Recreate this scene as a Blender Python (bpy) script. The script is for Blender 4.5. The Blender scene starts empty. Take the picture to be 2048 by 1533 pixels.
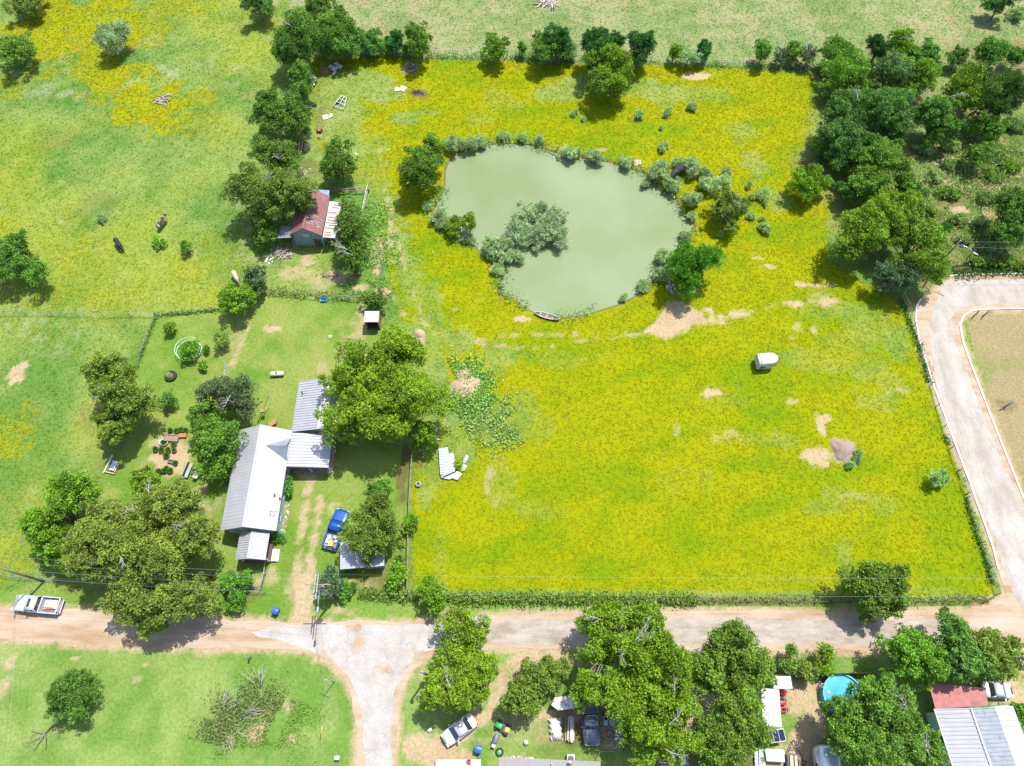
import bpy, math, random
import numpy as np
from mathutils import Vector
R = math.radians
scene = bpy.context.scene
col = scene.collection
# ------------------------------------------------------------------ camera, sun, sky
TILT = R(26.0); CH = 90.0; FPX = 1421.0
cam = bpy.data.objects.new('camera', bpy.data.cameras.new('camera')); col.objects.link(cam)
cam.location = (0, 0, CH); cam.rotation_euler = (TILT, 0, 0)
cam.data.sensor_width = 36.0; cam.data.lens = FPX / 2048 * 36.0
cam.data.clip_start = 1.0; cam.data.clip_end = 5000.0
scene.camera = cam
EL = 67.0; SX, SY = 0.58, 0.81          # the sun stands towards +x +y
sun = bpy.data.objects.new('sun', bpy.data.lights.new('sun', 'SUN')); col.objects.link(sun)
sun.data.energy = 4.05; sun.data.angle = R(0.55); sun.data.color = (1.0, 0.965, 0.91)
_d = Vector((SX * math.cos(R(EL)), SY * math.cos(R(EL)), math.sin(R(EL))))
sun.rotation_euler = _d.to_track_quat('Z', 'Y').to_euler()
w = bpy.data.worlds.new('World'); scene.world = w; w.use_nodes = True
nt = w.node_tree; bg = nt.nodes['Background']
sky = nt.nodes.new('ShaderNodeTexSky'); sky.sky_type = 'NISHITA'; sky.sun_disc = False
sky.sun_elevation = R(EL); sky.sun_rotation = math.atan2(SX, SY)
sky.air_density = 1.0; sky.dust_density = 1.5
nt.links.new(sky.outputs['Color'], bg.inputs['Color']); bg.inputs['Strength'].default_value = 0.15
scene.view_settings.view_transform = 'Standard'; scene.view_settings.look = 'None'
scene.view_settings.gamma = 1.0; scene.view_settings.exposure = 0.9
try:
    scene.cycles.max_bounces = 5; scene.cycles.transparent_max_bounces = 4
except Exception: pass

def G(px, py, z=0.0):
    """a point of the photograph (2048 x 1533) brought down to the level z of the place"""
    u = (px - 1024) / FPX; v = (766.5 - py) / FPX
    c, s = math.cos(TILT), math.sin(TILT)
    y = v * c + s; zz = v * s - c
    k = (z - CH) / zz
    return Vector((u * k, y * k, z))
def SC(px, py, z=0.0):
    """pixels per metre, across and up, at that point; and the view angle from the vertical"""
    a = G(px, py, z); b = G(px + 1, py, z); d = G(px, py - 1, z)
    ang = TILT + math.atan((766.5 - py) / FPX)
    return 1 / (b.x - a.x), 1 / (d.y - a.y), ang
def L(r, g, b, k=2.55):
    """sunlit picture colour (0-255) -> base colour"""
    f = lambda c: (c / 255 / 12.92 if c < 11 else ((c / 255 + 0.055) / 1.055) ** 2.4)
    return (min(f(r) / k, .85), min(f(g) / k, .85), min(f(b) / k, .85))

# ------------------------------------------------------------------ noise in numpy
_rg = np.random.RandomState(7); _lat = _rg.rand(256, 256)
def vn(x, y, s, seed=0):
    x = np.asarray(x) / s + seed * 17.3; y = np.asarray(y) / s + seed * 31.7
    xi = np.floor(x).astype(int); yi = np.floor(y).astype(int); fx = x - xi; fy = y - yi
    fx = fx * fx * (3 - 2 * fx); fy = fy * fy * (3 - 2 * fy)
    a = _lat[xi & 255, yi & 255]; b = _lat[(xi + 1) & 255, yi & 255]
    c = _lat[xi & 255, (yi + 1) & 255]; d = _lat[(xi + 1) & 255, (yi + 1) & 255]
    return (a * (1 - fx) + b * fx) * (1 - fy) + (c * (1 - fx) + d * fx) * fy
def fbm(x, y, s, seed=0, o=4):
    t = 0; a = 1; n = 0
    for i in range(o):
        t = t + a * vn(x, y, s, seed + i * 3.1); n += a; a *= .55; s *= .5
    return t / n
def sst(a, b, t):
    t = np.clip((t - a) / (b - a), 0, 1); return t * t * (3 - 2 * t)
def poly_sd(x, y, P):
    """signed distance to a closed outline, positive inside"""
    P = np.array([(p[0], p[1]) for p in P]); n = len(P)
    d = np.full(x.shape, 1e9); ins = np.zeros(x.shape, bool)
    for i in range(n):
        ax, ay = P[i]; bx, by = P[(i + 1) % n]
        ex, ey = bx - ax, by - ay
        t = np.clip(((x - ax) * ex + (y - ay) * ey) / (ex * ex + ey * ey + 1e-9), 0, 1)
        d = np.minimum(d, np.hypot(x - ax - t * ex, y - ay - t * ey))
        if ey != 0:
            ins ^= ((ay > y) != (by > y)) & (x < ex * (y - ay) / ey + ax)
    return np.where(ins, d, -d)
def line_d(x, y, P):
    d = np.full(x.shape, 1e9)
    for (a, b) in zip(P[:-1], P[1:]):
        ex, ey = b[0] - a[0], b[1] - a[1]
        t = np.clip(((x - a[0]) * ex + (y - a[1]) * ey) / (ex * ex + ey * ey + 1e-9), 0, 1)
        d = np.minimum(d, np.hypot(x - a[0] - t * ex, y - a[1] - t * ey))
    return d
def GP(pts, z=0.0): return [tuple(G(a, b, z)[:2]) for a, b in pts]

# ------------------------------------------------------------------ objects
def tag(o, label=None, cat=None, group=None, kind=None):
    if label: o['label'] = label
    if cat: o['category'] = cat
    if group: o['group'] = group
    if kind: o['kind'] = kind
    return o
def thing(name, label, cat, loc=(0, 0, 0), rz=0.0, group=None):
    o = bpy.data.objects.new(name, None); col.objects.link(o)
    o.empty_display_size = .3; o.location = loc; o.rotation_euler = (0, 0, rz)
    return tag(o, label, cat, group)
def copy_thing(o, parent=None):
    c = o.copy(); col.objects.link(c); c.parent = parent
    for ch in o.children: copy_thing(ch, c)
    return c
def np_mesh(name, V, F, mat, parent=None, smooth=False, attrs=None, cols=None):
    """V (n,3), F (m,k) numpy -> one object"""
    me = bpy.data.meshes.new(name)
    V = np.ascontiguousarray(V, dtype=np.float32); F = np.ascontiguousarray(F, dtype=np.int32)
    m, k = F.shape
    me.vertices.add(len(V)); me.vertices.foreach_set('co', V.ravel())
    me.loops.add(m * k); me.loops.foreach_set('vertex_index', F.ravel())
    me.polygons.add(m); me.polygons.foreach_set('loop_start', np.arange(0, m * k, k, dtype=np.int32))
    try: me.polygons.foreach_set('loop_total', np.full(m, k, dtype=np.int32))
    except Exception: pass
    if smooth: me.polygons.foreach_set('use_smooth', np.ones(m, dtype=bool))
    for nm, (dom, arr) in (attrs or {}).items():
        a = me.attributes.new(nm, 'FLOAT', dom); a.data.foreach_set('value', np.ascontiguousarray(arr, dtype=np.float32))
    for nm, (dom, arr) in (cols or {}).items():
        a = me.attributes.new(nm, 'FLOAT_COLOR', dom)
        arr = np.concatenate([arr, np.ones((len(arr), 1))], 1)
        a.data.foreach_set('color', np.ascontiguousarray(arr, dtype=np.float32).ravel())
    me.update(calc_edges=True); me.validate()
    me.materials.append(mat)
    o = bpy.data.objects.new(name, me); col.objects.link(o); o.parent = parent
    return o
class MB:
    def __init__(s): s.v = []; s.f = []; s.m = []; s.sm = []
    def add(s, vs, fs, mi=0, smooth=False):
        n = len(s.v); s.v += [tuple(p) for p in vs]
        for f in fs: s.f.append([n + i for i in f]); s.m.append(mi); s.sm.append(smooth)
        return s
    def box(s, c, d, rz=0, mi=0, top=1.0, rx=0, ry=0):
        cx, cy, cz = c; a, b, h = d[0] / 2, d[1] / 2, d[2] / 2
        P = [(-a, -b, -h), (a, -b, -h), (a, b, -h), (-a, b, -h), (-a * top, -b * top, h), (a * top, -b * top, h), (a * top, b * top, h), (-a * top, b * top, h)]
        from mathutils import Euler
        M = Euler((rx, ry, rz)).to_matrix()
        P = [tuple(M @ Vector(p) + Vector(c)) for p in P]
        return s.add(P, [(0, 3, 2, 1), (4, 5, 6, 7), (0, 1, 5, 4), (1, 2, 6, 5), (2, 3, 7, 6), (3, 0, 4, 7)], mi)
    def tube(s, pts, rad, n=6, mi=0, cap=True):
        pts = [Vector(p) for p in pts]
        if not hasattr(rad, '__len__'): rad = [rad] * len(pts)
        vs = []; fs = []
        for i, p in enumerate(pts):
            d = (pts[min(i + 1, len(pts) - 1)] - pts[max(i - 1, 0)]).normalized()
            a = d.cross(Vector((0, 0, 1)))
            if a.length < .05: a = d.cross(Vector((1, 0, 0)))
            a.normalize(); b = d.cross(a)
            for k in range(n):
                t = 2 * math.pi * k / n; vs.append(p + (a * math.cos(t) + b * math.sin(t)) * rad[i])
        for i in range(len(pts) - 1):
            for k in range(n):
                k2 = (k + 1) % n; fs.append((i * n + k, i * n + k2, (i + 1) * n + k2, (i + 1) * n + k))
        s.add(vs, fs, mi, True)
        if cap:
            m = len(s.v) - len(vs)
            s.f.append([m + k for k in range(n)][::-1]); s.m.append(mi); s.sm.append(False)
            q = m + (len(pts) - 1) * n
            s.f.append([q + k for k in range(n)]); s.m.append(mi); s.sm.append(False)
        return s
    def lathe(s, c, prof, n=16, mi=0, sy=1.0):
        """prof: (radius, z) from the bottom up"""
        vs = []; fs = []
        for r, z in prof:
            for k in range(n):
                t = 2 * math.pi * k / n; vs.append((c[0] + r * math.cos(t), c[1] + sy * r * math.sin(t), c[2] + z))
        for i in range(len(prof) - 1):
            for k in range(n):
                k2 = (k + 1) % n; fs.append((i * n + k, i * n + k2, (i + 1) * n + k2, (i + 1) * n + k))
        return s.add(vs, fs, mi, True)
    def prism(s, outline, z0, z1, mi=0):
        n = len(outline)
        vs = [(p[0], p[1], z0) for p in outline] + [(p[0], p[1], z1) for p in outline]
        fs = [tuple(range(n))[::-1], tuple(range(n, 2 * n))] + [(i, (i + 1) % n, n + (i + 1) % n, n + i) for i in range(n)]
        return s.add(vs, fs, mi)
    def sheet(s, q, t=.04, mi=0):
        """a four-cornered plate of thickness t, q its upper corners counter-clockwise"""
        q = [Vector(p) for p in q]; nrm = (q[1] - q[0]).cross(q[2] - q[0]).normalized() * t
        vs = [p - nrm for p in q] + q
        return s.add(vs, [(3, 2, 1, 0), (4, 5, 6, 7), (0, 1, 5, 4), (1, 2, 6, 5), (2, 3, 7, 6), (3, 0, 4, 7)], mi)
    def loft(s, rings, mi=0, cap=True, smooth=True):
        """rings: lists of equal length of 3-D points"""
        n = len(rings[0]); vs = [p for r in rings for p in r]; fs = []
        for i in range(len(rings) - 1):
            for k in range(n):
                k2 = (k + 1) % n; fs.append((i * n + k, i * n + k2, (i + 1) * n + k2, (i + 1) * n + k))
        if cap: fs += [tuple(range(n))[::-1], tuple(range((len(rings) - 1) * n, len(rings) * n))]
        return s.add(vs, fs, mi, smooth)
    def build(s, name, mats, parent=None, bevel=0, loc=None, rz=None):
        me = bpy.data.meshes.new(name); me.from_pydata(s.v, [], s.f)
        me.polygons.foreach_set('material_index', s.m); me.polygons.foreach_set('use_smooth', s.sm)
        for m in (mats if isinstance(mats, (list, tuple)) else [mats]): me.materials.append(m)
        me.update(); o = bpy.data.objects.new(name, me); col.objects.link(o); o.parent = parent
        if bevel:
            b = o.modifiers.new('bevel', 'BEVEL'); b.width = bevel; b.segments = 2; b.limit_method = 'ANGLE'
        if loc is not None: o.location = loc
        if rz is not None: o.rotation_euler = (0, 0, rz)
        return o

# ------------------------------------------------------------------ materials
MATS = {}
def nodes(name):
    m = bpy.data.materials.new(name); m.use_nodes = True; t = m.node_tree
    return m, t, t.nodes['Principled BSDF'], lambda a, b: t.links.new(a, b)
def mat(name, c, rough=.7, metal=0.0, var=.12, scale=3.0, bump=0.0, dirt=None, dscale=1.5, dlo=.55, dhi=.7, spec=None, coat=0, wave=None):
    """one colour broken by noise, optional patches of a second colour, optional ribs"""
    if name in MATS: return MATS[name]
    m, t, b, lk = nodes(name); N = t.nodes.new
    tc = N('ShaderNodeTexCoord'); no = N('ShaderNodeTexNoise'); no.inputs['Scale'].default_value = scale; no.inputs['Detail'].default_value = 5
    lk(tc.outputs['Object'], no.inputs['Vector'])
    r = N('ShaderNodeMapRange'); r.inputs[1].default_value = .25; r.inputs[2].default_value = .75
    r.inputs[3].default_value = 1 - var; r.inputs[4].default_value = 1 + var; lk(no.outputs['Fac'], r.inputs[0])
    mx = N('ShaderNodeMix'); mx.data_type = 'RGBA'; mx.blend_type = 'MULTIPLY'; mx.inputs['Factor'].default_value = 1
    mx.inputs['A'].default_value = (*c, 1); lk(r.outputs[0], mx.inputs['B']); out = mx.outputs['Result']
    if dirt:
        n2 = N('ShaderNodeTexNoise'); n2.inputs['Scale'].default_value = dscale; n2.inputs['Detail'].default_value = 6; n2.inputs['Roughness'].default_value = .65
        lk(tc.outputs['Object'], n2.inputs['Vector'])
        r2 = N('ShaderNodeMapRange'); r2.inputs[1].default_value = dlo; r2.inputs[2].default_value = dhi; lk(n2.outputs['Fac'], r2.inputs[0])
        m2 = N('ShaderNodeMix'); m2.data_type = 'RGBA'; lk(r2.outputs[0], m2.inputs['Factor']); lk(out, m2.inputs['A']); m2.inputs['B'].default_value = (*dirt, 1)
        out = m2.outputs['Result']
    lk(out, b.inputs['Base Color'])
    b.inputs['Roughness'].default_value = rough; b.inputs['Metallic'].default_value = metal
    if coat: b.inputs['Coat Weight'].default_value = coat; b.inputs['Coat Roughness'].default_value = .05
    if spec is not None: b.inputs['Specular IOR Level'].default_value = spec
    if bump:
        bp = N('ShaderNodeBump'); bp.inputs['Strength'].default_value = bump; bp.inputs['Distance'].default_value = .05; lk(no.outputs['Fac'], bp.inputs['Height']); lk(bp.outputs['Normal'], b.inputs['Normal'])
    MATS[name] = m; return m
def leaf_mat(name, c, var=.55, trans=.3):
    """foliage: each leaf its own shade; Object colour tints the tree"""
    if name in MATS: return MATS[name]
    m, t, b, lk = nodes(name); N = t.nodes.new
    at = N('ShaderNodeAttribute'); at.attribute_name = 'shade'
    oi = N('ShaderNodeObjectInfo')
    r = N('ShaderNodeMapRange'); r.inputs[3].default_value = 1 - var; r.inputs[4].default_value = 1 + var; lk(at.outputs['Fac'], r.inputs[0])
    mx = N('ShaderNodeMix'); mx.data_type = 'RGBA'; mx.blend_type = 'MULTIPLY'; mx.inputs['Factor'].default_value = 1
    mx.inputs['A'].default_value = (*c, 1); lk(oi.outputs['Color'], mx.inputs['B'])
    m2 = N('ShaderNodeVectorMath'); m2.operation = 'SCALE'; lk(mx.outputs['Result'], m2.inputs[0]); lk(r.outputs[0], m2.inputs['Scale'])
    lk(m2.outputs[0], b.inputs['Base Color']); b.inputs['Roughness'].default_value = .6; b.inputs['Specular IOR Level'].default_value = .3
    tr = N('ShaderNodeBsdfTranslucent'); m3 = N('ShaderNodeVectorMath'); m3.operation = 'MULTIPLY'; m3.inputs[1].default_value = (1.15, 1.1, .5)
    lk(m2.outputs[0], m3.inputs[0]); lk(m3.outputs[0], tr.inputs['Color'])
    ms = N('ShaderNodeMixShader'); ms.inputs[0].default_value = trans
    lk(b.outputs[0], ms.inputs[1]); lk(tr.outputs[0], ms.inputs[2])
    lk(ms.outputs[0], t.nodes['Material Output'].inputs['Surface'])
    MATS[name] = m; return m
# ------------------------------------------------------------------ the lie of the land
POND = [(889,339),(897,320),(920,303),(945,295),(974,287),(992,286),(1024,285),(1065,288),(1091,297),(1115,304),(1153,313),(1176,316),(1223,323),(1238,330),(1270,338),(1294,346),(1303,362),(1318,373),(1335,383),(1352,392),(1364,424),(1376,436),(1392,447),(1384,462),(1376,483),(1358,496),(1335,512),(1317,532),(1308,565),(1276,591),(1241,609),(1197,623),(1153,634),(1118,636),(1071,627),(1048,616),(1027,598),(1001,591),(996,571),(1001,553),(1008,538),(985,523),(963,509),(948,493),(930,486),(898,471),(878,452),(862,438),(866,418),(876,397),(888,375)]
POND_W = GP(POND)
DIRT_ROAD = [(-400,1205),(0,1216),(200,1222),(330,1232),(450,1238),(580,1242),(650,1246),(760,1246),(850,1240),(950,1231),(1150,1225),(1300,1222),(1500,1221),(1700,1224),(1850,1222),(1940,1218),(1985,1208),(2008,1188),(2003,1160),(1992,1120),(1965,1040),(1935,965),(1903,880),(1868,785),(1842,700),(1834,650),(1838,615),(1858,592),(1885,566),(1900,556),(2600,540),
             (2600,624),(2050,619),(1960,620),(1932,628),(1920,645),(1926,680),(1965,790),(2008,895),(2050,1005),(2300,1500),(2300,1900),(2200,1420),(2048,1345),(1985,1308),(1900,1300),(1700,1306),(1500,1306),(1250,1303),(1100,1300),(960,1300),(900,1303),(860,1316),(825,1345),(803,1385),(795,1440),(790,1533),(785,1900),(715,1900),(712,1533),(715,1460),(708,1400),(690,1360),(660,1325),(610,1303),(550,1297),(400,1299),(200,1290),(0,1278),(-400,1262)]
def wob(P, amp, step, seed):
    """an outline resampled every step metres and roughened"""
    out = []; n = len(P)
    for i in range(n):
        a = np.array(P[i]); b = np.array(P[(i + 1) % n]); k = max(1, int(np.hypot(*(b - a)) / step))
        for j in range(k): out.append(a + (b - a) * j / k)
    out = np.array(out)
    out[:, 0] += (fbm(out[:, 0], out[:, 1], 2.5, seed, 4) - .5) * amp * 2
    out[:, 1] += (fbm(out[:, 0], out[:, 1], 2.5, seed + 9, 4) - .5) * amp * 2
    return [tuple(p) for p in out]

# soft patches: (px, py, rx, ry) -> ellipse on the ground
def blob(x, y, b, rough=.55, seed=0):
    cx, cy, rx, ry = b[:4]; c = G(cx, cy); sx, sy, _ = SC(cx, cy)
    d = np.hypot((x - c.x) / (rx / sx), (y - c.y) / (ry / sy))
    n = fbm(x, y, max(1.2, .6 * rx / sx), seed + cx * .013, 4) - .5
    return sst(1.12, .62, d + n * rough * 2)
def blobs(x, y, L_, rough=.55, seed=0):
    m = np.zeros(x.shape)
    for b in L_:
        c = G(b[0], b[1]); sx, sy, _ = SC(b[0], b[1]); r = 2.2 * max(b[2] / sx, b[3] / sy)
        k = np.hypot(x - c.x, y - c.y) < r
        if k.any():
            v = blob(x[k], y[k], b, rough, seed) * (b[4] if len(b) > 4 else 1)
            m[k] = np.maximum(m[k], v)
    return m
FIELD = GP([(625,118),(760,116),(1000,122),(1160,130),(1310,130),(1500,138),(1636,152),(1625,190),(1630,240),(1600,330),(1660,400),(1650,520),(1790,598),(1815,640),(1870,790),(1930,960),(1985,1120),(1990,1180),(1975,1192),(1700,1192),(1300,1190),(1000,1186),(825,1184),(822,900),(880,860),(900,740),(860,660),(800,640),(775,540),(760,400),(640,300),(620,200)])
LAWN = GP([(312,634),(420,622),(520,594),(700,600),(728,612),(735,660),(830,700),(870,880),(820,905),(818,1160),(790,1190),(640,1212),(570,1238),(450,1234),(150,1212),(120,1180),(205,1000),(215,900),(250,760),(290,690)])
SLAWN = GP([(-400,1262),(0,1280),(400,1298),(600,1303),(700,1380),(712,1533),(712,1800),(-400,1800)])
SLAWN2 = GP([(790,1533),(800,1385),(870,1310),(1000,1300),(1700,1303),(1900,1300),(1900,1800),(790,1800)])
NORTH = GP([(560,0),(640,60),(700,105),(1000,118),(1310,126),(1636,140),(2048,110),(2700,80),(2700,-260),(400,-260)])
THICK = GP([(1636,150),(1760,95),(2300,80),(2300,545),(1900,556),(1850,590),(1800,600),(1690,500),(1660,400),(1600,330),(1625,240)])
DRYL = GP([(1935,650),(1945,628),(1970,624),(2300,622),(2300,1500),(2048,1000),(1990,860)])
VERGE = GP([(100,1180),(300,1190),(640,1195),(820,1190),(1980,1196),(2000,1150),(1840,640),(1842,620),(1832,600),(2006,1195),(1985,1212),(1700,1224),(1150,1225),(950,1230),(760,1245),(580,1242),(400,1238),(0,1216),(0,1180)])
YEL = [(150,20,110,28),(190,60,70,40),(95,75,60,30),(120,95,55,25),(200,125,50,30,.9),(240,150,60,16),(300,60,35,25,.7),(330,20,60,20,.6),(268,190,45,28,1),(300,215,60,35,1),(330,235,40,28,1),(210,180,35,22,.8),(400,195,30,20,.7),(370,240,60,20,.55),(420,265,45,18,.4),(30,170,30,30,.6),(80,150,30,14,.7),
       (10,450,18,25,.8),(160,505,35,25,.8),(150,490,55,50,.45),(190,560,60,40,.5),(170,600,80,22,.75),(240,600,50,20,.5),(200,640,60,15,.5),(270,580,18,18,.8),(50,640,60,25,.45),(110,660,50,25,.35),(210,700,50,25,.35),(370,540,30,25,.7),(430,500,60,35,.5),(480,520,30,60,.55),(440,590,60,20,.5),(500,500,30,50,.5),(100,600,100,18,.3),(350,610,120,12,.2),
       (20,870,35,55,.9),(10,890,28,30,1),(65,840,15,22,.8),(60,950,40,60,.4),(30,1040,60,80,.55),(20,1110,80,40,.75),(50,1010,25,30,.5),(0,1130,60,30,.8),(290,700,10,50,.5)]
WHT = [(110,115,50,22,.8),(60,140,40,20,.7),(150,140,35,18,.7),(300,85,32,16,.9),(300,145,45,16,.9),(270,165,28,14,.8),(140,195,35,12,.8),(80,180,30,16,.7),(330,150,40,20,.4),(480,400,40,50,.35),(500,480,30,60,.7),(510,540,30,50,.5),(60,660,60,40,.55),(120,680,50,30,.4),(120,440,20,14,.8),(395,505,18,14,.8),(540,510,15,40,.4),(90,620,90,16,.5),(470,450,25,40,.4),(490,390,30,40,.4),(480,150,50,30,.3),(430,110,40,30,.25)]
SAND = [(1390,152,28,9),(1042,638,20,8),(37,748,20,22),(545,658,28,7,.8),(1422,785,22,14,.9),(1353,860,12,16,.6),(1590,805,18,10,.8),(1640,848,11,24,1),(1648,838,12,8,1),(1632,915,32,20,1),(1620,905,16,10,1),(1650,928,14,9,1),(1690,905,24,28,.6),(1480,770,10,8,.3),(1205,300,20,5,.7),(1375,585,30,6,.4),
        (505,1467,30,18,1),(535,1420,15,12,1),(580,1410,12,16,.9),(582,1475,14,11,.8),(515,1523,16,10,.8),(440,1450,14,10,.4),(680,553,32,14,.9),(615,520,26,16,.5),(600,545,45,14,.45),(640,565,50,14,.35),(755,505,12,42,.9),(780,475,8,40,.8),(760,585,16,8,.9),(720,575,18,7,.7),(640,560,60,25,.3),(575,545,22,14,.4),(765,590,14,7,1),
        (1635,570,42,8,.9),(1630,660,10,14,.7),(1595,655,14,12,.5),(1580,675,14,8,.4),(1515,518,16,8,.7),(1535,533,18,6,.7),(1640,600,30,20,.4),(700,700,30,60,.45),(720,640,18,30,.6),(690,720,22,30,.5),(670,735,40,16,.35),(715,670,22,40,.5),(905,770,10,10,.6),(655,930,12,50,.25),(640,925,38,10,.9),(600,935,25,10,.7),(665,1015,14,14,.5),(640,1000,8,16,.4),
        (560,965,18,60,.35),(570,1000,10,70,.3),(465,1010,8,60,.3),(330,1000,60,22,.35),(400,985,20,16,.5),(415,820,18,12,.3),(470,680,12,30,.3),(480,640,10,20,.35),(420,1020,30,30,.3),
        (840,1500,50,40,1),(900,1520,60,30,1),(870,1505,60,16,.9),(960,1480,40,8,.3),(1000,1465,14,12,.6),(990,1478,16,10,.6),(1050,1450,60,30,.4),(1100,1430,30,12,.9),(1060,1480,60,10,.35),(1100,1480,40,12,.3),(1225,1490,20,10,1),(1230,1460,38,35,.8),(1165,1325,40,14,.5),
        (1280,1430,200,60,.7),(1500,1340,60,20,.5),(1560,1300,50,12,.7),(1900,1330,60,14,.5),(430,1400,10,8,.3),(150,1318,10,5,.8),(290,1330,9,6,.6),(275,1360,12,14,.5),(115,1460,8,10,.8),(10,1370,14,60,.5),(840,1345,12,20,.5),(870,1220,60,8,.5),(880,1170,20,16,.2),(455,1465,30,40,.3),(700,1170,60,10,.35),(680,1222,30,8,.6),(580,1180,14,30,.4),(510,1165,24,14,.6),(540,1155,16,20,.4),
        (980,960,14,30,.35),(990,1000,12,24,.2),(1450,870,30,18,.3),(1720,995,40,10,.25),(1800,780,30,10,.3),(830,672,20,10,.7),(840,685,12,16,.7),(960,682,16,10,.5),(1550,870,8,8,.2),(1430,880,14,10,.3),(760,300,20,6,.2),(1100,295,30,8,.2),(290,690,5,30,.1),(100,30,6,6,.3),(1900,325,26,12,.8),(1950,340,20,10,.7),(1990,375,24,12,.8),(1925,420,26,10,.8),(1975,430,20,12,.7),(1860,300,18,10,.8),(1900,380,14,16,.7),(2030,345,20,12,.7),(1895,365,18,10,.6)]
SANDP = [[(1280,668),(1305,650),(1322,618),(1345,600),(1368,606),(1400,620),(1440,626),(1490,624),(1496,634),(1440,642),(1480,646),(1460,650),(1400,648),(1370,662),(1330,676),(1300,662)],
         [(1541,612),(1565,602),(1600,604),(1640,598),(1672,594),(1678,604),(1650,612),(1610,608),(1575,612)],
         [(1563,1362),(1650,1358),(1660,1400),(1640,1533),(1640,1700),(1500,1700),(1500,1533),(1570,1480),(1585,1440),(1560,1400)],
         [(1975,1372),(2048,1345),(2300,1345),(2300,1420),(2050,1440),(2030,1405),(1985,1408)],
         [(300,885),(330,868),(365,880),(380,905),(375,955),(300,950),(305,920)],
         [(583,1150),(625,1146),(622,1190),(628,1246),(580,1246),(590,1190)]]
BROWN = [(806,955,13,60,.9),(812,915,10,25,.9),(840,920,10,22,.7),(835,187,24,8,.9),(820,138,14,14,.5),(700,552,16,8,.6),(740,1165,60,20,.6),(780,1140,50,30,.5),(690,1175,40,10,.3),(505,1190,20,18,.5),(165,420,30,20,.2),(120,280,40,20,.3),(200,400,40,16,.3),(225,870,30,80,.45),(180,840,30,40,.3),(70,830,20,40,.1),(155,1180,60,6,.5),(1180,1440,120,60,.8),(1330,1470,120,60,.8),(1440,1500,90,50,.8),(1360,1200,600,8,.5),(1600,1230,10,8,.2),(2010,812,20,12,.5),(640,240,10,30,.5),(615,330,22,14,.5),(630,345,24,8,.5),(600,290,14,16,.5)]
GREY = [(1250,180,70,30,.8),(1320,190,50,26,.7),(1130,180,60,22,.7),(1190,170,60,26,.8),(1400,190,60,18,.5),(1480,265,30,26,.5),(1510,330,26,30,.6),(1560,400,30,24,.6),(1010,200,50,22,.4),(700,170,90,40,.85),(680,240,60,60,.85),(700,300,60,40,.7),(650,200,30,80,.8),(810,240,36,14,.8),(850,225,24,10,.7),(720,380,50,40,.7),(770,430,30,60,.7),(800,500,26,60,.7),(820,560,26,50,.65),(860,600,26,40,.6),(740,330,40,60,.5),(960,240,40,14,.3),
        (1600,720,110,26,.35),(1700,690,70,26,.4),(1740,740,60,40,.4),(1760,800,50,24,.45),(1720,640,60,40,.45),(1790,680,30,50,.55),(1450,800,50,20,.3),(1000,720,40,40,.6),(900,680,60,30,.8),(860,640,40,30,.6),(950,830,60,50,.75),(900,820,40,60,.9),(1010,850,60,40,.6),(1050,820,40,40,.4),(1080,860,30,30,.3),(870,930,30,60,.6),(910,890,50,40,.75),(850,990,20,40,.6),(1700,990,60,20,.35),(1660,1020,60,20,.35),(1760,1010,40,20,.3),(1550,880,60,20,.3),(1130,720,70,20,.2),(1360,960,60,30,.25),(1500,1160,200,16,.1),(1200,1186,700,5,.8),(1690,1120,20,50,.4),(1720,1180,60,14,.5),(1830,1180,120,8,.4),(1000,960,30,60,.3),(1090,1020,60,20,.2),(1650,620,60,20,.4),(1350,600,20,10,.3),(880,1110,16,60,.25)]
CLOVER = [(1000,780,30,30,.6),(1040,715,26,16,.9),(960,800,60,50,.5),(1050,830,60,40,.4),(935,740,24,20,.8),(1010,880,60,20,.5),(900,790,20,50,.6),(1860,500,60,40,.4),(1490,170,14,20,.2),(1560,60,36,50,.6),(1600,80,30,20,.4),(1530,20,40,20,.3),(1080,30,60,20,.1),(740,400,60,50,.6),(740,520,40,30,.5),(700,500,60,20,.5),(860,650,50,18,.5),(600,610,60,5,.3)]
PATHS = [([(640,1000),(628,1060),(622,1120),(618,1160)],.45,.75),([(618,960),(604,1060),(598,1120),(594,1160)],.45,.75),([(607,940),(622,960)],.8,.6),([(1110,1297),(1040,1330),(1000,1380),(965,1440),(905,1490),(860,1500)],.55,1.0),([(1085,1297),(1025,1330),(980,1380),(945,1430),(890,1480),(850,1495)],.5,1.0),([(1120,1297),(1050,1318),(1015,1350)],1.0,.8),([(770,380),(790,440),(815,560),(840,620),(850,650)],.3,.35),([(495,655),(478,700),(465,730)],.35,.5),([(745,560),(790,600),(815,640)],.3,.4),([(1000,672),(1150,668),(1290,668)],.2,.35),([(1490,630),(1545,612)],.2,.5),([(1280,668),(1180,680),(1060,700),(960,690)],.18,.3),([(1000,590),(960,600),(850,640)],.15,.2)]
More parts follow.
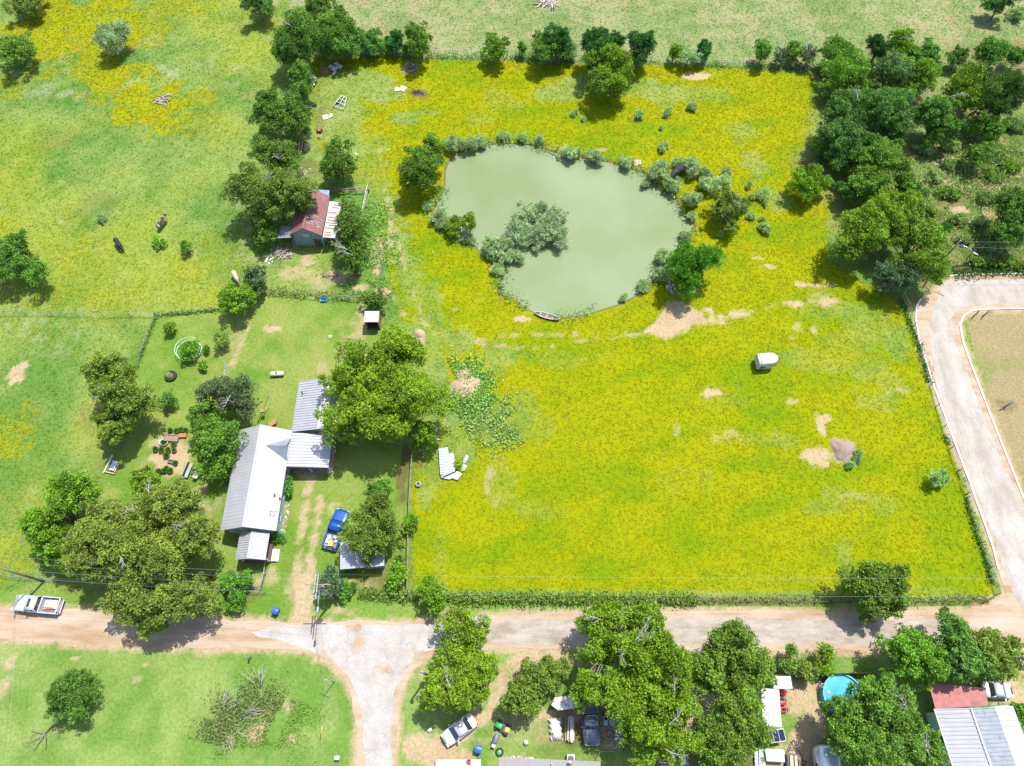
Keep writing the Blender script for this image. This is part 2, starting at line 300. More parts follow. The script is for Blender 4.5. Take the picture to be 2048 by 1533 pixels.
def ground_col(x, y):
    """(colour, flower density, height of growth) of the land at x, y"""
    one = np.ones(x.shape); n1 = fbm(x, y, 9, 1); n2 = fbm(x, y, 2.2, 2); n3 = fbm(x, y, 22, 3); n4 = fbm(x, y, .9, 5, 3); ns = fbm(x * .45 + y * .2, y * 1.1 - x * .25, 3.6, 15)
    def C(a): return np.array(L(*a))
    def mixc(c, a, m): return c * (1 - m[:, None]) + (a if a.ndim == 2 else a[None, :]) * m[:, None]
    def two(a, b, m): return C(a)[None, :] * (1 - m[:, None]) + C(b)[None, :] * m[:, None]
    c = two((126, 170, 72), (172, 196, 106), sst(.3, .7, n1 * .6 + n2 * .4))
    c = mixc(c, C((196, 186, 118)), sst(.60, .78, n3 * .5 + n2 * .5) * .6); c = mixc(c, C((198, 204, 30)), sst(.45, .7, n3 * .6 + n1 * .4) * .45)
    fl = np.zeros(x.shape); gh = one * .8
    m = sst(-2, 2, poly_sd(x, y, NORTH) + (n2 - .5) * 8)
    nc = two((150, 178, 102), (196, 200, 140), sst(.3, .68, n1 * .5 + n2 * .5)); nc = mixc(nc, C((200, 186, 138)), sst(.5, .7, n3 * .4 + n2 * .6) * .7)
    c = mixc(c, nc, m)
    m = sst(-.6, .6, poly_sd(x, y, FIELD) + (n2 - .5) * 1.5)
    fc = two((152, 182, 10), (192, 196, 4), sst(.3, .66, n1 * .2 + n2 * .3 + ns * .5)); c = mixc(c, fc, m)
    gr = blobs(x, y, GREY, .8, 4)
    fl = np.maximum(fl, m * np.clip(.44 + .5 * (n1 - .5) + 1.3 * (ns - .5), .1, .9) * (1 - gr * .85))
    c = mixc(c, two((150, 182, 92), (182, 202, 122), sst(.35, .65, n2)), gr * .85 * np.maximum(m, .3))
    fl = np.maximum(fl, blobs(x, y, [(a_, b_, c_ * 1.25, d_ * 1.3) + tuple(r_) for a_, b_, c_, d_, *r_ in YEL], 1.1, 6) * np.where(y < G(0, 420).y, .62, .85) * sst(.15, .6, n2 * .5 + n4 * .5 + .12) * (1 - m))
    og = blobs(x, y, [(150,50,40,26,.8),(100,80,50,24,.8),(140,100,30,16,.9),(60,65,30,14,.6),(210,175,26,14,.8),(310,240,40,16,.7),(70,30,20,10,.5),(265,160,24,10,.5)], 1.1, 12) * sst(.35, .6, n4 * .5 + n2 * .5); c = mixc(c, C((236, 196, 40)), og * .8)
    wh = blobs(x, y, WHT, .9, 8) * sst(.4, .62, n4 * .5 + n2 * .5)
    c = mixc(c, C((205, 212, 165)), wh * .75)
    c = mixc(c, C((100, 168, 76)), blobs(x, y, CLOVER, .8, 3) * .75 * sst(.3, .55, n4))
    m = sst(-.35, .35, poly_sd(x, y, LAWN) + (n4 - .5) * .8); fl = fl * (1 - m); gh = gh * (1 - m) + .22 * m
    lc = two((132, 176, 62), (172, 194, 92), sst(.3, .7, n1 * .5 + n2 * .5)); lc = mixc(lc, C((196, 192, 110)), sst(.55, .8, n3 * .6 + n2 * .4) * .6)
    c = mixc(c, lc, m)
    m = np.maximum(sst(-.5, .5, poly_sd(x, y, SLAWN) + (n2 - .5) * 2), sst(-.5, .5, poly_sd(x, y, SLAWN2))); fl = fl * (1 - m); gh = gh * (1 - m) + .25 * m
    lc = two((136, 180, 78), (178, 204, 112), sst(.3, .7, n1 * .5 + n2 * .5)); lc = mixc(lc, C((204, 208, 140)), sst(.55, .8, n3 * .6 + n2 * .4) * .6)
    c = mixc(c, lc, m)
    m = sst(-.1, .5, poly_sd(x, y, VERGE)) * (1 - sst(-.1, .5, poly_sd(x, y, LAWN))); fl = fl * (1 - m); gh = gh * (1 - m) + .3 * m
    c = mixc(c, two((126, 182, 58), (170, 198, 96), n2), m * .9)
    m = sst(-2, 2, poly_sd(x, y, THICK) + (n2 - .5) * 5)
    tc = two((122, 150, 70), (164, 186, 104), sst(.3, .7, n1)); tc = mixc(tc, C((186, 168, 118)), sst(.5, .68, n2) * .8); c = mixc(c, tc, m); fl = fl * (1 - m)
    m = sst(-.3, .3, poly_sd(x, y, DRYL)); fl = fl * (1 - m); gh = gh * (1 - m) + .2 * m
    dc = two((200, 182, 134), (158, 178, 96), sst(.48, .66, n1 * .7 + n2 * .3)); dc = mixc(dc, C((214, 186, 140)), sst(.5, .7, n2) * .5); c = mixc(c, dc, m)
    b = blobs(x, y, BROWN, .7, 2); c = mixc(c, two((118, 96, 66), (150, 128, 88), n4), b * .85); gh = gh * (1 - b * .8); fl = fl * (1 - b)
    s = blobs(x, y, SAND, .7, 5)
    for P in SANDP: s = np.maximum(s, sst(-.5, .5, poly_sd(x, y, GP(P)) + (n4 - .5) * 1.8 + (n2 - .5)))
    for P, wd, a in PATHS: s = np.maximum(s, a * sst(wd + .35, wd - .2, line_d(x, y, GP(P)) + (n4 - .5) * .9))
    m = poly_sd(x, y, RDW); s = np.maximum(s, sst(-1.0, .1, m + (n4 - .5) * 1.6))
    m = poly_sd(x, y, POND_W); bank = sst(-.35, .1, m); s = s * (1 - bank)
    n5 = fbm(x, y, 1.4, 21, 3); s2 = np.clip(s * 1.3 - (n4 - .42) * 1.1 * (s < .98) - np.clip(n5 - .56, 0, 1) * 4 * (m < -.2), 0, 1) * sst(.03, .2, s)
    c = mixc(c, two((226, 196, 150), (244, 220, 178), n2), s2); gh = gh * (1 - s2 * .95); fl = fl * (1 - s2)
    c = mixc(c, C((150, 140, 90)), bank); gh = gh * (1 - bank); fl = fl * (1 - bank)
    return c, np.clip(fl, 0, 1), gh
RDW = GP(DIRT_ROAD)
def gz(x, y):
    """level of the ground"""
    x = np.asarray(x, float); y = np.asarray(y, float)
    d = poly_sd(x, y, POND_W)
    z = (fbm(x, y, 6, 11, 3) - .5) * .12 * sst(0, 2, -d)
    rd = poly_sd(x, y, RDW); z = z * sst(0, 1.5, -rd) 
    return z - 1.3 * sst(-.5, 2.5, d)
# the sheet: fine where the photograph looks, coarse towards the horizon
xs = np.concatenate([[-3000, -1200, -700], np.arange(-400, -118, 4.7), np.arange(-118, 118.01, .36), np.arange(122.7, 401, 4.7), [700, 1200, 3000]])
ys = np.concatenate([[-3000, -1200, -700, -400], np.arange(-250, -15, 4.7), np.arange(-14, 142.01, .36), np.arange(146.7, 420, 4.7), [700, 1200, 3000]])
X, Y = np.meshgrid(xs, ys); x = X.ravel(); y = Y.ravel()
gc, gf, gg = ground_col(x, y)
V = np.stack([x, y, gz(x, y)], 1); nx, ny = len(xs), len(ys)
i = np.arange((nx - 1) * (ny - 1)); r_, c_ = i // (nx - 1), i % (nx - 1); a_ = r_ * nx + c_
F = np.stack([a_, a_ + 1, a_ + nx + 1, a_ + nx], 1)
m, t, b, lk = nodes('meadow'); N = t.nodes.new
at = N('ShaderNodeAttribute'); at.attribute_name = 'soil'; af = N('ShaderNodeAttribute'); af.attribute_name = 'flowers'
tc = N('ShaderNodeTexCoord')
n_a = N('ShaderNodeTexNoise'); n_a.inputs['Scale'].default_value = 2.6; n_a.inputs['Detail'].default_value = 8; n_a.inputs['Roughness'].default_value = .72; lk(tc.outputs['Object'], n_a.inputs['Vector'])
r = N('ShaderNodeMapRange'); r.inputs[1].default_value = .3; r.inputs[2].default_value = .7; r.inputs[3].default_value = .72; r.inputs[4].default_value = 1.28; lk(n_a.outputs['Fac'], r.inputs[0])
sc = N('ShaderNodeVectorMath'); sc.operation = 'SCALE'; lk(at.outputs['Color'], sc.inputs[0]); lk(r.outputs[0], sc.inputs['Scale'])
n_b = N('ShaderNodeTexNoise'); n_b.inputs['Scale'].default_value = 3.4; n_b.inputs['Detail'].default_value = 6; n_b.inputs['Roughness'].default_value = .7; lk(tc.outputs['Object'], n_b.inputs['Vector'])
ad = N('ShaderNodeMath'); ad.operation = 'ADD'; lk(n_b.outputs['Fac'], ad.inputs[0]); ad2 = N('ShaderNodeMath'); ad2.operation = 'MULTIPLY'; lk(af.outputs['Fac'], ad2.inputs[0]); ad2.inputs[1].default_value = .34; lk(ad2.outputs[0], ad.inputs[1])
rr = N('ShaderNodeMapRange'); rr.inputs[1].default_value = .62; rr.inputs[2].default_value = .76; lk(ad.outputs[0], rr.inputs[0])
mf = N('ShaderNodeMath'); mf.operation = 'MULTIPLY'; lk(rr.outputs[0], mf.inputs[0]); gtn = N('ShaderNodeMapRange'); gtn.inputs[1].default_value = 0; gtn.inputs[2].default_value = .12; lk(af.outputs['Fac'], gtn.inputs[0]); lk(gtn.outputs[0], mf.inputs[1])
mx = N('ShaderNodeMix'); mx.data_type = 'RGBA'; lk(mf.outputs[0], mx.inputs['Factor']); lk(sc.outputs[0], mx.inputs['A']); mx.inputs['B'].default_value = (*L(194, 198, 6), 1)
lk(mx.outputs['Result'], b.inputs['Base Color']); b.inputs['Roughness'].default_value = .95; b.inputs['Specular IOR Level'].default_value = .1
bp = N('ShaderNodeBump'); bp.inputs['Strength'].default_value = .55; bp.inputs['Distance'].default_value = .2; lk(n_a.outputs['Fac'], bp.inputs['Height']); lk(bp.outputs['Normal'], b.inputs['Normal'])
ground = np_mesh('ground', V, F, m, smooth=True, attrs={'flowers': ('POINT', gf)}, cols={'soil': ('POINT', gc)})
tag(ground, kind='structure')

# low growth standing on it: leaf blades in clumps, each blade its own face
def growth(name, label, n, seed, kindf, lo, hi, matn):
    rs = np.random.RandomState(seed)
    # nearer land gets the same density per square metre as far land
    px = rs.uniform(-117, 117, n * 2); py = rs.uniform(-13, 141, n * 2)
    k = np.abs(px) < (61 + np.clip(py, 0, 200) * .33 + 4); px, py = px[k], py[k]
    c, f, g = ground_col(px, py); pr = kindf(f, g) * (poly_sd(px, py, POND_W) < -.3)
    k = rs.rand(len(px)) < pr; px, py, c, f, g = px[k][:n], py[k][:n], c[k][:n], f[k][:n], g[k][:n]
    z = gz(px, py); m_ = len(px); B = 4
    s = rs.uniform(lo, hi, m_) * (.25 + .75 * g)
    cx = np.repeat(px, B); cy = np.repeat(py, B); cz = np.repeat(z, B); ss = np.repeat(s, B)
    a = rs.uniform(0, 2 * np.pi, m_ * B); off = rs.uniform(0, .5, m_ * B) * ss
    bx, by = cx + np.cos(a) * off, cy + np.sin(a) * off
    w_ = ss * rs.uniform(.35, .6, m_ * B); h_ = ss * rs.uniform(.08, .36, m_ * B); a2 = rs.uniform(0, 2 * np.pi, m_ * B)
    dx, dy = np.cos(a2), np.sin(a2)
    P0 = np.stack([bx - dy * w_ * .5, by + dx * w_ * .5, cz + h_ * .15], 1)
    P1 = np.stack([bx + dy * w_ * .5, by - dx * w_ * .5, cz + h_ * .15], 1)
    P2 = np.stack([bx + dx * w_ * .9, by + dy * w_ * .9, cz + h_], 1)
    V = np.stack([P0, P1, P2], 1).reshape(-1, 3); F = np.arange(len(V)).reshape(-1, 3)
    cc = np.repeat(c, B, 0) * rs.uniform(.95, 1.75, (m_ * B, 1)); ff = np.repeat(f, B)
    yl = (rs.rand(m_ * B) < ff * 1.0)[:, None]
    cc = np.where(yl, np.array(L(200, 200, 4, 2.1))[None] * rs.uniform(.8, 1.25, (m_ * B, 1)), cc * np.array([.93, 1.02, .8]))
    o = np_mesh(name, V, F, matn, cols={'soil': ('FACE', cc)})
    return tag(o, label, name.replace('_', ' '), kind='stuff')
m, t, b, lk = nodes('low_growth'); N = t.nodes.new
at = N('ShaderNodeAttribute'); at.attribute_name = 'soil'; lk(at.outputs['Color'], b.inputs['Base Color']); b.inputs['Roughness'].default_value = .8; b.inputs['Specular IOR Level'].default_value = .15
tr = N('ShaderNodeBsdfTranslucent'); lk(at.outputs['Color'], tr.inputs['Color']); ms = N('ShaderNodeMixShader'); ms.inputs[0].default_value = .3
lk(b.outputs[0], ms.inputs[1]); lk(tr.outputs[0], ms.inputs[2]); lk(ms.outputs[0], t.nodes['Material Output'].inputs['Surface'])
GROW = m
growth('wildflowers', 'yellow wildflowers in bloom covering the large fenced pasture and patches beyond it', 110000, 3, lambda f, g: np.clip(f * 1.6, 0, 1), .28, .55, GROW)
growth('grass', 'green grass and low weeds covering the pastures and lawns', 130000, 4, lambda f, g: np.clip(g - f * .3, 0, 1), .25, .5, GROW)

# ------------------------------------------------------------------ roads and water
def flat(name, outline, z, mat_, kind='structure', label=None):
    from mathutils.geometry import tessellate_polygon
    v = [Vector((p[0], p[1], z)) for p in outline]
    tri = tessellate_polygon([v])
    me = bpy.data.meshes.new(name); me.from_pydata([tuple(p) for p in v], [], [tuple(t_) for t_ in tri]); me.materials.append(mat_); me.update()
    if me.polygons[0].normal.z < 0: me.flip_normals()
    o = bpy.data.objects.new(name, me); col.objects.link(o); return tag(o, label, kind=kind)
def road_mat(name, c1, c2, c3, crack=0.0, scale=.5, stretch=(1, 1, 1), wear=None):
    m, t, b, lk = nodes(name); N = t.nodes.new
    tc = N('ShaderNodeTexCoord'); mp = N('ShaderNodeMapping'); mp.inputs['Scale'].default_value = stretch; lk(tc.outputs['Object'], mp.inputs['Vector'])
    n1 = N('ShaderNodeTexNoise'); n1.inputs['Scale'].default_value = scale; n1.inputs['Detail'].default_value = 7; n1.inputs['Roughness'].default_value = .62; lk(mp.outputs[0], n1.inputs['Vector'])
    cr = N('ShaderNodeValToRGB'); e = cr.color_ramp.elements; e[0].position = .36; e[0].color = (*c1, 1); e[1].position = .66; e[1].color = (*c3, 1); k = e.new(.5); k.color = (*c2, 1); lk(n1.outputs['Fac'], cr.inputs[0])
    n2 = N('ShaderNodeTexNoise'); n2.inputs['Scale'].default_value = 6; n2.inputs['Detail'].default_value = 8; n2.inputs['Roughness'].default_value = .75; lk(tc.outputs['Object'], n2.inputs['Vector'])
    r = N('ShaderNodeMapRange'); r.inputs[1].default_value = .3; r.inputs[2].default_value = .7; r.inputs[3].default_value = .82; r.inputs[4].default_value = 1.15; lk(n2.outputs['Fac'], r.inputs[0])
    s = N('ShaderNodeVectorMath'); s.operation = 'SCALE'; lk(cr.outputs[0], s.inputs[0]); lk(r.outputs[0], s.inputs['Scale']); out = s.outputs[0]
    if wear:
        n3 = N('ShaderNodeTexNoise'); n3.inputs['Scale'].default_value = .22; n3.inputs['Detail'].default_value = 8; n3.inputs['Roughness'].default_value = .6; n3.inputs['Distortion'].default_value = .6; lk(tc.outputs['Object'], n3.inputs['Vector'])
        r3 = N('ShaderNodeMapRange'); r3.inputs[1].default_value = .56; r3.inputs[2].default_value = .64; lk(n3.outputs['Fac'], r3.inputs[0])
        m3 = N('ShaderNodeMix'); m3.data_type = 'RGBA'; lk(r3.outputs[0], m3.inputs['Factor']); lk(out, m3.inputs['A']); m3.inputs['B'].default_value = (*wear, 1); out = m3.outputs['Result']
    if crack:
        v = N('ShaderNodeTexVoronoi'); v.feature = 'DISTANCE_TO_EDGE'; v.inputs['Scale'].default_value = .42
        dn = N('ShaderNodeTexNoise'); dn.inputs['Scale'].default_value = .8; dn.inputs['Detail'].default_value = 4; lk(tc.outputs['Object'], dn.inputs['Vector'])
        ml = N('ShaderNodeVectorMath'); ml.operation = 'MULTIPLY_ADD'; ml.inputs[1].default_value = (3.2, 3.2, 0); lk(dn.outputs['Color'], ml.inputs[0]); lk(tc.outputs['Object'], ml.inputs[2]); lk(ml.outputs[0], v.inputs['Vector'])
        r2 = N('ShaderNodeMapRange'); r2.inputs[1].default_value = .004; r2.inputs[2].default_value = .018; r2.inputs[3].default_value = crack; r2.inputs[4].default_value = 0; lk(v.outputs['Distance'], r2.inputs[0])
        m2 = N('ShaderNodeMix'); m2.data_type = 'RGBA'; lk(r2.outputs[0], m2.inputs['Factor']); lk(out, m2.inputs['A']); m2.inputs['B'].default_value = (.10, .095, .085, 1); out = m2.outputs['Result']
    lk(out, b.inputs['Base Color']); b.inputs['Roughness'].default_value = .9; b.inputs['Specular IOR Level'].default_value = .2
    bp = N('ShaderNodeBump'); bp.inputs['Strength'].default_value = .35; bp.inputs['Distance'].default_value = .05; lk(n2.outputs['Fac'], bp.inputs['Height']); lk(bp.outputs['Normal'], b.inputs['Normal'])
    return m
DIRT = road_mat('dirt', L(216, 180, 142), L(238, 210, 178), L(248, 230, 208), 0, .35, (.35, 1.6, 1))
CONC = road_mat('worn_concrete', L(222, 212, 200), L(236, 229, 220), L(246, 241, 235), .28, .4, (1, 1, 1), L(228, 200, 165))
GRAV = road_mat('pale_asphalt', L(202, 184, 164), L(224, 210, 192), L(240, 230, 216), .12, .6, (.5, 1.3, 1))
EAST = road_mat('old_asphalt', L(216, 202, 184), L(233, 222, 208), L(245, 238, 228), .25, .4, (1.2, .5, 1))
flat('dirt_road', wob(RDW, .5, 1.0, 3), .03, DIRT)
flat('concrete_street', wob(GP([(505,1262),(560,1250),(660,1250),(780,1250),(860,1246),(960,1262),(985,1270),(960,1282),(900,1292),(850,1305),(815,1335),(790,1380),(785,1440),(784,1533),(782,1900),(730,1900),(728,1533),(724,1440),(716,1390),(700,1355),(668,1325),(620,1300),(570,1285),(520,1272)]), .35, .8, 5), .036, CONC)
flat('gravel_road', wob(GP([(960,1248),(1050,1240),(1200,1236),(1400,1236),(1600,1238),(1800,1240),(1930,1240),(1960,1260),(1900,1284),(1700,1287),(1500,1287),(1300,1286),(1150,1290),(1000,1290),(968,1284)]), .4, .9, 6), .041, GRAV)
flat('asphalt_road', wob(GP([(1885,570),(1905,561),(2600,545),(2600,612),(2050,606),(1950,611),(1915,618),(1903,640),(1910,680),(1945,780),(1990,890),(2048,1020),(2300,1560),(2300,1800),(2100,1330),(2048,1230),(2028,1190),(2012,1150),(1975,1040),(1940,950),(1900,850),(1872,770),(1862,700),(1858,650),(1868,610)]), .3, .9, 7), .037, EAST)
def strip(name, pts, wd, h, mat_, label=None, z0=.0):
    """a kerb: a long low box along a line"""
    P = [Vector((*p, 0)) for p in GP(pts)]; mb = MB(); L_, R_ = [], []
    for i, p in enumerate(P):
        d = (P[min(i + 1, len(P) - 1)] - P[max(i - 1, 0)]).normalized(); n = Vector((-d.y, d.x, 0)) * wd / 2
        L_.append(p + n); R_.append(p - n)
    mb.loft([[(a.x, a.y, z0), (a.x, a.y, h), (b_.x, b_.y, h), (b_.x, b_.y, z0)] for a, b_ in zip(L_, R_)], smooth=False)
    return tag(mb.build(name, mat_), kind='structure')
KERB = mat('kerb_concrete', (.55, .52, .47), .9, var=.2, scale=2, dirt=(.3, .25, .2), dscale=.5)
strip('kerb', [(1842,598),(1833,612),(1831,640),(1838,680),(1868,776),(1905,876),(1935,955),(1962,1030),(1985,1095),(1996,1140)], .22, .14, KERB)
strip('kerb', [(2400,622),(2048,618),(1975,619),(1945,622),(1927,632),(1919,650),(1926,688),(1960,778),(2000,882),(2048,1000),(2200,1330)], .22, .14, KERB)
strip('kerb', [(1900,553),(1925,550),(2048,548),(2400,541)], .22, .14, KERB)
m, t, b, lk = nodes('pond_water'); N = t.nodes.new
tc = N('ShaderNodeTexCoord'); n1 = N('ShaderNodeTexNoise'); n1.inputs['Scale'].default_value = .07; n1.inputs['Detail'].default_value = 5; lk(tc.outputs['Object'], n1.inputs['Vector'])
cr = N('ShaderNodeValToRGB'); e = cr.color_ramp.elements; e[0].position = .32; e[0].color = (*L(162, 186, 122), 1); e[1].position = .7; e[1].color = (*L(188, 205, 160), 1); lk(n1.outputs['Fac'], cr.inputs[0]); lk(cr.outputs[0], b.inputs['Base Color'])
b.inputs['Roughness'].default_value = .12; b.inputs['IOR'].default_value = 1.33
n2 = N('ShaderNodeTexNoise'); n2.inputs['Scale'].default_value = 5; n2.inputs['Detail'].default_value = 3; lk(tc.outputs['Object'], n2.inputs['Vector'])
bp = N('ShaderNodeBump'); bp.inputs['Strength'].default_value = .06; bp.inputs['Distance'].default_value = .05; lk(n2.outputs['Fac'], bp.inputs['Height']); lk(bp.outputs['Normal'], b.inputs['Normal'])
# the water ends under the bank
_c = np.mean(np.array(POND_W), 0)
flat('pond_water', [tuple(_c + (np.array(p) - _c) * 1.035) for p in POND_W], -.2, m)
# ------------------------------------------------------------------ trees and shrubs
BARK = mat('bark', (.16, .13, .10), .9, var=.3, scale=4, bump=.5)
DEADW = mat('dead_wood', (.42, .39, .35), .85, var=.2, scale=6)
def LF(a, k=1.25): return L(*a, k=k)
LEAF = leaf_mat('leaves', (1, 1, 1))
#        colour of the leaves, leaf length, width, lobe size, cover, spike, share of height in crown
KIND = {
 'bright': (LF((136, 172, 38)), .28, .6, .27, .85, .1, .86),
 'mid':    (LF((118, 156, 58)), .28, .6, .27, .9, .1, .9),
 'dark':   (LF((106, 148, 64)), .27, .6, .27, 1.0, .1, .92),
 'olive':  (LF((144, 164, 72)), .26, .6, .26, 1.0, .1, .86),
 'cedar':  (LF((78, 124, 64)), .36, .35, .3, 1.2, .7, .97),
 'greygreen': (LF((118, 146, 92)), .30, .55, .28, .8, .2, .92),
 'willow': (LF((196, 216, 172)), .34, .3, .36, .85, .7, .97),
 'fine':   (LF((112, 152, 66)), .36, .24, .32, .95, .7, .95),
}
def leaves(rs, c, r, n, ln, wd, spike, flat_=.85):
    d = rs.normal(size=(n, 3)); d /= np.linalg.norm(d, axis=1)[:, None]
    d[:, 2] = np.where(d[:, 2] < -.55, -d[:, 2], d[:, 2])
    p = c + d * r[:, None] * rs.uniform(.6, 1.15, (n, 1)) * np.array([1, 1, flat_])
    nr = d * .9 + rs.normal(size=(n, 3)) * .38; nr /= np.linalg.norm(nr, axis=1)[:, None] + 1e-9
    t = rs.normal(size=(n, 3)); t = t * (1 - spike) + d * spike * 2.2 + np.array([0, 0, .25]) * spike
    if spike > 0: nr = np.cross(t, rs.normal(size=(n, 3))); nr /= np.linalg.norm(nr, axis=1)[:, None] + 1e-9
    t -= nr * (t * nr).sum(1)[:, None]; t /= np.linalg.norm(t, axis=1)[:, None] + 1e-9
    bb = np.cross(nr, t); l = (ln * rs.uniform(.6, 1.25, n))[:, None]; w_ = l * wd * .5
    return np.stack([p - t * l * .5, p + bb * w_ + t * l * .05, p + t * l * .5, p - bb * w_ + t * l * .05], 1)
def crown_mesh(name, ells, kind, seed, parent, tint, size=1.0, cov=1.0):
    """ells: list of (centre, rx, ry, rz) about the parent's origin"""
    K = KIND[kind]; rs = np.random.RandomState(seed); out = []; sh = []; tips = []
    ln = K[1] * size
    for c, rx, ry, rz in ells:
        rm = (rx * ry * rz) ** (1 / 3); c = np.array(c)
        lr = max(.3, min(K[3] * rm * 1.25, 1.9)); nl = int(max(5, min(150, 2.5 * (rx * ry + rx * rz + ry * rz) / 3 / lr ** 2)))
        d = rs.normal(size=(nl, 3)); d /= np.linalg.norm(d, axis=1)[:, None]; d[:, 2] = np.where(d[:, 2] < -.45, -d[:, 2], d[:, 2])
        lump = rs.uniform(.5, 1.14, (nl, 1)); q = c + d * np.array([rx, ry, rz]) * lump * np.maximum(.2, 1 - .6 * lr / rm) 
        lrs = lr * rs.uniform(.5, 1.25, nl)
        # a few on an inner core, which closes the crown
        ni = max(3, nl // 4); d2 = rs.normal(size=(ni, 3)); d2 /= np.linalg.norm(d2, axis=1)[:, None]
        q = np.concatenate([q, c + d2 * np.array([rx, ry, rz]) * .35]); lrs = np.concatenate([lrs, np.full(ni, min(rm * .45, lr * 1.3))])
        tips.append((q, lrs))
        for j in range(len(q)):
            n = int(4 * math.pi * lrs[j] ** 2 * .8 * K[4] * cov / (ln * ln * K[2] * .5))
            n = max(n, 8); tone = rs.normal(0, .12)
            if lrs[j] > .55 and j < nl:
                # small bosses over the outer side of the bough, dark gaps between them
                ns = int(np.clip(9 * lrs[j], 7, 16)); sd = rs.normal(size=(ns, 3)) + .5 * (q[j] - c) / (np.linalg.norm(q[j] - c) + .1) + np.array([0, 0, .45]); sd /= np.linalg.norm(sd, axis=1)[:, None]
                sr = lrs[j] * rs.uniform(.26, .46, ns); sc_ = q[j] + sd * lrs[j] * rs.uniform(.7, 1.05, (ns, 1))
                per = np.maximum(5, (n * .9 * sr ** 2 / (sr ** 2).sum()).astype(int)); cc_ = np.repeat(sc_, per, 0); rr_ = np.repeat(sr, per)
                out.append(leaves(rs, cc_, rr_, len(cc_), ln, K[2], K[5])); sh.append(np.clip(rs.normal(.5, .16, len(cc_)) + tone + np.repeat(rs.normal(0, .12, ns), per), 0, 1))
                n = max(6, n // 4); out.append(leaves(rs, q[j], np.full(n, lrs[j] * .75), n, ln, K[2], K[5])); sh.append(np.clip(rs.normal(.45, .15, n) + tone, 0, 1))
            else:
                out.append(leaves(rs, q[j], np.full(n, lrs[j]), n, ln, K[2], K[5]))
                sh.append(np.clip(rs.normal(.5, .16, n) + tone, 0, 1))
            # loose twigs sticking out
            m_ = max(2, n // 10); out.append(leaves(rs, q[j], np.full(m_, lrs[j] * 1.3), m_, ln, K[2] * .8, K[5])); sh.append(rs.rand(m_))
    P = np.concatenate(out); zmin = .12
    k = P[:, :, 2].min(1) > zmin; P = P[k]; S = np.concatenate(sh)[k]
    o = np_mesh(name, P.reshape(-1, 3), np.arange(len(P) * 4).reshape(-1, 4), LEAF, parent, attrs={'shade': ('FACE', S)})
    c = KIND[kind][0]; o.color = (c[0] * tint[0], c[1] * tint[1], c[2] * tint[2], 1)
    return o, tips
def limb(mb, a, b, r0, r1, rs, sag=.12, n=6, k=5):
    a = Vector(a); b = Vector(b); d = (b - a); pts = []; rad = []
    o1 = Vector((rs.uniform(-1, 1), rs.uniform(-1, 1), rs.uniform(-.3, .6))) * d.length * sag
    for i in range(k):
        t = i / (k - 1); pts.append(a + d * t + o1 * math.sin(math.pi * t) + Vector((0, 0, d.length * .1 * math.sin(math.pi * t)))); rad.append(r0 + (r1 - r0) * t)
    mb.tube(pts, rad, n); return pts
def dead_limbs(parent, spots, rs, ln, r=.07):
    """bare grey branches, forked twice, starting at each spot"""
    for sx_, sy_, sz_, ang in spots:
        mb = MB(); a = Vector((sx_, sy_, sz_))
        e = a + Vector((math.cos(ang), math.sin(ang), .35)) * ln; p = limb(mb, a, e, r, r * .4, rs, .08, 5)
        for q in p[1:]:
            for _ in range(2):
                a2 = ang + rs.uniform(-1.1, 1.1); e2 = q + Vector((math.cos(a2), math.sin(a2), rs.uniform(.1, .6))) * ln * rs.uniform(.35, .6)
                p2 = limb(mb, q, e2, r * .5, r * .2, rs, .1, 4, 4)
                for _ in range(2):
                    a3 = a2 + rs.uniform(-1, 1); limb(mb, p2[2], p2[2] + Vector((math.cos(a3), math.sin(a3), rs.uniform(.1, .5))) * ln * .28, r * .28, r * .12, rs, .1, 3, 3)
        mb.build('dead_branch', DEADW, parent)
NT = [0]
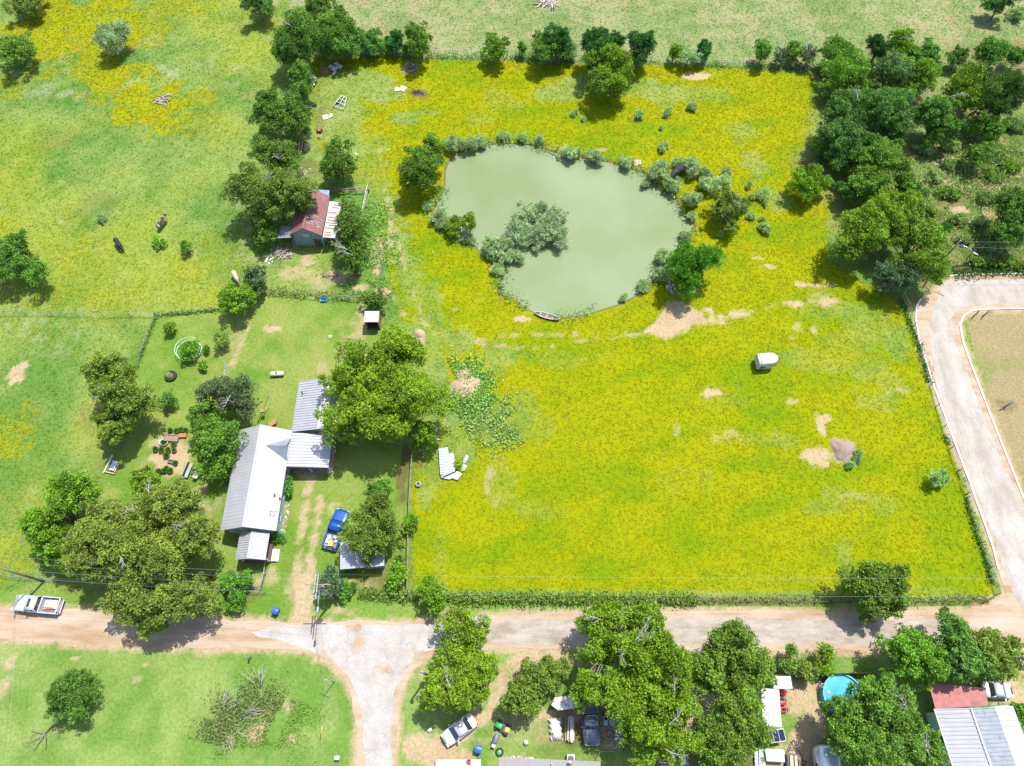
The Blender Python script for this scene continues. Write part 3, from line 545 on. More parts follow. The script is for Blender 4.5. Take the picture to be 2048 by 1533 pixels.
def tree(name, label, kind, h, spec, tint=(1, 1, 1), group=None, cat='tree', dead=0, size=1.0, cov=1.0, lean=None, clear=None, trunk_r=None, deadlen=2.2):
    """spec: crown ellipses as seen in the photograph (px, py, rx, ry[, height factor]); h: metres"""
    NT[0] += 1; rs = np.random.RandomState(1000 + NT[0]); K = KIND[kind]
    base = None; ells = []
    for s in spec:
        hh = h * (s[4] if len(s) > 4 else 1.0); V_ = K[6] * hh / 2; hc = hh - V_
        sx, sy, a = SC(s[0], s[1], hc)
        rx = 1.06 * s[2] / sx; rp = 1.04 * s[3] / (math.hypot(sx, 0))   # metres across the line of sight
        q = rp * rp - (V_ * math.sin(a)) ** 2
        ry = math.sqrt(max(q, (.55 * rx) ** 2)) / max(math.cos(a), .5); ry = min(max(ry, .6 * rx), 1.5 * rx)
        if q < (.55 * rx) ** 2: V_ = max(.45 * V_, math.sqrt(max(rp * rp - (.5 * rx) ** 2, .01)) / max(math.sin(a), .3)) if math.sin(a) > .35 else V_; V_ = min(V_, hh * .5)
        V_ = min(V_, 1.0 * max(rx, ry)); hc = V_ + min(.1 * hh, .9) * (V_ > .9) + (.0 if len(spec) == 1 else max(0, hh * .92 - 2 * V_) * .45)
        p = G(s[0], s[1], hc)
        ells.append([p, rx, ry, V_])
    b = ells[0][0]; bx, by = b.x, b.y
    if len(ells) > 1:
        W = sum(e[1] * e[2] for e in ells); bx = sum(e[0].x * e[1] * e[2] for e in ells) / W; by = sum(e[0].y * e[1] * e[2] for e in ells) / W
    z0 = float(gz(np.array([bx]), np.array([by]))[0])
    t_ = thing(name, label, cat, (bx, by, z0), 0, group)
    E = [((e[0].x - bx, e[0].y - by, e[0].z - z0), e[1], e[2], e[3]) for e in ells]
    o, tips = crown_mesh('crown' if cat == 'tree' else 'foliage', E, kind, 500 + NT[0], t_, tint, size, cov)
    mb = MB(); R0 = trunk_r or max(.05, h * .026)
    lowest = min(e[0][2] - e[3] for e in E)
    fz = max(.25, min(lowest + .6, h * .4)); fork = Vector((rs.uniform(-.2, .2), rs.uniform(-.2, .2), fz))
    mb.tube([(0, 0, -.15), (0, 0, .15), (fork.x * .5, fork.y * .5, fz * .55), tuple(fork)], [R0 * 1.5, R0 * 1.1, R0 * .9, R0 * .8], 7)
    for q, lr in tips:
        idx = rs.choice(len(q), min(len(q), 9 if h > 5 else 4), replace=False)
        for j in idx:
            e = Vector(q[j]); p = limb(mb, fork, e, R0 * .5, R0 * .1, rs, .1, 5)
            if h > 6 and rs.rand() < .7:
                e2 = Vector(q[rs.randint(len(q))]); 
                if (e2 - p[2]).length < 4: limb(mb, p[2], e2, R0 * .22, R0 * .06, rs, .1, 4, 4)
    mb.build('trunk' if cat == 'tree' else 'stems', BARK, t_)
    if dead:
        sp = []
        for _ in range(dead):
            c, rx, ry, rz = E[rs.randint(len(E))]; a = rs.uniform(0, 6.28); f = rs.uniform(.1, .6)
            sp.append((c[0] + math.cos(a) * rx * f, c[1] + math.sin(a) * ry * f, c[2] + rz * .85 * math.sqrt(max(0, 1 - f * f)), rs.uniform(0, 6.28)))
        dead_limbs(t_, sp, rs, deadlen * .75, .045)
    return t_
T = tree
# top left pasture
T('oak_tree', 'dark olive tree cut by the top edge left of the orange flower patch', 'olive', 7, [(55, 2, 46, 27)], (.8, .85, .9))
T('bush_tree', 'round green tree touching the left edge above the pale weeds', 'mid', 5.5, [(33, 97, 39, 38)], (1.05, 1.05, .9))
T('willow_shrub', 'round grey green shrub standing alone among orange and white flowers', 'willow', 4.5, [(218, 85, 36, 34)], (.72, .8, .7), cat='shrub')
T('oak_tree', 'dark tree at the top edge left of the big wooded corner', 'dark', 6, [(517, 10, 32, 27)], (.85, .95, 1.0))
# wooded corner
T('elm_tree', 'large dark tree on the outer corner of the top tree line', 'dark', 9, [(597, 82, 48, 52), (572, 108, 28, 36, .8)], (1.0, 1.05, .8), dead=2)
T('elm_tree', 'tree at the top edge behind the wooded corner', 'mid', 7, [(640, 18, 30, 24), (672, 45, 28, 26)], (.85, .95, .9))
T('elm_tree', 'tree filling the middle of the wooded corner', 'dark', 7, [(676, 72, 46, 36)], (1.15, 1.1, .8))
T('elm_tree', 'low tree in the wooded corner above the white metal sheets', 'dark', 5.5, [(665, 96, 34, 26), (700, 92, 30, 27)], (1.1, 1.15, 1.1))
T('shrub', 'dark bushy shrub at the right end of the wooded corner', 'dark', 4, [(738, 88, 26, 28)], (1.1, 1.2, 1.2), cat='shrub')
T('cedar_tree', 'small dark cedar between the wooded corner and a pale tree', 'cedar', 4, [(790, 84, 15, 25)], (1.1, 1.3, 1.3))
T('elm_tree', 'light green upright tree on the top fence left of the pond', 'mid', 7, [(836, 84, 28, 38)], (1.05, 1.1, .9))
T('shrub', 'short green hedge shrub filling the gap left of the pale upright tree', 'mid', 2.6, [(765, 98, 26, 12), (812, 100, 22, 10)], (.9, 1, .9), cat='shrub')
T('oak_tree', 'medium dark tree below the wooded corner beside a white sheet', 'dark', 6, [(603, 168, 31, 36)], (1.1, 1.1, .9))
T('oak_tree', 'two lobed dark tree above the barn tree', 'dark', 8, [(541, 228, 34, 46), (585, 242, 38, 42, .9)], (1.1, 1.08, .8))
T('oak_tree', 'tree with a loose top just above the barn', 'mid', 8, [(548, 322, 42, 42)], (.95, .95, .95), dead=1)
T('oak_tree', 'wide spreading tree overhanging the rusty barn roof', 'olive', 10, [(520, 392, 58, 52), (580, 395, 52, 50)], (.75, .85, .7), dead=1)
T('shrub', 'dark shrub at the foot of the barn tree beside the lean to', 'mid', 4.5, [(528, 462, 26, 36)], (.85, .95, .8), cat='shrub')
T('oak_tree', 'round dark tree alone between the barn and the small metal rack', 'mid', 6.5, [(678, 326, 36, 42)], (.8, .88, .75))
T('hackberry_tree', 'large two lobed tree on the upper left shore of the pond', 'mid', 8, [(843, 345, 38, 46), (868, 302, 28, 28, .95)], (1.0, 1.0, .8))
T('mesquite_tree', 'scraggly tree with bare limbs right of the barn', 'mid', 8, [(702, 455, 34, 48), (700, 515, 28, 32, .7)], (.8, .85, .75), dead=4, cov=.75)
T('bush_tree', 'round dark tree at the left edge near the black cow', 'mid', 6, [(38, 525, 62, 52)], (.85, 1.0, 1.0))
T('shrub', 'grey green shrub on the fence corner near the pale cow', 'greygreen', 4, [(515, 558, 23, 30)], (.8, .85, .9), cat='shrub')
T('fig_tree', 'bright leafy tree on the fence line below the pale cow', 'bright', 4.5, [(482, 600, 37, 34)], (.85, 1.0, 1.3))
T('shrub', 'dark shrub beside the small tin roofed shed', 'mid', 3.2, [(750, 603, 27, 21)], (.75, .8, .8), cat='shrub')
T('sapling', 'tiny sapling with white weeds around it in the left pasture', 'mid', 2.2, [(372, 497, 10, 15)], (.9, 1.1, 1.0))
T('sapling', 'low bright bush right of the brown and white cow', 'bright', 1.2, [(318, 487, 18, 12)], (.8, 1.05, 1.6), cat='shrub')
T('shrub', 'tiny grey shrub left of the brown and white cow', 'willow', 1.2, [(205, 437, 10, 9)], (.7, .8, .7), cat='shrub')
# yard
T('fruit_tree', 'small round fruit tree near the upper left lawn corner', 'bright', 2.4, [(340, 657, 11, 14)], (.8, .95, .9))
T('fruit_tree', 'thin airy fruit tree on the lawn left of the worn path', 'olive', 2.8, [(441, 677, 15, 22)], (1.0, 1.1, 1.2), cov=.5)
T('fig_tree', 'bushy fig tree inside the metal ring trellis', 'bright', 2.2, [(380, 702, 20, 23)], (.65, .9, 1.2))
T('shrub', 'tiny shrub just right of the ring trellis', 'fine', 1.2, [(413, 698, 7, 10)], (.9, 1.2, .9), cat='shrub')
T('shrub', 'small shrub below and right of the ring trellis', 'bright', 1.5, [(407, 732, 9, 12)], (.75, .95, 1.1), cat='shrub')
T('sapling', 'young blue green sapling right of the big lawn edge tree', 'mid', 2.5, [(338, 800, 18, 20)], (.7, .95, 1.3), cov=.6)
T('live_oak_tree', 'large loose tree on the left edge of the lawn', 'olive', 9, [(225, 765, 52, 42), (255, 805, 60, 42), (235, 850, 40, 40, .8)], (.85, .95, .7), dead=1)
T('live_oak_tree', 'grey green tree with bare twigs above the farmhouse', 'greygreen', 8, [(462, 792, 52, 46)], (.85, .82, .85), dead=2)
T('pecan_tree', 'leafy green tree between the farmhouse and the potted cactus patch', 'mid', 8, [(428, 885, 55, 60), (408, 835, 32, 34, .8)], (.95, 1.05, .9))
T('pecan_tree', 'huge bright green pecan tree beside the rear wing of the farmhouse', 'bright', 13, [(705, 825, 62, 60), (795, 712, 66, 56), (822, 800, 64, 66), (735, 740, 62, 54), (765, 850, 60, 40, .85), (765, 780, 60, 55), (690, 770, 45, 40, .9)], (1, 1, 1))
T('mulberry_tree', 'small bright tree at the lower right foot of the huge pecan', 'bright', 5, [(842, 872, 36, 30)], (.85, .95, 1.0), dead=1)
T('pecan_tree', 'bright leafy tree left of the giant oak by the road', 'bright', 9, [(150, 990, 55, 45), (95, 1055, 40, 50, .9), (135, 1110, 45, 30, .75)], (.8, .95, 1.2))
T('fruit_tree', 'small yellow green tree at the near side of the potted cactus patch', 'bright', 4, [(297, 968, 44, 22)], (1, 1.05, 1.2))
T('live_oak_tree', 'giant olive green oak filling the yard beside the dirt road', 'olive', 13, [(245, 1050, 80, 58), (350, 1015, 68, 48), (390, 1075, 62, 58), (300, 1110, 90, 52), (185, 1105, 52, 50, .9)], (.95, .95, .8), dead=4, deadlen=1.7)
T('live_oak_tree', 'second olive oak spreading over the dirt road', 'olive', 9, [(320, 1205, 72, 52), (385, 1195, 48, 40, .9), (260, 1195, 52, 34, .9), (305, 1245, 34, 22, .8)], (.9, .92, .8))
T('live_oak_tree', 'small dark tree behind the round tree by the blue pickup', 'mid', 5, [(757, 988, 28, 26)], (.75, .95, .9))
T('magnolia_tree', 'round glossy tree beside the blue pickup and grey metal shed', 'olive', 7, [(752, 1060, 64, 60)], (.75, .85, .6))
T('shrub', 'light green vine shrub on the fence right of the grey metal shed', 'bright', 3, [(822, 1045, 14, 36)], (.8, 1.0, 1.2), cat='shrub')
T('shrub', 'grey green shrub under the transformer pole', 'greygreen', 3.4, [(658, 1172, 26, 34)], (.75, .85, .9), cat='shrub')
T('shrub', 'small bright shrub right of the transformer pole', 'mid', 2.2, [(694, 1180, 16, 22)], (.85, 1.1, .9), cat='shrub')
T('shrub', 'tall bright shrub on the roadside fence near the metal shed', 'bright', 2.8, [(795, 1155, 26, 30)], (.8, 1, 1.3), cat='shrub')
T('shrub', 'low green shrub against the grey metal shed wall', 'mid', 1.1, [(697, 1143, 8, 7)], (.9, 1.2, .8), cat='shrub')
T('shrub', 'bright yellow green shrub against the grey metal shed wall', 'bright', 1.1, [(723, 1141, 9, 7)], (1.2, 1.15, 1), cat='shrub')
T('ash_tree', 'bright tree standing alone at the left end of the roadside fence', 'bright', 4.5, [(865, 1190, 30, 34)], (.8, .95, 1.0))
T('crape_myrtle', 'leafy crape myrtle near the yellow brown front porch', 'mid', 3.2, [(462, 1165, 26, 22), (495, 1158, 16, 20), (478, 1195, 18, 16)], (.8, 1.1, .8), cov=.8)
T('fruit_tree', 'thin tree on the verge below the crape myrtle', 'mid', 2.2, [(470, 1212, 22, 14)], (.85, 1.15, .8), cov=.5)
T('palm_shrub', 'spiky fan leaved shrub at the farmhouse porch corner', 'fine', 1.4, [(556, 1075, 13, 12)], (.7, 1.1, .8), cat='shrub')
T('shrub', 'dark clump of shrubs along the farmhouse east wall', 'mid', 1.8, [(578, 965, 10, 16), (575, 985, 9, 16)], (.7, 1.0, 1.0), cat='shrub')
# lower right lawn edge
T('elm_tree', 'round tree growing through the roadside fence at the right', 'mid', 7, [(1735, 1165, 50, 46), (1775, 1165, 48, 46), (1765, 1195, 48, 42)], (1.05, 1.0, .8))
# south side
T('pecan_tree', 'tall bright tree beside the south street above the silver car', 'bright', 8, [(930, 1262, 52, 36, .85), (915, 1330, 52, 55), (960, 1330, 40, 45), (900, 1385, 52, 40), (952, 1378, 30, 40, .9)], (.95, .95, 1.1), dead=2)
T('live_oak_tree', 'dark round tree above the white roofed shelter', 'olive', 6, [(1085, 1352, 52, 40), (1045, 1398, 38, 40, .9)], (.72, .85, .6))
T('pecan_tree', 'tall tree with bare grey limbs overhanging the gravel road', 'bright', 11, [(1205, 1245, 44, 40, .85), (1190, 1300, 40, 34, .9), (1290, 1240, 50, 32, .85), (1250, 1300, 60, 44), (1180, 1375, 36, 46)], (.85, .92, .9), dead=4)
T('pecan_tree', 'huge bright tree shading the junk filled yard', 'bright', 12, [(1310, 1330, 78, 60), (1260, 1390, 64, 56), (1340, 1400, 58, 60), (1320, 1470, 72, 55, .95)], (.85, .9, .9), dead=3)
T('pecan_tree', 'wide tree between the junk yard and the pool yard', 'mid', 11, [(1465, 1285, 60, 42), (1420, 1340, 50, 50), (1495, 1345, 45, 50)], (1.05, 1.0, .8), dead=1)
T('pecan_tree', 'tree at the bottom edge left of the solar panels', 'mid', 10, [(1470, 1440, 66, 64), (1430, 1490, 50, 50, .9)], (1.05, 1.0, .8))
T('mulberry_tree', 'broad bright green tree left of the road corner', 'mid', 8, [(1800, 1310, 52, 45), (1845, 1320, 40, 52)], (.95, 1.15, .6))
T('cedar_elm_tree', 'tall dark tree at the road corner above the red roof', 'dark', 9, [(1898, 1258, 38, 38), (1920, 1310, 48, 50)], (1.1, 1.15, 1.1))
T('cedar_elm_tree', 'olive tree at the road corner beside the white parked car', 'olive', 8, [(1970, 1290, 38, 34), (1985, 1325, 44, 42), (2020, 1310, 24, 32, .85)], (.85, .95, .8), cov=.85)
T('pecan_tree', 'very large tree partly covering the blue pool', 'mid', 11, [(1755, 1400, 55, 48), (1700, 1450, 55, 58), (1790, 1450, 55, 52), (1740, 1500, 75, 52), (1830, 1490, 55, 50, .9)], (.95, 1.02, .95), dead=2)
T('sapling', 'spindly young tree on the verge left of the pool', 'mid', 4, [(1583, 1302, 12, 24), (1575, 1330, 20, 20, .8)], (.95, 1.0, .9), cov=.45)
T('sapling', 'second spindly young tree between two others left of the pool', 'olive', 3.6, [(1612, 1335, 26, 36)], (.9, 1.0, 1.0), cov=.5)
T('sapling', 'bright upright young tree nearest the pool on its left', 'bright', 4.2, [(1650, 1305, 16, 34), (1648, 1335, 22, 18, .7)], (.85, .95, 1.0), cov=.55)
T('shrub', 'round shrub at the right edge beside the white metal roof', 'mid', 2.5, [(2046, 1428, 24, 22)], (.9, 1.1, .8), cat='shrub')
T('mesquite_tree', 'round feathery tree alone on the south lawn', 'fine', 5, [(140, 1392, 40, 40), (158, 1408, 36, 36), (150, 1375, 30, 26)], (.95, 1.0, .95), dead=2, deadlen=1.0)
# right hand thicket
T('oak_tree', 'bright tree at the top left of the thicket', 'mid', 7, [(1672, 105, 34, 28)], (.85, 1.05, .6))
T('oak_tree', 'round green tree on the thicket corner below the fence', 'mid', 7, [(1690, 150, 48, 46)], (.95, 1.15, .6))
T('cedar_tree', 'tall dark cedar standing on the top fence line', 'cedar', 9, [(1757, 96, 27, 40)], (.9, 1.0, .9))
T('elm_tree', 'pale yellow green tree touching the tall cedar', 'bright', 7, [(1800, 88, 26, 30)], (.9, 1.0, 1.5), dead=1)
T('shrub', 'small tree in the gap right of the pale tree by the cedar', 'mid', 4, [(1826, 112, 22, 18)], (.8, 1.05, .7), cat='shrub')
T('shrub', 'dark fence shrub right of the cedar group', 'dark', 4, [(1858, 112, 22, 24)], (1.0, 1.2, .9), cat='shrub')
T('shrub', 'first dark shrub of the row near the top right', 'dark', 4, [(1915, 118, 24, 18)], (.9, 1.0, 1.0), cat='shrub')
T('shrub', 'largest dark shrub of the row near the top right', 'dark', 5, [(1980, 108, 36, 28)], (1.05, 1.2, .8), cat='shrub')
T('shrub', 'last dark shrub of the row at the right edge', 'dark', 4.5, [(2035, 118, 26, 22)], (1.0, 1.15, .9), cat='shrub')
T('elm_tree', 'rounded tree just below the tall cedar', 'greygreen', 8, [(1780, 150, 42, 36)], (.75, .95, .7))
T('elm_tree', 'pale leaved tree in the middle of the thicket top', 'bright', 8, [(1835, 160, 44, 36)], (.8, .92, 1.6))
T('elm_tree', 'yellow green tree in the thicket left of the dark feathery one', 'bright', 8, [(1930, 185, 46, 48)], (.85, .92, 1.2))
T('mesquite_tree', 'dark feathery tree at the right end of the thicket', 'fine', 9, [(1988, 190, 42, 56)], (.65, .75, .7))
T('live_oak_tree', 'darkest broad tree on the thicket edge beside the flowers', 'dark', 9, [(1700, 232, 52, 48), (1672, 272, 42, 42, .85)], (.85, .95, .9), dead=1)
T('live_oak_tree', 'dark crowned oak in the heart of the thicket', 'dark', 9, [(1765, 225, 52, 48), (1780, 265, 40, 36, .8)], (.9, .98, .95))
T('live_oak_tree', 'low dark oak on the thicket edge with bare twigs', 'dark', 7, [(1715, 300, 48, 38), (1680, 320, 34, 30, .7)], (.8, .95, .85), dead=2)
T('elm_tree', 'dark green tree with pale twigs right of the thicket heart', 'dark', 8, [(1865, 230, 44, 40), (1885, 262, 38, 34, .8)], (1.0, 1.1, .9), dead=2)
T('elm_tree', 'green tree in the lower right of the thicket', 'mid', 5, [(1965, 258, 34, 34)], (.8, 1.0, .8))
T('live_oak_tree', 'broad tree with a lit top on the lower thicket edge', 'mid', 8, [(1762, 330, 62, 44), (1735, 372, 46, 34, .8)], (.9, 1.0, .75))
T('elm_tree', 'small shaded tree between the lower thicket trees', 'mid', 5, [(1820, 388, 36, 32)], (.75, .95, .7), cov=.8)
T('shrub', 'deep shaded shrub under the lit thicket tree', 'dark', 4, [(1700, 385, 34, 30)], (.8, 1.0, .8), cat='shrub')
T('pecan_tree', 'bright spreading tree reaching over the flower field edge', 'bright', 10, [(1735, 455, 60, 50), (1785, 430, 50, 40), (1700, 490, 40, 34, .85)], (.9, .95, 1.0))
T('hackberry_tree', 'light green tree overhanging the road bend', 'bright', 9, [(1840, 510, 60, 62), (1800, 470, 42, 34)], (.85, .92, 1.3))
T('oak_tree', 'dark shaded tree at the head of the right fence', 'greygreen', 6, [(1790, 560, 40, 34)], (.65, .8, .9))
T('oak_tree', 'large dark tree at the right edge above the street lamp', 'dark', 8, [(2024, 425, 38, 46), (2016, 474, 38, 30, .8)], (.95, 1.0, .7))
T('leaning_tree', 'slender leaning tree with a bare trunk in the thicket clearing', 'mid', 6, [(1960, 315, 34, 24)], (.95, 1.05, 1.1), cov=.7)
T('shrub', 'round dark shrub in the clearing left of the street lamp', 'cedar', 2.5, [(1887, 460, 13, 14)], (1.0, 1.4, .9), cat='shrub')
T('oak_tree', 'dark tree at the top right corner', 'dark', 7, [(2002, 8, 28, 24)], (.75, .9, .9))
T('shrub', 'low grey green shrubs below the top right corner tree', 'willow', 2.2, [(2035, 28, 24, 14)], (.65, .8, .55), cat='shrub')
# fence row along the top
T('elm_tree', 'small pale tree on the top fence above the pond', 'bright', 5.5, [(990, 98, 24, 32)], (.8, .95, 1.5))
T('shrub', 'small round shrub on the top fence right of the small pale tree', 'mid', 3, [(1044, 98, 9, 16)], (.9, 1.1, .9), cat='shrub')
T('elm_tree', 'light green tree paired with a dark cedar on the top fence', 'mid', 6, [(1088, 98, 26, 38)], (.9, 1.0, 1.0))
T('cedar_tree', 'dark cedar behind the light green tree on the top fence', 'cedar', 6, [(1112, 92, 24, 36)], (1.0, 1.15, 1.1))
T('shrub', 'grey green low shrub right of that paired cedar', 'willow', 3, [(1143, 106, 12, 18)], (.65, .85, .6), cat='shrub')
T('cedar_tree', 'dark cedar left of the big yellow green tree at the top fence', 'cedar', 7, [(1190, 100, 32, 38)], (.95, 1.05, .9))
T('cedar_tree', 'dark cedar top showing above the big yellow green tree', 'cedar', 6, [(1232, 82, 20, 18)], (1.1, 1.2, 1.0))
T('cedar_tree', 'dark cedar right of the big yellow green tree', 'cedar', 6.5, [(1283, 98, 26, 34)], (1.05, 1.15, 1.05))
T('hackberry_tree', 'big yellow green tree in front of the top fence cedars', 'bright', 9, [(1222, 128, 44, 38, 1), (1220, 165, 46, 38, .8)], (.8, .86, 1.0))
T('shrub', 'small bright round tree on the top fence right of the cedars', 'bright', 4, [(1349, 106, 12, 19)], (.75, .95, 1.0), cat='shrub')
T('shrub', 'silvery shrub between a bright one and a dark cedar', 'willow', 3.2, [(1378, 115, 20, 20)], (.75, .9, .7), cat='shrub')
T('cedar_tree', 'small narrow cedar right of the silvery shrub', 'cedar', 4, [(1408, 105, 12, 22)], (1.1, 1.3, 1.1))
T('shrub', 'upright bright tree on the top fence left of the grey brush', 'mid', 4.5, [(1525, 105, 17, 26)], (.75, 1.1, .6))
T('shrub', 'faded shrub with dry twigs on the top fence', 'greygreen', 3, [(1556, 115, 15, 16)], (.85, .8, 1.0), cat='shrub', dead=2, deadlen=1.2)
T('shrub', 'green shrub on the top fence left of the dry brush', 'mid', 3.5, [(1586, 105, 16, 20)], (.85, 1.0, .8), cat='shrub')
T('shrub', 'grey leafless looking brush next to the thicket corner', 'greygreen', 3.5, [(1615, 115, 20, 20)], (.95, .8, 1.1), cat='shrub', cov=.5, dead=4, deadlen=1.5)
# round the pond
T('mesquite_tree', 'olive feathery tree right of the pond behind grey shrubs', 'olive', 5, [(1454, 420, 40, 42)], (.7, .82, .7), dead=1)
T('chinaberry_tree', 'dense bright green tree on the right shore near the sand patch', 'fine', 7.5, [(1393, 535, 44, 52), (1370, 550, 36, 40, .9)], (.8, 1.15, .5), size=1.3)
T('hackberry_tree', 'round bright tree alone in the flowers near the thicket', 'bright', 5, [(1616, 370, 38, 36)], (.85, 1.0, .8))
T('cypress_sapling', 'thin yellowish tree at the left shore of the pond', 'bright', 4, [(938, 445, 15, 24)], (.85, .85, .9), dead=1, deadlen=.9, cov=.7)
T('shrub', 'yellowish bush in the water beside the thin shore tree', 'bright', 2.5, [(908, 455, 24, 22)], (.85, .88, 1.0), cat='shrub')
T('willow_thicket', 'large grey green willow clump standing in the middle of the pond', 'willow', 1.9, [(1060, 430, 36, 26), (1095, 430, 34, 26), (1045, 460, 34, 26), (1090, 465, 38, 28), (1115, 480, 26, 20), (1070, 485, 30, 16)], (.8, .88, .78), cat='shrub')
WB = [(905,292,26,16,'widest willow bush on the upper left shore'),(935,290,20,14,'willow bush right of the widest one on the upper left shore'),(958,285,16,14,'willow bush at the upper left corner of the pond'),
 (1005,274,15,9,'left willow bush on the top shore of the pond'),(1043,276,14,9,'middle willow bush on the top shore of the pond'),(1076,280,14,11,'right willow bush on the top shore of the pond'),
 (1140,308,24,14,'willow bush in the water at the top shore, left of two alike'),(1197,316,24,14,'willow bush in the water at the top shore, right of two alike'),(1252,327,16,16,'round willow bush left of the wooden pallet'),(1320,345,26,22,'large willow bush left of the fallen black tree'),
 (1290,370,10,8,'tiny willow bush in the water near the fallen black tree'),(1345,372,20,18,'willow bush just below the fallen black tree'),(1383,338,22,20,'willow bush right of the fallen black tree'),(1355,325,14,12,'small willow bush above the fallen black tree'),(1408,350,18,14,'willow bush farther right of the fallen black tree'),
 (1382,403,24,20,'willow bush on the right shore left of the olive tree'),(1422,375,26,20,'pale willow bush above the olive tree'),(1445,362,20,14,'willow bush above and right of the pale one'),(1480,410,16,22,'willow bush right of the olive tree'),
 (1385,435,12,12,'small willow bush at the rightmost point of the pond'),(1372,475,14,14,'willow bush on the lower right shore above the dense tree'),(1335,520,22,26,'tall willow bush left of the dense bright tree'),(1318,550,18,20,'willow bush at the water left of the dense bright tree'),
 (1287,572,14,14,'round willow bush on the lower right shore'),(1249,596,10,10,'small willow bush lowest on the right shore'),
 (856,412,14,12,'small willow bush on the left shore'),(875,432,20,16,'willow bush on the left shore above the yellowish bush'),(888,448,18,14,'willow bush left of the yellowish bush'),(935,478,14,10,'low willow bush below the thin shore tree'),
 (985,495,26,20,'willow bush on the spit left of the big clump'),(1010,490,20,16,'willow bush bridging to the big clump'),(1008,520,22,18,'willow bush at the lower end of the spit'),(1038,515,16,14,'loose willow bush in the water below the big clump'),(996,540,16,14,'dense willow bush where the spit meets the bank'),(985,515,14,12,'small willow bush hugging the bank of the spit'),
 (1002,571,7,6,'tiny willow bush at the lower left water edge'),
 (1145,228,7,6,'tiny grey shrub in the flowers above the pond, upper left of three'),(1166,238,7,6,'tiny grey shrub in the flowers above the pond, lowest of three'),(1152,225,5,5,'tiny grey shrub in the flowers above the pond, upper right of three'),
 (1336,226,10,12,'grey shrub in the flowers right of the ring of debris'),(1382,214,11,11,'round grey shrub left of the large flower slope'),(1326,296,11,11,'grey shrub in the flowers above the fallen black tree'),(1323,256,4,4,'speck of a grey shrub below the debris'),
 (1497,372,9,9,'tiny grey shrub right of the pale willow bush'),(1526,388,15,15,'blue grey shrub left of the round bright tree, upper one'),(1533,408,9,9,'blue grey shrub left of the round bright tree, lower one'),(1505,395,8,9,'small grey shrub between the olive tree and the blue grey pair'),(1530,458,13,14,'grey shrub right of the dense bright tree'),(1524,440,9,6,'flat grey shrub right of the dense bright tree'),(1500,432,10,8,'faint grey shrub above the dense bright tree'),
 (1440,470,8,9,'small grey shrub under the olive tree'),
 (1872,956,26,18,'solitary blue green shrub near the right fence'),
 (1715,912,12,18,'grey green weeds at the right side of the soil mound'),(1700,932,12,8,'grey green weeds at the foot of the soil mound'),
 (1450,345,12,12,'dusty shrub at the end of the bare ditch above the pond')]
for a_, b_, rx, ry, lab in WB:
    v = random.Random(a_ * 7 + b_).uniform(.85, 1.1)
    T('willow_bush', lab, 'willow', max(.6, min(2.4, rx / 10)), [(a_, b_, rx * .8, ry * .85)] + ([(a_ + rx * .55 * random.Random(a_).choice([-1, 1]), b_ + ry * .3 * random.Random(b_).choice([-1, 1]), rx * .5, ry * .6, .8), (a_ + rx * .35 * random.Random(b_).choice([-1, 1]), b_ - ry * .4, rx * .45, ry * .5, .7)] if rx > 9 else []), ((.86 if a_ < 1500 or b_ < 480 else .74) * v, .95 * v, (.74 if a_ < 1500 else .55) * v), cat='shrub', group='grey green willow bushes', size=.8)
# brush of the thicket clearing
CB = [(1905,330,26,20),(1935,360,24,18),(1985,350,30,20),(2020,330,26,24),(1900,385,28,20),(1870,350,22,18),(1940,400,26,20),(1975,395,24,18),(1850,420,24,18),(1915,440,22,16),(1960,440,20,14),(2010,290,24,24),(1990,310,20,16),(1930,480,20,10),(1960,520,40,14),(2020,525,36,14),(1930,535,26,10),(1985,495,24,12),(1650,300,22,24),(1632,255,12,18),(1850,300,20,16),(1810,350,20,18),(1870,480,20,16),(2030,250,24,22),(1900,290,24,18),(1750,180,22,16)]
DS = ['low', 'loose', 'weedy', 'dusty', 'ragged', 'thin', 'pale']
PL = ['in the thicket clearing', 'in the brush above the road bend', 'among the brush right of the thicket']
for n_, (a_, b_, rx, ry) in enumerate(CB):
    if n_ in (1, 6, 11, 16, 19): continue
    q = random.Random(n_); k = q.choice(['mid', 'greygreen', 'willow'])
    T('brush_shrub', 'low scrubby shrub in the brush around the thicket clearing', k, 1.6, [(a_ - 4, b_, rx * .7, ry * .8), (a_ + rx * .5, b_ + 4, rx * .5, ry * .5, .8)], {'mid': (1.15, 1.15, 1.2), 'greygreen': (1.2, 1.3, .9), 'willow': (.8, .95, .6)}[k], cat='shrub', group='scrubby shrubs of the thicket clearing', size=.9)
# ------------------------------------------------------------------ materials of the built things
WHITE = mat('white_paint', (.50, .50, .49), .5, var=.06); WMETAL = mat('white_metal_roof', (.32, .32, .34), .5, .1, var=.07, scale=.8, dirt=(.28, .28, .29), dscale=.5)
GALV = mat('galvanised_metal', (.26, .28, .31), .45, .3, var=.12, scale=1.2, dirt=(.2, .2, .21), dscale=.9)
RUSTR = mat('rusty_roof', (.20, .085, .08), .75, .1, var=.2, scale=2, dirt=(.26, .13, .11), dscale=.8)
RUSTY = mat('rust', (.24, .10, .06), .85, var=.3, scale=5)
REDROOF = mat('red_oxide_roof', (.30, .11, .10), .7, var=.16, scale=2, dirt=(.22, .075, .07), dscale=.7)
TEAL = mat('pale_teal_siding', (.26, .38, .38), .6, var=.06); GREYW = mat('weathered_siding', (.20, .26, .28), .85, var=.25, scale=3)
GLASS = mat('window_glass', (.02, .03, .035), .08, var=.1, spec=.8)
WOOD = mat('weathered_wood', (.22, .18, .14), .9, var=.3, scale=5); NEWW = mat('bare_wood', (.50, .36, .22), .8, var=.2, scale=4)
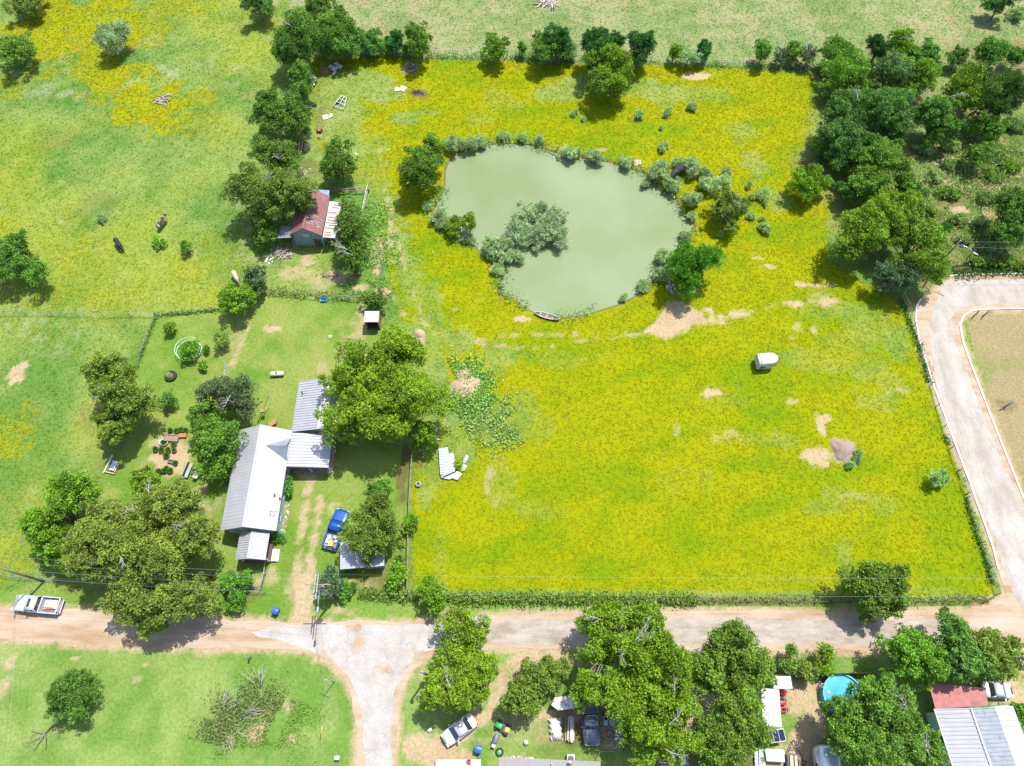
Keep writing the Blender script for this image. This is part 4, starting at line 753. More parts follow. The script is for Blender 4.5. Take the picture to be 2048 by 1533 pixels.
DARKW = mat('dark_wood', (.09, .06, .05), .85, var=.3, scale=4); BRICK = mat('brick', (.34, .14, .10), .9, var=.25, scale=6)
STEEL = mat('dark_steel', (.06, .06, .065), .5, .5, var=.2); RUBBER = mat('rubber', (.02, .02, .02), .85)
CHROME = mat('bright_metal', (.6, .6, .62), .25, .9); PLGREY = mat('grey_plastic', (.12, .14, .17), .5)
BLUE = mat('blue_plastic', (.03, .10, .42), .4); RED = mat('red_paint', (.50, .02, .04), .35); ORANGE = mat('orange_paint', (.62, .12, .04), .5)
YELP = mat('yellow_paint', (.75, .45, .02), .4); GREENP = mat('green_paint', (.02, .28, .06), .35); TERRA = mat('terracotta', (.45, .20, .10), .85, var=.15)
SOIL = mat('soil', (.10, .075, .055), .95, var=.3, scale=4, bump=.6); SANDM = mat('pale_soil', L(236, 206, 170), .95, var=.12, scale=3, bump=.8)
PINKS = mat('grey_pink_soil', L(206, 180, 160), .95, var=.15, scale=3, bump=.8); STONE = mat('stone', (.32, .30, .28), .9, var=.2)
SHING = mat('grey_shingle', (.22, .20, .20), .9, var=.1, scale=3); POOLW = mat('pool_water', (.07, .33, .40), .06, var=.12, scale=1); LINER = mat('pool_liner', (.08, .45, .55), .5)
CONCR = mat('concrete', (.38, .36, .32), .9, var=.12); PVC = mat('aqua_pipe', (.45, .62, .66), .4); PANEL = mat('solar_cell', (.008, .012, .05), .12, spec=.8)
HEAD = mat('lamp_glass', (.6, .62, .65), .15); TAIL = mat('red_lens', (.35, .01, .01), .2)
def carpaint(n, c): return mat(n, c, .28, .25, var=.02, coat=.8)

def up(p, z): return Vector((p[0], p[1], z))
def fit(tl, tr, br, bl, z):
    a, b, c, d = [G(*p, z) for p in (tl, tr, br, bl)]
    v = ((a - d) + (b - c)) / 2; rz = math.atan2(v.y, v.x) - math.pi / 2
    cx = (a + b + c + d) / 4; ux = Vector((math.cos(rz), math.sin(rz), 0))
    wdt = ((b - a).dot(ux) + (c - d).dot(ux)) / 2
    return (cx.x, cx.y), rz, wdt, v.length
def ribbed(mb, a0, a1, b1, b0, step=.3, h=.03, mi=0, t=.03):
    """metal sheet a0-a1 (eave edge) to b0-b1 (upper edge), ribs running from eave to upper edge"""
    a0, a1, b0, b1 = map(Vector, (a0, a1, b0, b1)); n = max(2, int((a1 - a0).length / step)); nr = (a1 - a0).cross(b0 - a0).normalized()
    if nr.z < 0: nr = -nr
    A = []; B = []; ts = []
    for i in range(n):
        for f, k in ((0, 0), (.55, 0), (.68, 1), (.88, 1)): ts.append(((i + f) / n, k))
    ts.append((1, 0))
    for q, k in ts: A.append(a0.lerp(a1, q) + nr * h * k); B.append(b0.lerp(b1, q) + nr * h * k)
    m = len(ts); vs = A + B + [p - nr * t for p in (A[0], A[-1], B[-1], B[0])]
    fs = [(i, i + 1, m + i + 1, m + i) for i in range(m - 1)] + [(2 * m + 3, 2 * m + 2, 2 * m + 1, 2 * m), (0, m, 2 * m + 3, 2 * m), (m - 1, 2 * m + 1, 2 * m + 2, 2 * m - 1)]
    mb.add(vs, fs, mi)
def gable(parent, W_, L_, ze, zr, roof, ribs=.3, over=.35, wall=None, walls=True, wdt_in=None, rname='roof', z0=0, ribh=.03, cx=0.0, cy=0.0):
    """gable roof, ridge along local y; walls under it set in from the eaves"""
    w, l = W_ / 2, L_ / 2; mb = MB(); mr = [roof]
    if ribs:
        ribbed(mb, (cx - w, cy - l, ze), (cx - w, cy + l, ze), (cx, cy + l, zr), (cx, cy - l, zr), ribs, ribh); ribbed(mb, (cx + w, cy + l, ze), (cx + w, cy - l, ze), (cx, cy - l, zr), (cx, cy + l, zr), ribs, ribh)
    else:
        mb.sheet([(cx - w, cy - l, ze), (cx, cy - l, zr), (cx, cy + l, zr), (cx - w, cy + l, ze)], .05); mb.sheet([(cx, cy - l, zr), (cx + w, cy - l, ze), (cx + w, cy + l, ze), (cx, cy + l, zr)], .05)
    r = mb.build(rname, roof, parent)
    rc = MB(); rc.box((cx, cy, zr + .04), (.28, L_ + .02, .05)); rc.build('ridge_cap', roof, r)
    if walls:
        a, b = w - over, l - over; s = (zr - ze) / w; zt = ze + s * over - .08; za = zr - .1
        m2 = MB(); P = [(cx - a, cy - b), (cx + a, cy - b), (cx + a, cy + b), (cx - a, cy + b)]
        vs = [(x_, y_, z0) for x_, y_ in P] + [(x_, y_, zt) for x_, y_ in P] + [(cx, cy - b, za), (cx, cy + b, za)]
        m2.add(vs, [(0, 1, 5, 8, 4), (1, 2, 6, 5), (2, 3, 7, 9, 6), (3, 0, 4, 7), (4, 8, 9, 7), (8, 5, 6, 9)])
        m2.build('wall', wall, parent)
    return r
def window(parent, c, wd, h, nrm, frame=WHITE, pane=GLASS, name='window'):
    """on a wall: c centre, nrm 'x-','x+','y-','y+'"""
    s = 1 if nrm[1] == '+' else -1; mb = MB(); m2 = MB()
    if nrm[0] == 'y':
        for dx, dz, a, b in ((0, h / 2, wd + .16, .08), (0, -h / 2, wd + .16, .08), (-wd / 2, 0, .08, h - .08), (wd / 2, 0, .08, h - .08), (0, 0, wd, .05)): mb.box((c[0] + dx, c[1] + s * .03, c[2] + dz), (a, .07, b))
        m2.box((c[0], c[1] + s * .012, c[2]), (wd, .02, h))
    else:
        for dy, dz, a, b in ((0, h / 2, wd + .16, .08), (0, -h / 2, wd + .16, .08), (-wd / 2, 0, .08, h - .08), (wd / 2, 0, .08, h - .08), (0, 0, wd, .05)): mb.box((c[0] + s * .03, c[1] + dy, c[2] + dz), (.07, a, b))
        m2.box((c[0] + s * .012, c[1], c[2]), (.02, wd, h))
    o = mb.build(name, frame, parent); m2.build('pane', pane, o); return o
def vent(parent, x_, y_, z, h=.5, r=.06):
    MB().lathe((x_, y_, z), [(r, -.3), (r, h), (0, h)], 8).lathe((x_, y_, z + h), [(r * 1.9, 0), (r * 1.9, .06), (0, .14)], 8).build('vent_pipe', STEEL, parent)

# ------------------------------------------------------------------ the farmhouse
(c, rz, W_, L_) = fit((479, 862), (584, 860), (552, 1067), (441, 1057), 3.0)
house = thing('farmhouse', 'farmhouse with a long white gabled metal roof, carport and pale teal walls', 'house', (c[0], c[1], 0), rz)
def loc(o, p):
    """a point of the place in the frame of thing o"""
    d = Vector(p) - o.location; a = -o.rotation_euler.z
    return Vector((d.x * math.cos(a) - d.y * math.sin(a), d.x * math.sin(a) + d.y * math.cos(a), d.z))
ZR = 4.9
gable(house, W_, L_, 3.0, ZR, WMETAL, .45, .4, TEAL, ribh=.02)
w, l = W_ / 2, L_ / 2
window(house, (-w + 1.7, -l + .4, 1.7), 1.0, 1.1, 'y-'); window(house, (-w + 3.0, -l + .4, 1.7), .6, 1.1, 'y-')
for yy in (-l + 2.2, -l + 5, -l + 8): window(house, (w - .4, yy, 1.6), .9, 1.2, 'x+')
for yy in (-l + 2.5, -l + 6.5, -l + 10): window(house, (-w + .4, yy, 1.6), .9, 1.2, 'x-')
# cross gable (dormer) on the east slope
p0 = loc(house, G(533, 892, 4.3)); dy = p0.y; mb = MB()
zx = lambda x_: ZR - (ZR - 3.0) * abs(x_) / w
za = 4.45; xa = w * (ZR - za) / (ZR - 3.0); hw = 1.5
mb.add([(xa, dy, za), (w + .05, dy, za), (w + .05, dy - hw, 3.15), (w - .1, dy - hw, 3.12), (w + .05, dy + hw, 3.15), (w - .1, dy + hw, 3.12)], [(0, 3, 2, 1), (0, 1, 4, 5)])
dm = mb.build('dormer', GALV, house)
MB().add([(w - .1, dy - hw + .1, 3.1), (w - .1, dy + hw - .1, 3.1), (w - .1, dy, za - .08)], [(0, 1, 2)]).build('gable_face', TEAL, dm)
for a_, b_ in ((491, 866), (547, 988), (556, 993)): q = loc(house, G(a_, b_, 4.2)); vent(house, q.x, q.y, zx(q.x), .45)
q = loc(house, G(549, 1028, 3.5))
MB().tube([(q.x, q.y, zx(q.x)), (q.x, q.y, zx(q.x) + 1.1)], .025, 5).tube([(q.x - .5, q.y, zx(q.x) + 1.05), (q.x + .5, q.y + .1, zx(q.x) + 1.0)], .02, 4).tube([(q.x - .3, q.y - .4, zx(q.x) + 1.0), (q.x - .3, q.y + .4, zx(q.x) + 1.0)], .02, 4).build('aerial', STEEL, house)
# front porch
(c, r2, W2, L2) = fit((478, 1068), (539, 1070), (531, 1120), (473, 1116), 2.6)
q = loc(house, (c[0], c[1], 0)); gable(house, W2, L2 + .3, 2.6, 3.5, WMETAL, .3, .3, WHITE, walls=False, ribh=.06, rname='porch_roof', cx=q.x, cy=q.y)
for sx_ in (-1, 1):
    for sy_ in (-1,):
        MB().box((q.x + sx_ * (W2 / 2 - .25), q.y + sy_ * (L2 / 2 - .2), 1.3), (.14, .14, 2.6)).build('porch_post', WHITE, house)
MB().box((q.x, q.y, .2), (W2 - .3, L2 - .1, .4)).build('porch_floor', DARKW, house)
MB().box((q.x + W2 / 2 + .35, q.y + .2 - L2 / 4, .15), (.9, 1.5, .3)).box((q.x + W2 / 2 + .25, q.y + .2 - L2 / 4, .38), (.5, 1.5, .16)).build('porch_steps', WHITE, house)
MB().add([(q.x - W2 / 2 + .1, q.y - L2 / 2 - .12, 2.6), (q.x + W2 / 2 - .1, q.y - L2 / 2 - .12, 2.6), (q.x, q.y - L2 / 2 - .12, 3.42)], [(0, 1, 2)]).build('gable_face', WOOD, house)
# rear wing and carport
(c, r2, W3, L3) = fit((599, 764), (712, 764), (696, 868), (583, 861), 2.8)
q = loc(house, (c[0], c[1], 0)); dr = r2 - rz
gable(house, W3, L3, 2.8, 3.9, WMETAL, .36, .35, TEAL, ribh=.07, rname='wing_roof', cx=q.x, cy=q.y)
vq = loc(house, G(604, 786, 3.5)); vent(house, vq.x, vq.y, 3.2, .4)
window(house, (q.x - .5, q.y - L3 / 2 + .35, 1.5), 1.0, 1.1, 'y-'); window(house, (q.x - W3 / 2 + .35, q.y + 1, 1.6), .9, 1.1, 'x-')
(c, r2, W4, L4) = fit((586, 864), (665, 871), (656, 938), (573, 932), 2.7)
q = loc(house, (c[0], c[1], 0)); mb = MB(); a, b = W4 / 2, L4 / 2
ribbed(mb, (q.x + a, q.y + b, 2.6), (q.x + a, q.y - b, 2.6), (q.x - a, q.y - b, 2.86), (q.x - a, q.y + b, 2.86), .4, .07)
cp = mb.build('carport_roof', WMETAL, house)
MB().box((q.x, q.y - b + .04, 2.58), (W4 - .1, .1, .2)).box((q.x + a - .05, q.y, 2.46), (.1, L4 - .1, .2)).build('fascia', GALV, cp)
for xx, yy in ((a - .2, -b + .2), (a - .2, b - .3), (0, -b + .2)): MB().box((q.x + xx, q.y + yy, 1.25), (.12, .12, 2.5)).build('carport_post', WHITE, house)
MB().box((q.x, q.y, .05), (W4 - .2, L4 - .2, .1)).build('carport_slab', mat('stained_slab', (.25, .19, .15), .9, var=.25, scale=1), house)
aq = loc(house, G(655, 882, 2.8)); mb = MB()
for k in range(7): mb.tube([(aq.x - .5, aq.y - .55 + k * .18, 2.75), (aq.x - .5, aq.y - .55 + k * .18, 3.1), (aq.x + .5, aq.y - .5 + k * .18, 3.15)], .03, 4)
mb.tube([(aq.x - .5, aq.y - .6, 3.1), (aq.x - .5, aq.y + .6, 3.1)], .03, 4).tube([(aq.x + .5, aq.y - .6, 3.15), (aq.x + .5, aq.y + .6, 3.15)], .03, 4).build('roof_rack', STEEL, house)

# ------------------------------------------------------------------ the old barn
(c, rz, W_, L_) = fit((598, 392), (660, 391), (644, 471), (579, 470), 3.0)
barn = thing('old_barn', 'old grey barn with rusty gabled roof and lean to sheds', 'barn', (c[0], c[1], 0), rz)
gable(barn, W_, L_, 3.0, 4.6, RUSTR, .35, .25, GREYW)
w, l = W_ / 2, L_ / 2; rr = random.Random(4)
mb = MB()
for k in range(22):
    x_ = rr.uniform(.35, w - .4); y_ = -l + 1.3 + rr.choice([0, .45, .9, 1.3, 1.7]) + rr.uniform(-.1, .1); z_ = 4.6 - 1.6 * x_ / w
    mb.box((x_, y_, z_ + .045), (rr.uniform(.25, .6), .09, .02), ry=math.atan(1.6 / w))
mb.build('bare_roof_patch', WMETAL, barn)
window(barn, (-.1, -l + .25, 2.6), 1.1, .9, 'y-', frame=GALV, pane=mat('shutter', (.40, .46, .52), .6)); MB().box((w - 1.1, -l + .23, .9), (1.2, .06, 1.7)).build('door', DARKW, barn)
q0 = [loc(barn, G(*p, z)) for p, z in (((659, 403), 2.9), ((683, 405), 2.3), ((670, 477), 2.3), ((645, 475), 2.9))]
mb = MB(); ribbed(mb, q0[1], q0[2], q0[3], q0[0], .3, .03); lt = mb.build('lean_to_roof', WMETAL, barn)
mb = MB()
for k, (f, g0, g1) in enumerate(((.1, .4, .9), (.17, .35, .9), (.32, .05, .8), (.45, .2, .8), (.52, .15, .8), (.6, .05, .55), (.66, .3, .95), (.74, .05, .9), (.86, .1, .6), (.93, .1, .7))):
    a = q0[0].lerp(q0[3], f); b = q0[1].lerp(q0[2], f); p = a.lerp(b, (g0 + g1) / 2)
    mb.box((p.x, p.y, p.z + .045), ((b - a).length * (g1 - g0), .16, .02), rz=math.atan2((b - a).y, (b - a).x), ry=math.asin((a.z - b.z) / (b - a).length))
mb.build('rust_streak', RUSTY, lt)
for f in (.02, .5, .98): p = q0[1].lerp(q0[2], f); MB().tube([(p.x - .1, p.y, 0), (p.x - .1, p.y, 2.25)], .07, 6).build('post', WOOD, barn)
q1 = [loc(barn, G(*p, z)) for p, z in (((562, 452), 2.2), ((583, 454), 2.7), ((581, 476), 2.7), ((553, 477), 2.2))]
mb = MB(); ribbed(mb, q1[0], q1[3], q1[2], q1[1], .3, .03); mb.build('lean_to_roof', GALV, barn)
for p in (q1[3], q1[0]): MB().tube([(p.x + .15, p.y + .1, 0), (p.x + .15, p.y + .1, 2.1)], .06, 6).build('post', WOOD, barn)
q2 = [loc(barn, G(*p, z)) for p, z in (((636, 380), 2.4), ((659, 381), 2.4), ((658, 392), 2.8), ((634, 391), 2.8))]
mb = MB(); ribbed(mb, q2[1], q2[0], q2[3], q2[2], .3, .03); mb.build('lean_to_roof', mat('blue_grey_metal', (.22, .28, .42), .5, .2, var=.35, scale=3), barn)
lp = G(593, 500, 0); ladder = thing('ladder', 'wooden ladder leaning against the front of the old barn', 'ladder', (lp.x, lp.y, 0), rz)
for s in (-.22, .22): MB().tube([(s, 0, 0), (s, .9, 3.2)], .035, 5).build('rail', STONE, ladder)
mb = MB()
for k in range(9): f = (k + 1) / 10; mb.tube([(-.22, .9 * f, 3.2 * f), (.22, .9 * f, 3.2 * f)], .025, 4)
mb.build('rungs', STONE, ladder)

# ------------------------------------------------------------------ small sheds
(c, rz, W_, L_) = fit((729, 623), (758, 623), (758, 645), (728, 645), 2.3)
sh = thing('small_shed', 'small open fronted shed with a flat white tin roof at the lawn edge', 'shed', (c[0], c[1], 0), 0)
a, b = W_ / 2, L_ / 2; mb = MB(); ribbed(mb, (a, b, 2.35), (a, -b, 2.35), (-a, -b, 2.35), (-a, b, 2.35), .3, .02); mb.build('roof', WMETAL, sh)
MB().box((0, b - .15, 1.15), (W_ - .2, .08, 2.3)).box((-a + .15, .0, 1.15), (.08, L_ - .35, 2.3)).box((a - .15, 0, 1.15), (.08, L_ - .35, 2.3)).build('wall', RUSTY, sh)
MB().box((0, 0, .04), (W_ - .3, L_ - .4, .08)).build('floor', DARKW, sh)
for s in (-1, 1): MB().box((s * (a - .12), -b + .1, 1.15), (.1, .1, 2.3)).build('post', WOOD, sh)
(c, rz, W_, L_) = fit((681, 1083), (768, 1078), (768, 1133), (680, 1138), 2.4)
sh = thing('metal_shed', 'grey metal shed half hidden under the round tree beside the blue pickup', 'shed', (c[0], c[1], 0), rz)
a, b = W_ / 2, L_ / 2
MB().sheet([(-a, -b, 2.35), (a, -b, 2.35), (a, b, 2.55), (-a, b, 2.55)], .08).build('roof', GALV, sh)
MB().box((0, 0, 1.1), (W_ - .5, L_ - .5, 2.25)).build('wall', GREYW, sh)
MB().box((-1.2, -b + .22, .95), (.9, .05, 1.9)).build('door', DARKW, sh)

# ------------------------------------------------------------------ houses of the south side
(c, rz, W_, L_) = fit((1869, 1418), (2024, 1412), (2110, 1640), (1955, 1690), 3.2)
h2 = thing('ranch_house', 'house with wide white ribbed metal roof cut by the lower right corner', 'house', (c[0], c[1], 0), rz)
def P_(o, px, py, z): return loc(o, G(px, py, z))
def panel(o, name, A, B, C_, D, mt, step=.42, h=.07):
    """A,B upper edge left-right, C,D lower edge right-left; ribs across (left-right)"""
    mb = MB(); ribbed(mb, D, A, B, C_, step, h); return mb.build(name, mt, o)
A, B = P_(h2, 1869, 1418, 3.0), P_(h2, 1941, 1416, 4.1); E, F_ = P_(h2, 1989, 1414, 3.3), P_(h2, 2026, 1412, 3.0)
vl = Vector((0, -14.5, 0))
panel(h2, 'roof', A, B, B + vl, A + vl, WMETAL); panel(h2, 'roof', B, E, E + vl, B + vl, GALV); panel(h2, 'roof', E, F_, F_ + vl, E + vl, WMETAL, .6, .02)
MB().tube([B + Vector((0, 0, .05)), B + vl + Vector((0, 0, .05))], .12, 6).build('ridge_cap', WHITE, h2)
mb = MB(); y1 = A.y - .4; y0 = A.y - 14; mb.box(((A.x + F_.x) / 2, (y0 + y1) / 2, 1.45), (F_.x - A.x - .8, y1 - y0, 2.9)); mb.build('wall', TEAL, h2)
for yy in (-3, -7): window(h2, (A.x + .4, A.y + yy, 1.6), 1.1, 1.1, 'x-')
R4 = [P_(h2, 1857, 1366, 2.7), P_(h2, 1971, 1377, 2.7), P_(h2, 1977, 1411, 2.9), P_(h2, 1871, 1419, 2.9)]
mb = MB(); ribbed(mb, R4[0], R4[1], R4[2], R4[3], .35, .02); mb.build('porch_roof', REDROOF, h2)
for p in R4[:2]: MB().box((p.x + (.2 if p is R4[0] else -.2), p.y - .2, 1.3), (.14, .14, 2.6)).build('porch_post', WHITE, h2)
MB().tube([A + Vector((-.06, 0, .0)), A + vl + Vector((-.06, 0, .0))], .07, 6).build('gutter', WHITE, h2)
(c, rz, W_, L_) = fit((1001, 1521), (1198, 1517), (1205, 1640), (990, 1650), 2.9)
h3 = thing('shingle_house', 'house with grey shingle roof cut by the bottom edge of the yard', 'house', (c[0], c[1], 0), rz)
a, b = W_ / 2, L_ / 2
MB().sheet([(-a, 0, 4.1), (a, 0, 4.1), (a, b, 2.9), (-a, b, 2.9)], .1).sheet([(-a, -b, 2.9), (a, -b, 2.9), (a, 0, 4.1), (-a, 0, 4.1)], .1).build('roof', SHING, h3)
MB().box((0, 0, 1.4), (W_ - .7, L_ - .7, 2.8)).build('wall', BRICK, h3)
q = P_(h3, 1141, 1524, 3.3); MB().tube([(q.x, q.y - .2, 3.0), (q.x - .1, q.y, 3.9)], .16, 8).build('roof_vent', GALV, h3)
q = P_(h3, 1103, 1527, 3.3); MB().tube([(q.x, q.y, 3.0), (q.x, q.y, 3.7)], .06, 6).build('vent_pipe', WHITE, h3)
p = G(1142, 1518, 1); ac = thing('air_conditioner', 'white square air conditioning unit against the grey shingle house', 'air conditioner', (p.x, p.y, 0))
MB().box((0, 0, .45), (.85, .85, .85)).build('case', WHITE, ac, .03); MB().lathe((0, 0, .88), [(.34, 0), (.34, .04), (.28, .05), (0, .03)], 16).build('fan_grille', STEEL, ac)
# white carport, trailers and pool yard
(c, rz, W_, L_) = fit((1536, 1354), (1582, 1352), (1582, 1378), (1556, 1378), 2.3)
o = thing('porch_shelter', 'white flat roofed shelter at the top of the pool yard', 'shelter', (c[0], c[1], 0), 0)
a, b = W_ / 2 + .1, L_ / 2
mb = MB(); ribbed(mb, (a, b, 2.3), (a, -b, 2.3), (-a, -b, 2.4), (-a, b, 2.4), .4, .02); mb.build('roof', WMETAL, o)
for sx_ in (-1, 1):
    for sy_ in (-1, 1): MB().box((sx_ * (a - .12), sy_ * (b - .12), 1.12), (.09, .09, 2.25)).build('post', WHITE, o)
(c, rz, W_, L_) = fit((1520, 1378), (1560, 1378), (1562, 1452), (1528, 1455), 2.8)
o = thing('mobile_home', 'white mobile home mostly hidden under the tree left of the pool yard', 'mobile home', (c[0], c[1], 0), rz)
a, b = W_ / 2, L_ / 2
MB().box((0, 0, 1.5), (W_ - .2, L_ - .2, 2.5)).build('wall', WHITE, o)
mb = MB(); ribbed(mb, (a, b, 2.78), (a, -b, 2.78), (-a, -b, 2.85), (-a, b, 2.85), .5, .02); mb.build('roof', WMETAL, o)
window(o, (a - .1, .5, 1.9), .8, .7, 'x+'); MB().box((a - .08, -1.4, 1.4), (.04, .8, 1.9)).build('door', GALV, o)
p = G(1683, 1392, .6); pool = thing('above_ground_pool', 'round blue above ground pool partly covered by the large tree', 'pool', (p.x, p.y, 0))
MB().lathe((0, 0, 0), [(2.3, 0), (2.3, 1.2), (2.36, 1.22), (2.36, 1.27), (2.2, 1.27), (2.2, 1.22), (2.22, .4)], 40).build('wall', LINER, pool)
MB().lathe((0, 0, 1.0), [(2.22, 0), (0, 0.0)], 40).build('water', POOLW, pool)
mb = MB()
for s in (-.22, .22): mb.tube([(-2.25, s + 1.0, 0), (-2.25, s + 1.0, 1.6), (-1.95, s + 1.0, 1.6), (-1.95, s + 1.0, .6)], .03, 5)
for z_ in (.4, .8, 1.2): mb.tube([(-2.25, .78, z_), (-2.25, 1.22, z_)], .03, 4)
mb.build('pool_ladder', WHITE, pool)
p = G(1651, 1380, .4); o = thing('pool_pump', 'pale pump and filter box standing left of the pool', 'pump', (p.x, p.y, 0), .2)
MB().box((0, 0, .35), (.7, 1.5, .7)).build('box', STONE, o, .04); MB().lathe((0, -.3, .7), [(.22, 0), (.24, .3), (.1, .45), (0, .46)], 12).build('filter', WHITE, o)
# solar panels on a frame
(c, rz, W_, L_) = fit((1531, 1462), (1567, 1459), (1572, 1482), (1539, 1487), 1.6)
o = thing('solar_panels', 'three dark solar panels on a raised white frame', 'solar panels', (c[0], c[1], 0), rz)
for k in range(3): MB().box((-W_ / 3 + k * W_ / 3, 0, 1.62), (W_ / 3 - .07, L_ - .1, .05), rx=.12).build('solar_panel', PANEL, o)
MB().box((0, L_ / 2, 1.55 + .09), (W_, .06, .07)).box((0, -L_ / 2, 1.55 - .1), (W_, .06, .07)).box((-W_ / 2, 0, 1.56), (.06, L_, .07), rx=.12).box((W_ / 2, 0, 1.56), (.06, L_, .07), rx=.12).box((-W_ / 6, 0, 1.57), (.05, L_, .07), rx=.12).box((W_ / 6, 0, 1.57), (.05, L_, .07), rx=.12).build('frame', WHITE, o)
for sx_ in (-1, 1):
    for sy_ in (-1, 1): MB().tube([(sx_ * (W_ / 2 - .1), sy_ * (L_ / 2 - .1), 0), (sx_ * (W_ / 2 - .1), sy_ * (L_ / 2 - .1), 1.55 + sy_ * .1)], .035, 5).build('leg', WHITE, o)
(c, rz, W_, L_) = fit((1531, 1500), (1568, 1498), (1570, 1523), (1534, 1526), 1.1)
o = thing('storage_bench', 'white four door storage cabinet lying below the solar panels', 'cabinet', (c[0], c[1], 0), rz)
MB().box((0, 0, .5), (W_, L_, 1.0)).build('box', STONE, o, .03)
MB().box((0, L_ / 2 - .25, 1.02), (W_ + .05, .5, .06)).build('lid', WHITE, o)
for k in range(4): MB().box((-W_ * .375 + k * W_ / 4, -.22, 1.02), (W_ / 4 - .06, L_ - .6, .05)).build('door', WHITE, o)
# camper
p0, p1 = G(1648, 1490, 1.5), G(1668, 1620, 1.5); d = p0 - p1; rz = math.atan2(d.y, d.x) - math.pi / 2
o = thing('camper_trailer', 'rounded silver camper trailer at the bottom edge under the large tree', 'camper', ((p0.x + p1.x) / 2, (p0.y + p1.y) / 2, 0), rz)
hl = d.length / 2; rings = []
for f, s in ((-1, .55), (-.96, .8), (-.85, .95), (-.6, 1), (.6, 1), (.8, .96), (.9, .86), (.97, .66), (1, .4)):
    ring = []
    for k in range(16):
        t = 2 * math.pi * k / 16; cx_, cz_ = math.cos(t), math.sin(t)
        sp = lambda v: math.copysign(abs(v) ** .6, v)
        ring.append((sp(cx_) * 1.35 * s, f * hl, 1.55 + sp(cz_) * 1.15 * (s ** .6)))
    rings.append(ring)
MB().loft(rings).build('body', mat('aluminium_shell', (.62, .66, .7), .3, .6, var=.06), o)
MB().box((-1.28, hl * .2, 1.8), (.1, 1.4, .7)).build('window', GLASS, o); MB().box((0, 0, 2.72), (.7, .7, .14)).build('roof_vent', WHITE, o)
for s in (-1, 1): MB().tube([(s * 1.0, 0, .35), (s * 1.25, 0, .35)], .34, 14).build('wheel', RUBBER, o)
# trailer frame with wood
p = G(1588, 1512, .4); o = thing('utility_trailer', 'small A frame trailer loaded with timber in the pool yard', 'trailer', (p.x, p.y, 0), -.1)
MB().tube([(0, 1.6, .5), (-.7, .2, .5)], .05, 5).tube([(0, 1.6, .5), (.7, .2, .5)], .05, 5).tube([(-.45, .7, .5), (.45, .7, .5)], .04, 5).box((0, -1.0, .5), (1.6, 2.4, .08)).build('frame', STEEL, o)
MB().box((-.4, -1.1, .66), (.35, 2.2, .18)).box((.1, -1.0, .64), (.3, 2.1, .14)).box((.5, -1.1, .7), (.25, 2.0, .22), rz=.05).build('timber', NEWW, o)
for s in (-1, 1): MB().tube([(s * .85, -1, .3), (s * 1.02, -1, .3)], .3, 12).build('wheel', RUBBER, o)
# sheets of corrugated metal
def sheetpile(name, label, cat, px, py, items, mt=GALV, z=.08):
    p = G(px, py, 0); o = thing(name, label, cat, (p.x, p.y, 0)); 
    for k, (q, hz) in enumerate(items):
        c_ = [Vector((*(G(a_, b_, 0) - p)[:2], hz + dz)) for (a_, b_), dz in zip(q, (0, .02, .0, .05))]
        mb = MB(); ribbed(mb, c_[0], c_[1], c_[2], c_[3], .36, .05); mb.build('sheet', mt, o)
    return o
sheetpile('metal_sheets', 'crumpled pile of pale roofing sheets around a green weed in the flower field', 'roofing sheets', 905, 930,
  [([(881, 952), (878, 900), (896, 897), (903, 950)], .5), ([(887, 956), (892, 912), (908, 909), (911, 946)], .62), ([(884, 958), (900, 961), (918, 948), (903, 948)], .25), ([(902, 958), (916, 962), (925, 950), (914, 944)], .3), ([(926, 926), (933, 911), (938, 915), (931, 930)], .4), ([(923, 944), (927, 928), (935, 933), (929, 944)], .25), ([(882, 957), (884, 925), (888, 924), (889, 958)], .35)], GALV)
T('weed_shrub', 'bright green weed growing between the crumpled roofing sheets', 'bright', 1.1, [(916, 930, 8, 11)], (.9, 1.1, .8), cat='shrub')
sheetpile('metal_sheets', 'heap of white panels beside bare red soil in the top left corner of the pasture', 'roofing sheets', 674, 138,
  [([(661, 142), (668, 135), (677, 140), (670, 146)], .3), ([(672, 138), (678, 131), (687, 135), (682, 142)], .35), ([(656, 136), (662, 131), (668, 134), (661, 139)], .2), ([(664, 152), (669, 144), (674, 146), (668, 153)], .2), ([(668, 130), (675, 127), (679, 131), (672, 134)], .3)], WHITE)
sheetpile('metal_sheets', 'tall curved white sheet beside the medium dark tree', 'roofing sheets', 627, 163,
  [([(621, 156), (624, 152), (633, 160), (629, 166)], .5), ([(626, 166), (632, 158), (636, 162), (630, 177)], .5)], WHITE)
sheetpile('metal_sheets', 'two white sheets lying left of the dark pit', 'roofing sheets', 800, 179,
  [([(789, 183), (792, 176), (800, 177), (799, 184)], .15), ([(799, 182), (803, 173), (815, 177), (808, 186)], .2)], WHITE)
sheetpile('metal_sheets', 'pile of corrugated sheets beside the white cabinet in the pool yard', 'roofing sheets', 1516, 1515,
  [([(1508, 1533), (1506, 1500), (1514, 1498), (1520, 1533)], .4), ([(1515, 1533), (1514, 1496), (1524, 1496), (1528, 1530)], .55)], GALV)
sheetpile('metal_sheet', 'single bent white sheet at the foot of the huge pecan', 'roofing sheet', 873, 868,
  [([(868, 862), (870, 854), (876, 856), (874, 866)], .25), ([(870, 880), (870, 866), (876, 866), (880, 882)], .15)], WMETAL)
sheetpile('rusty_sheet', 'flat rusty brown sheet on the path right of the pen', 'metal sheet', 773, 582, [([(763, 579), (768, 575), (784, 584), (776, 592)], .12)], mat('brown_sheet', (.34, .18, .13), .8, var=.15))
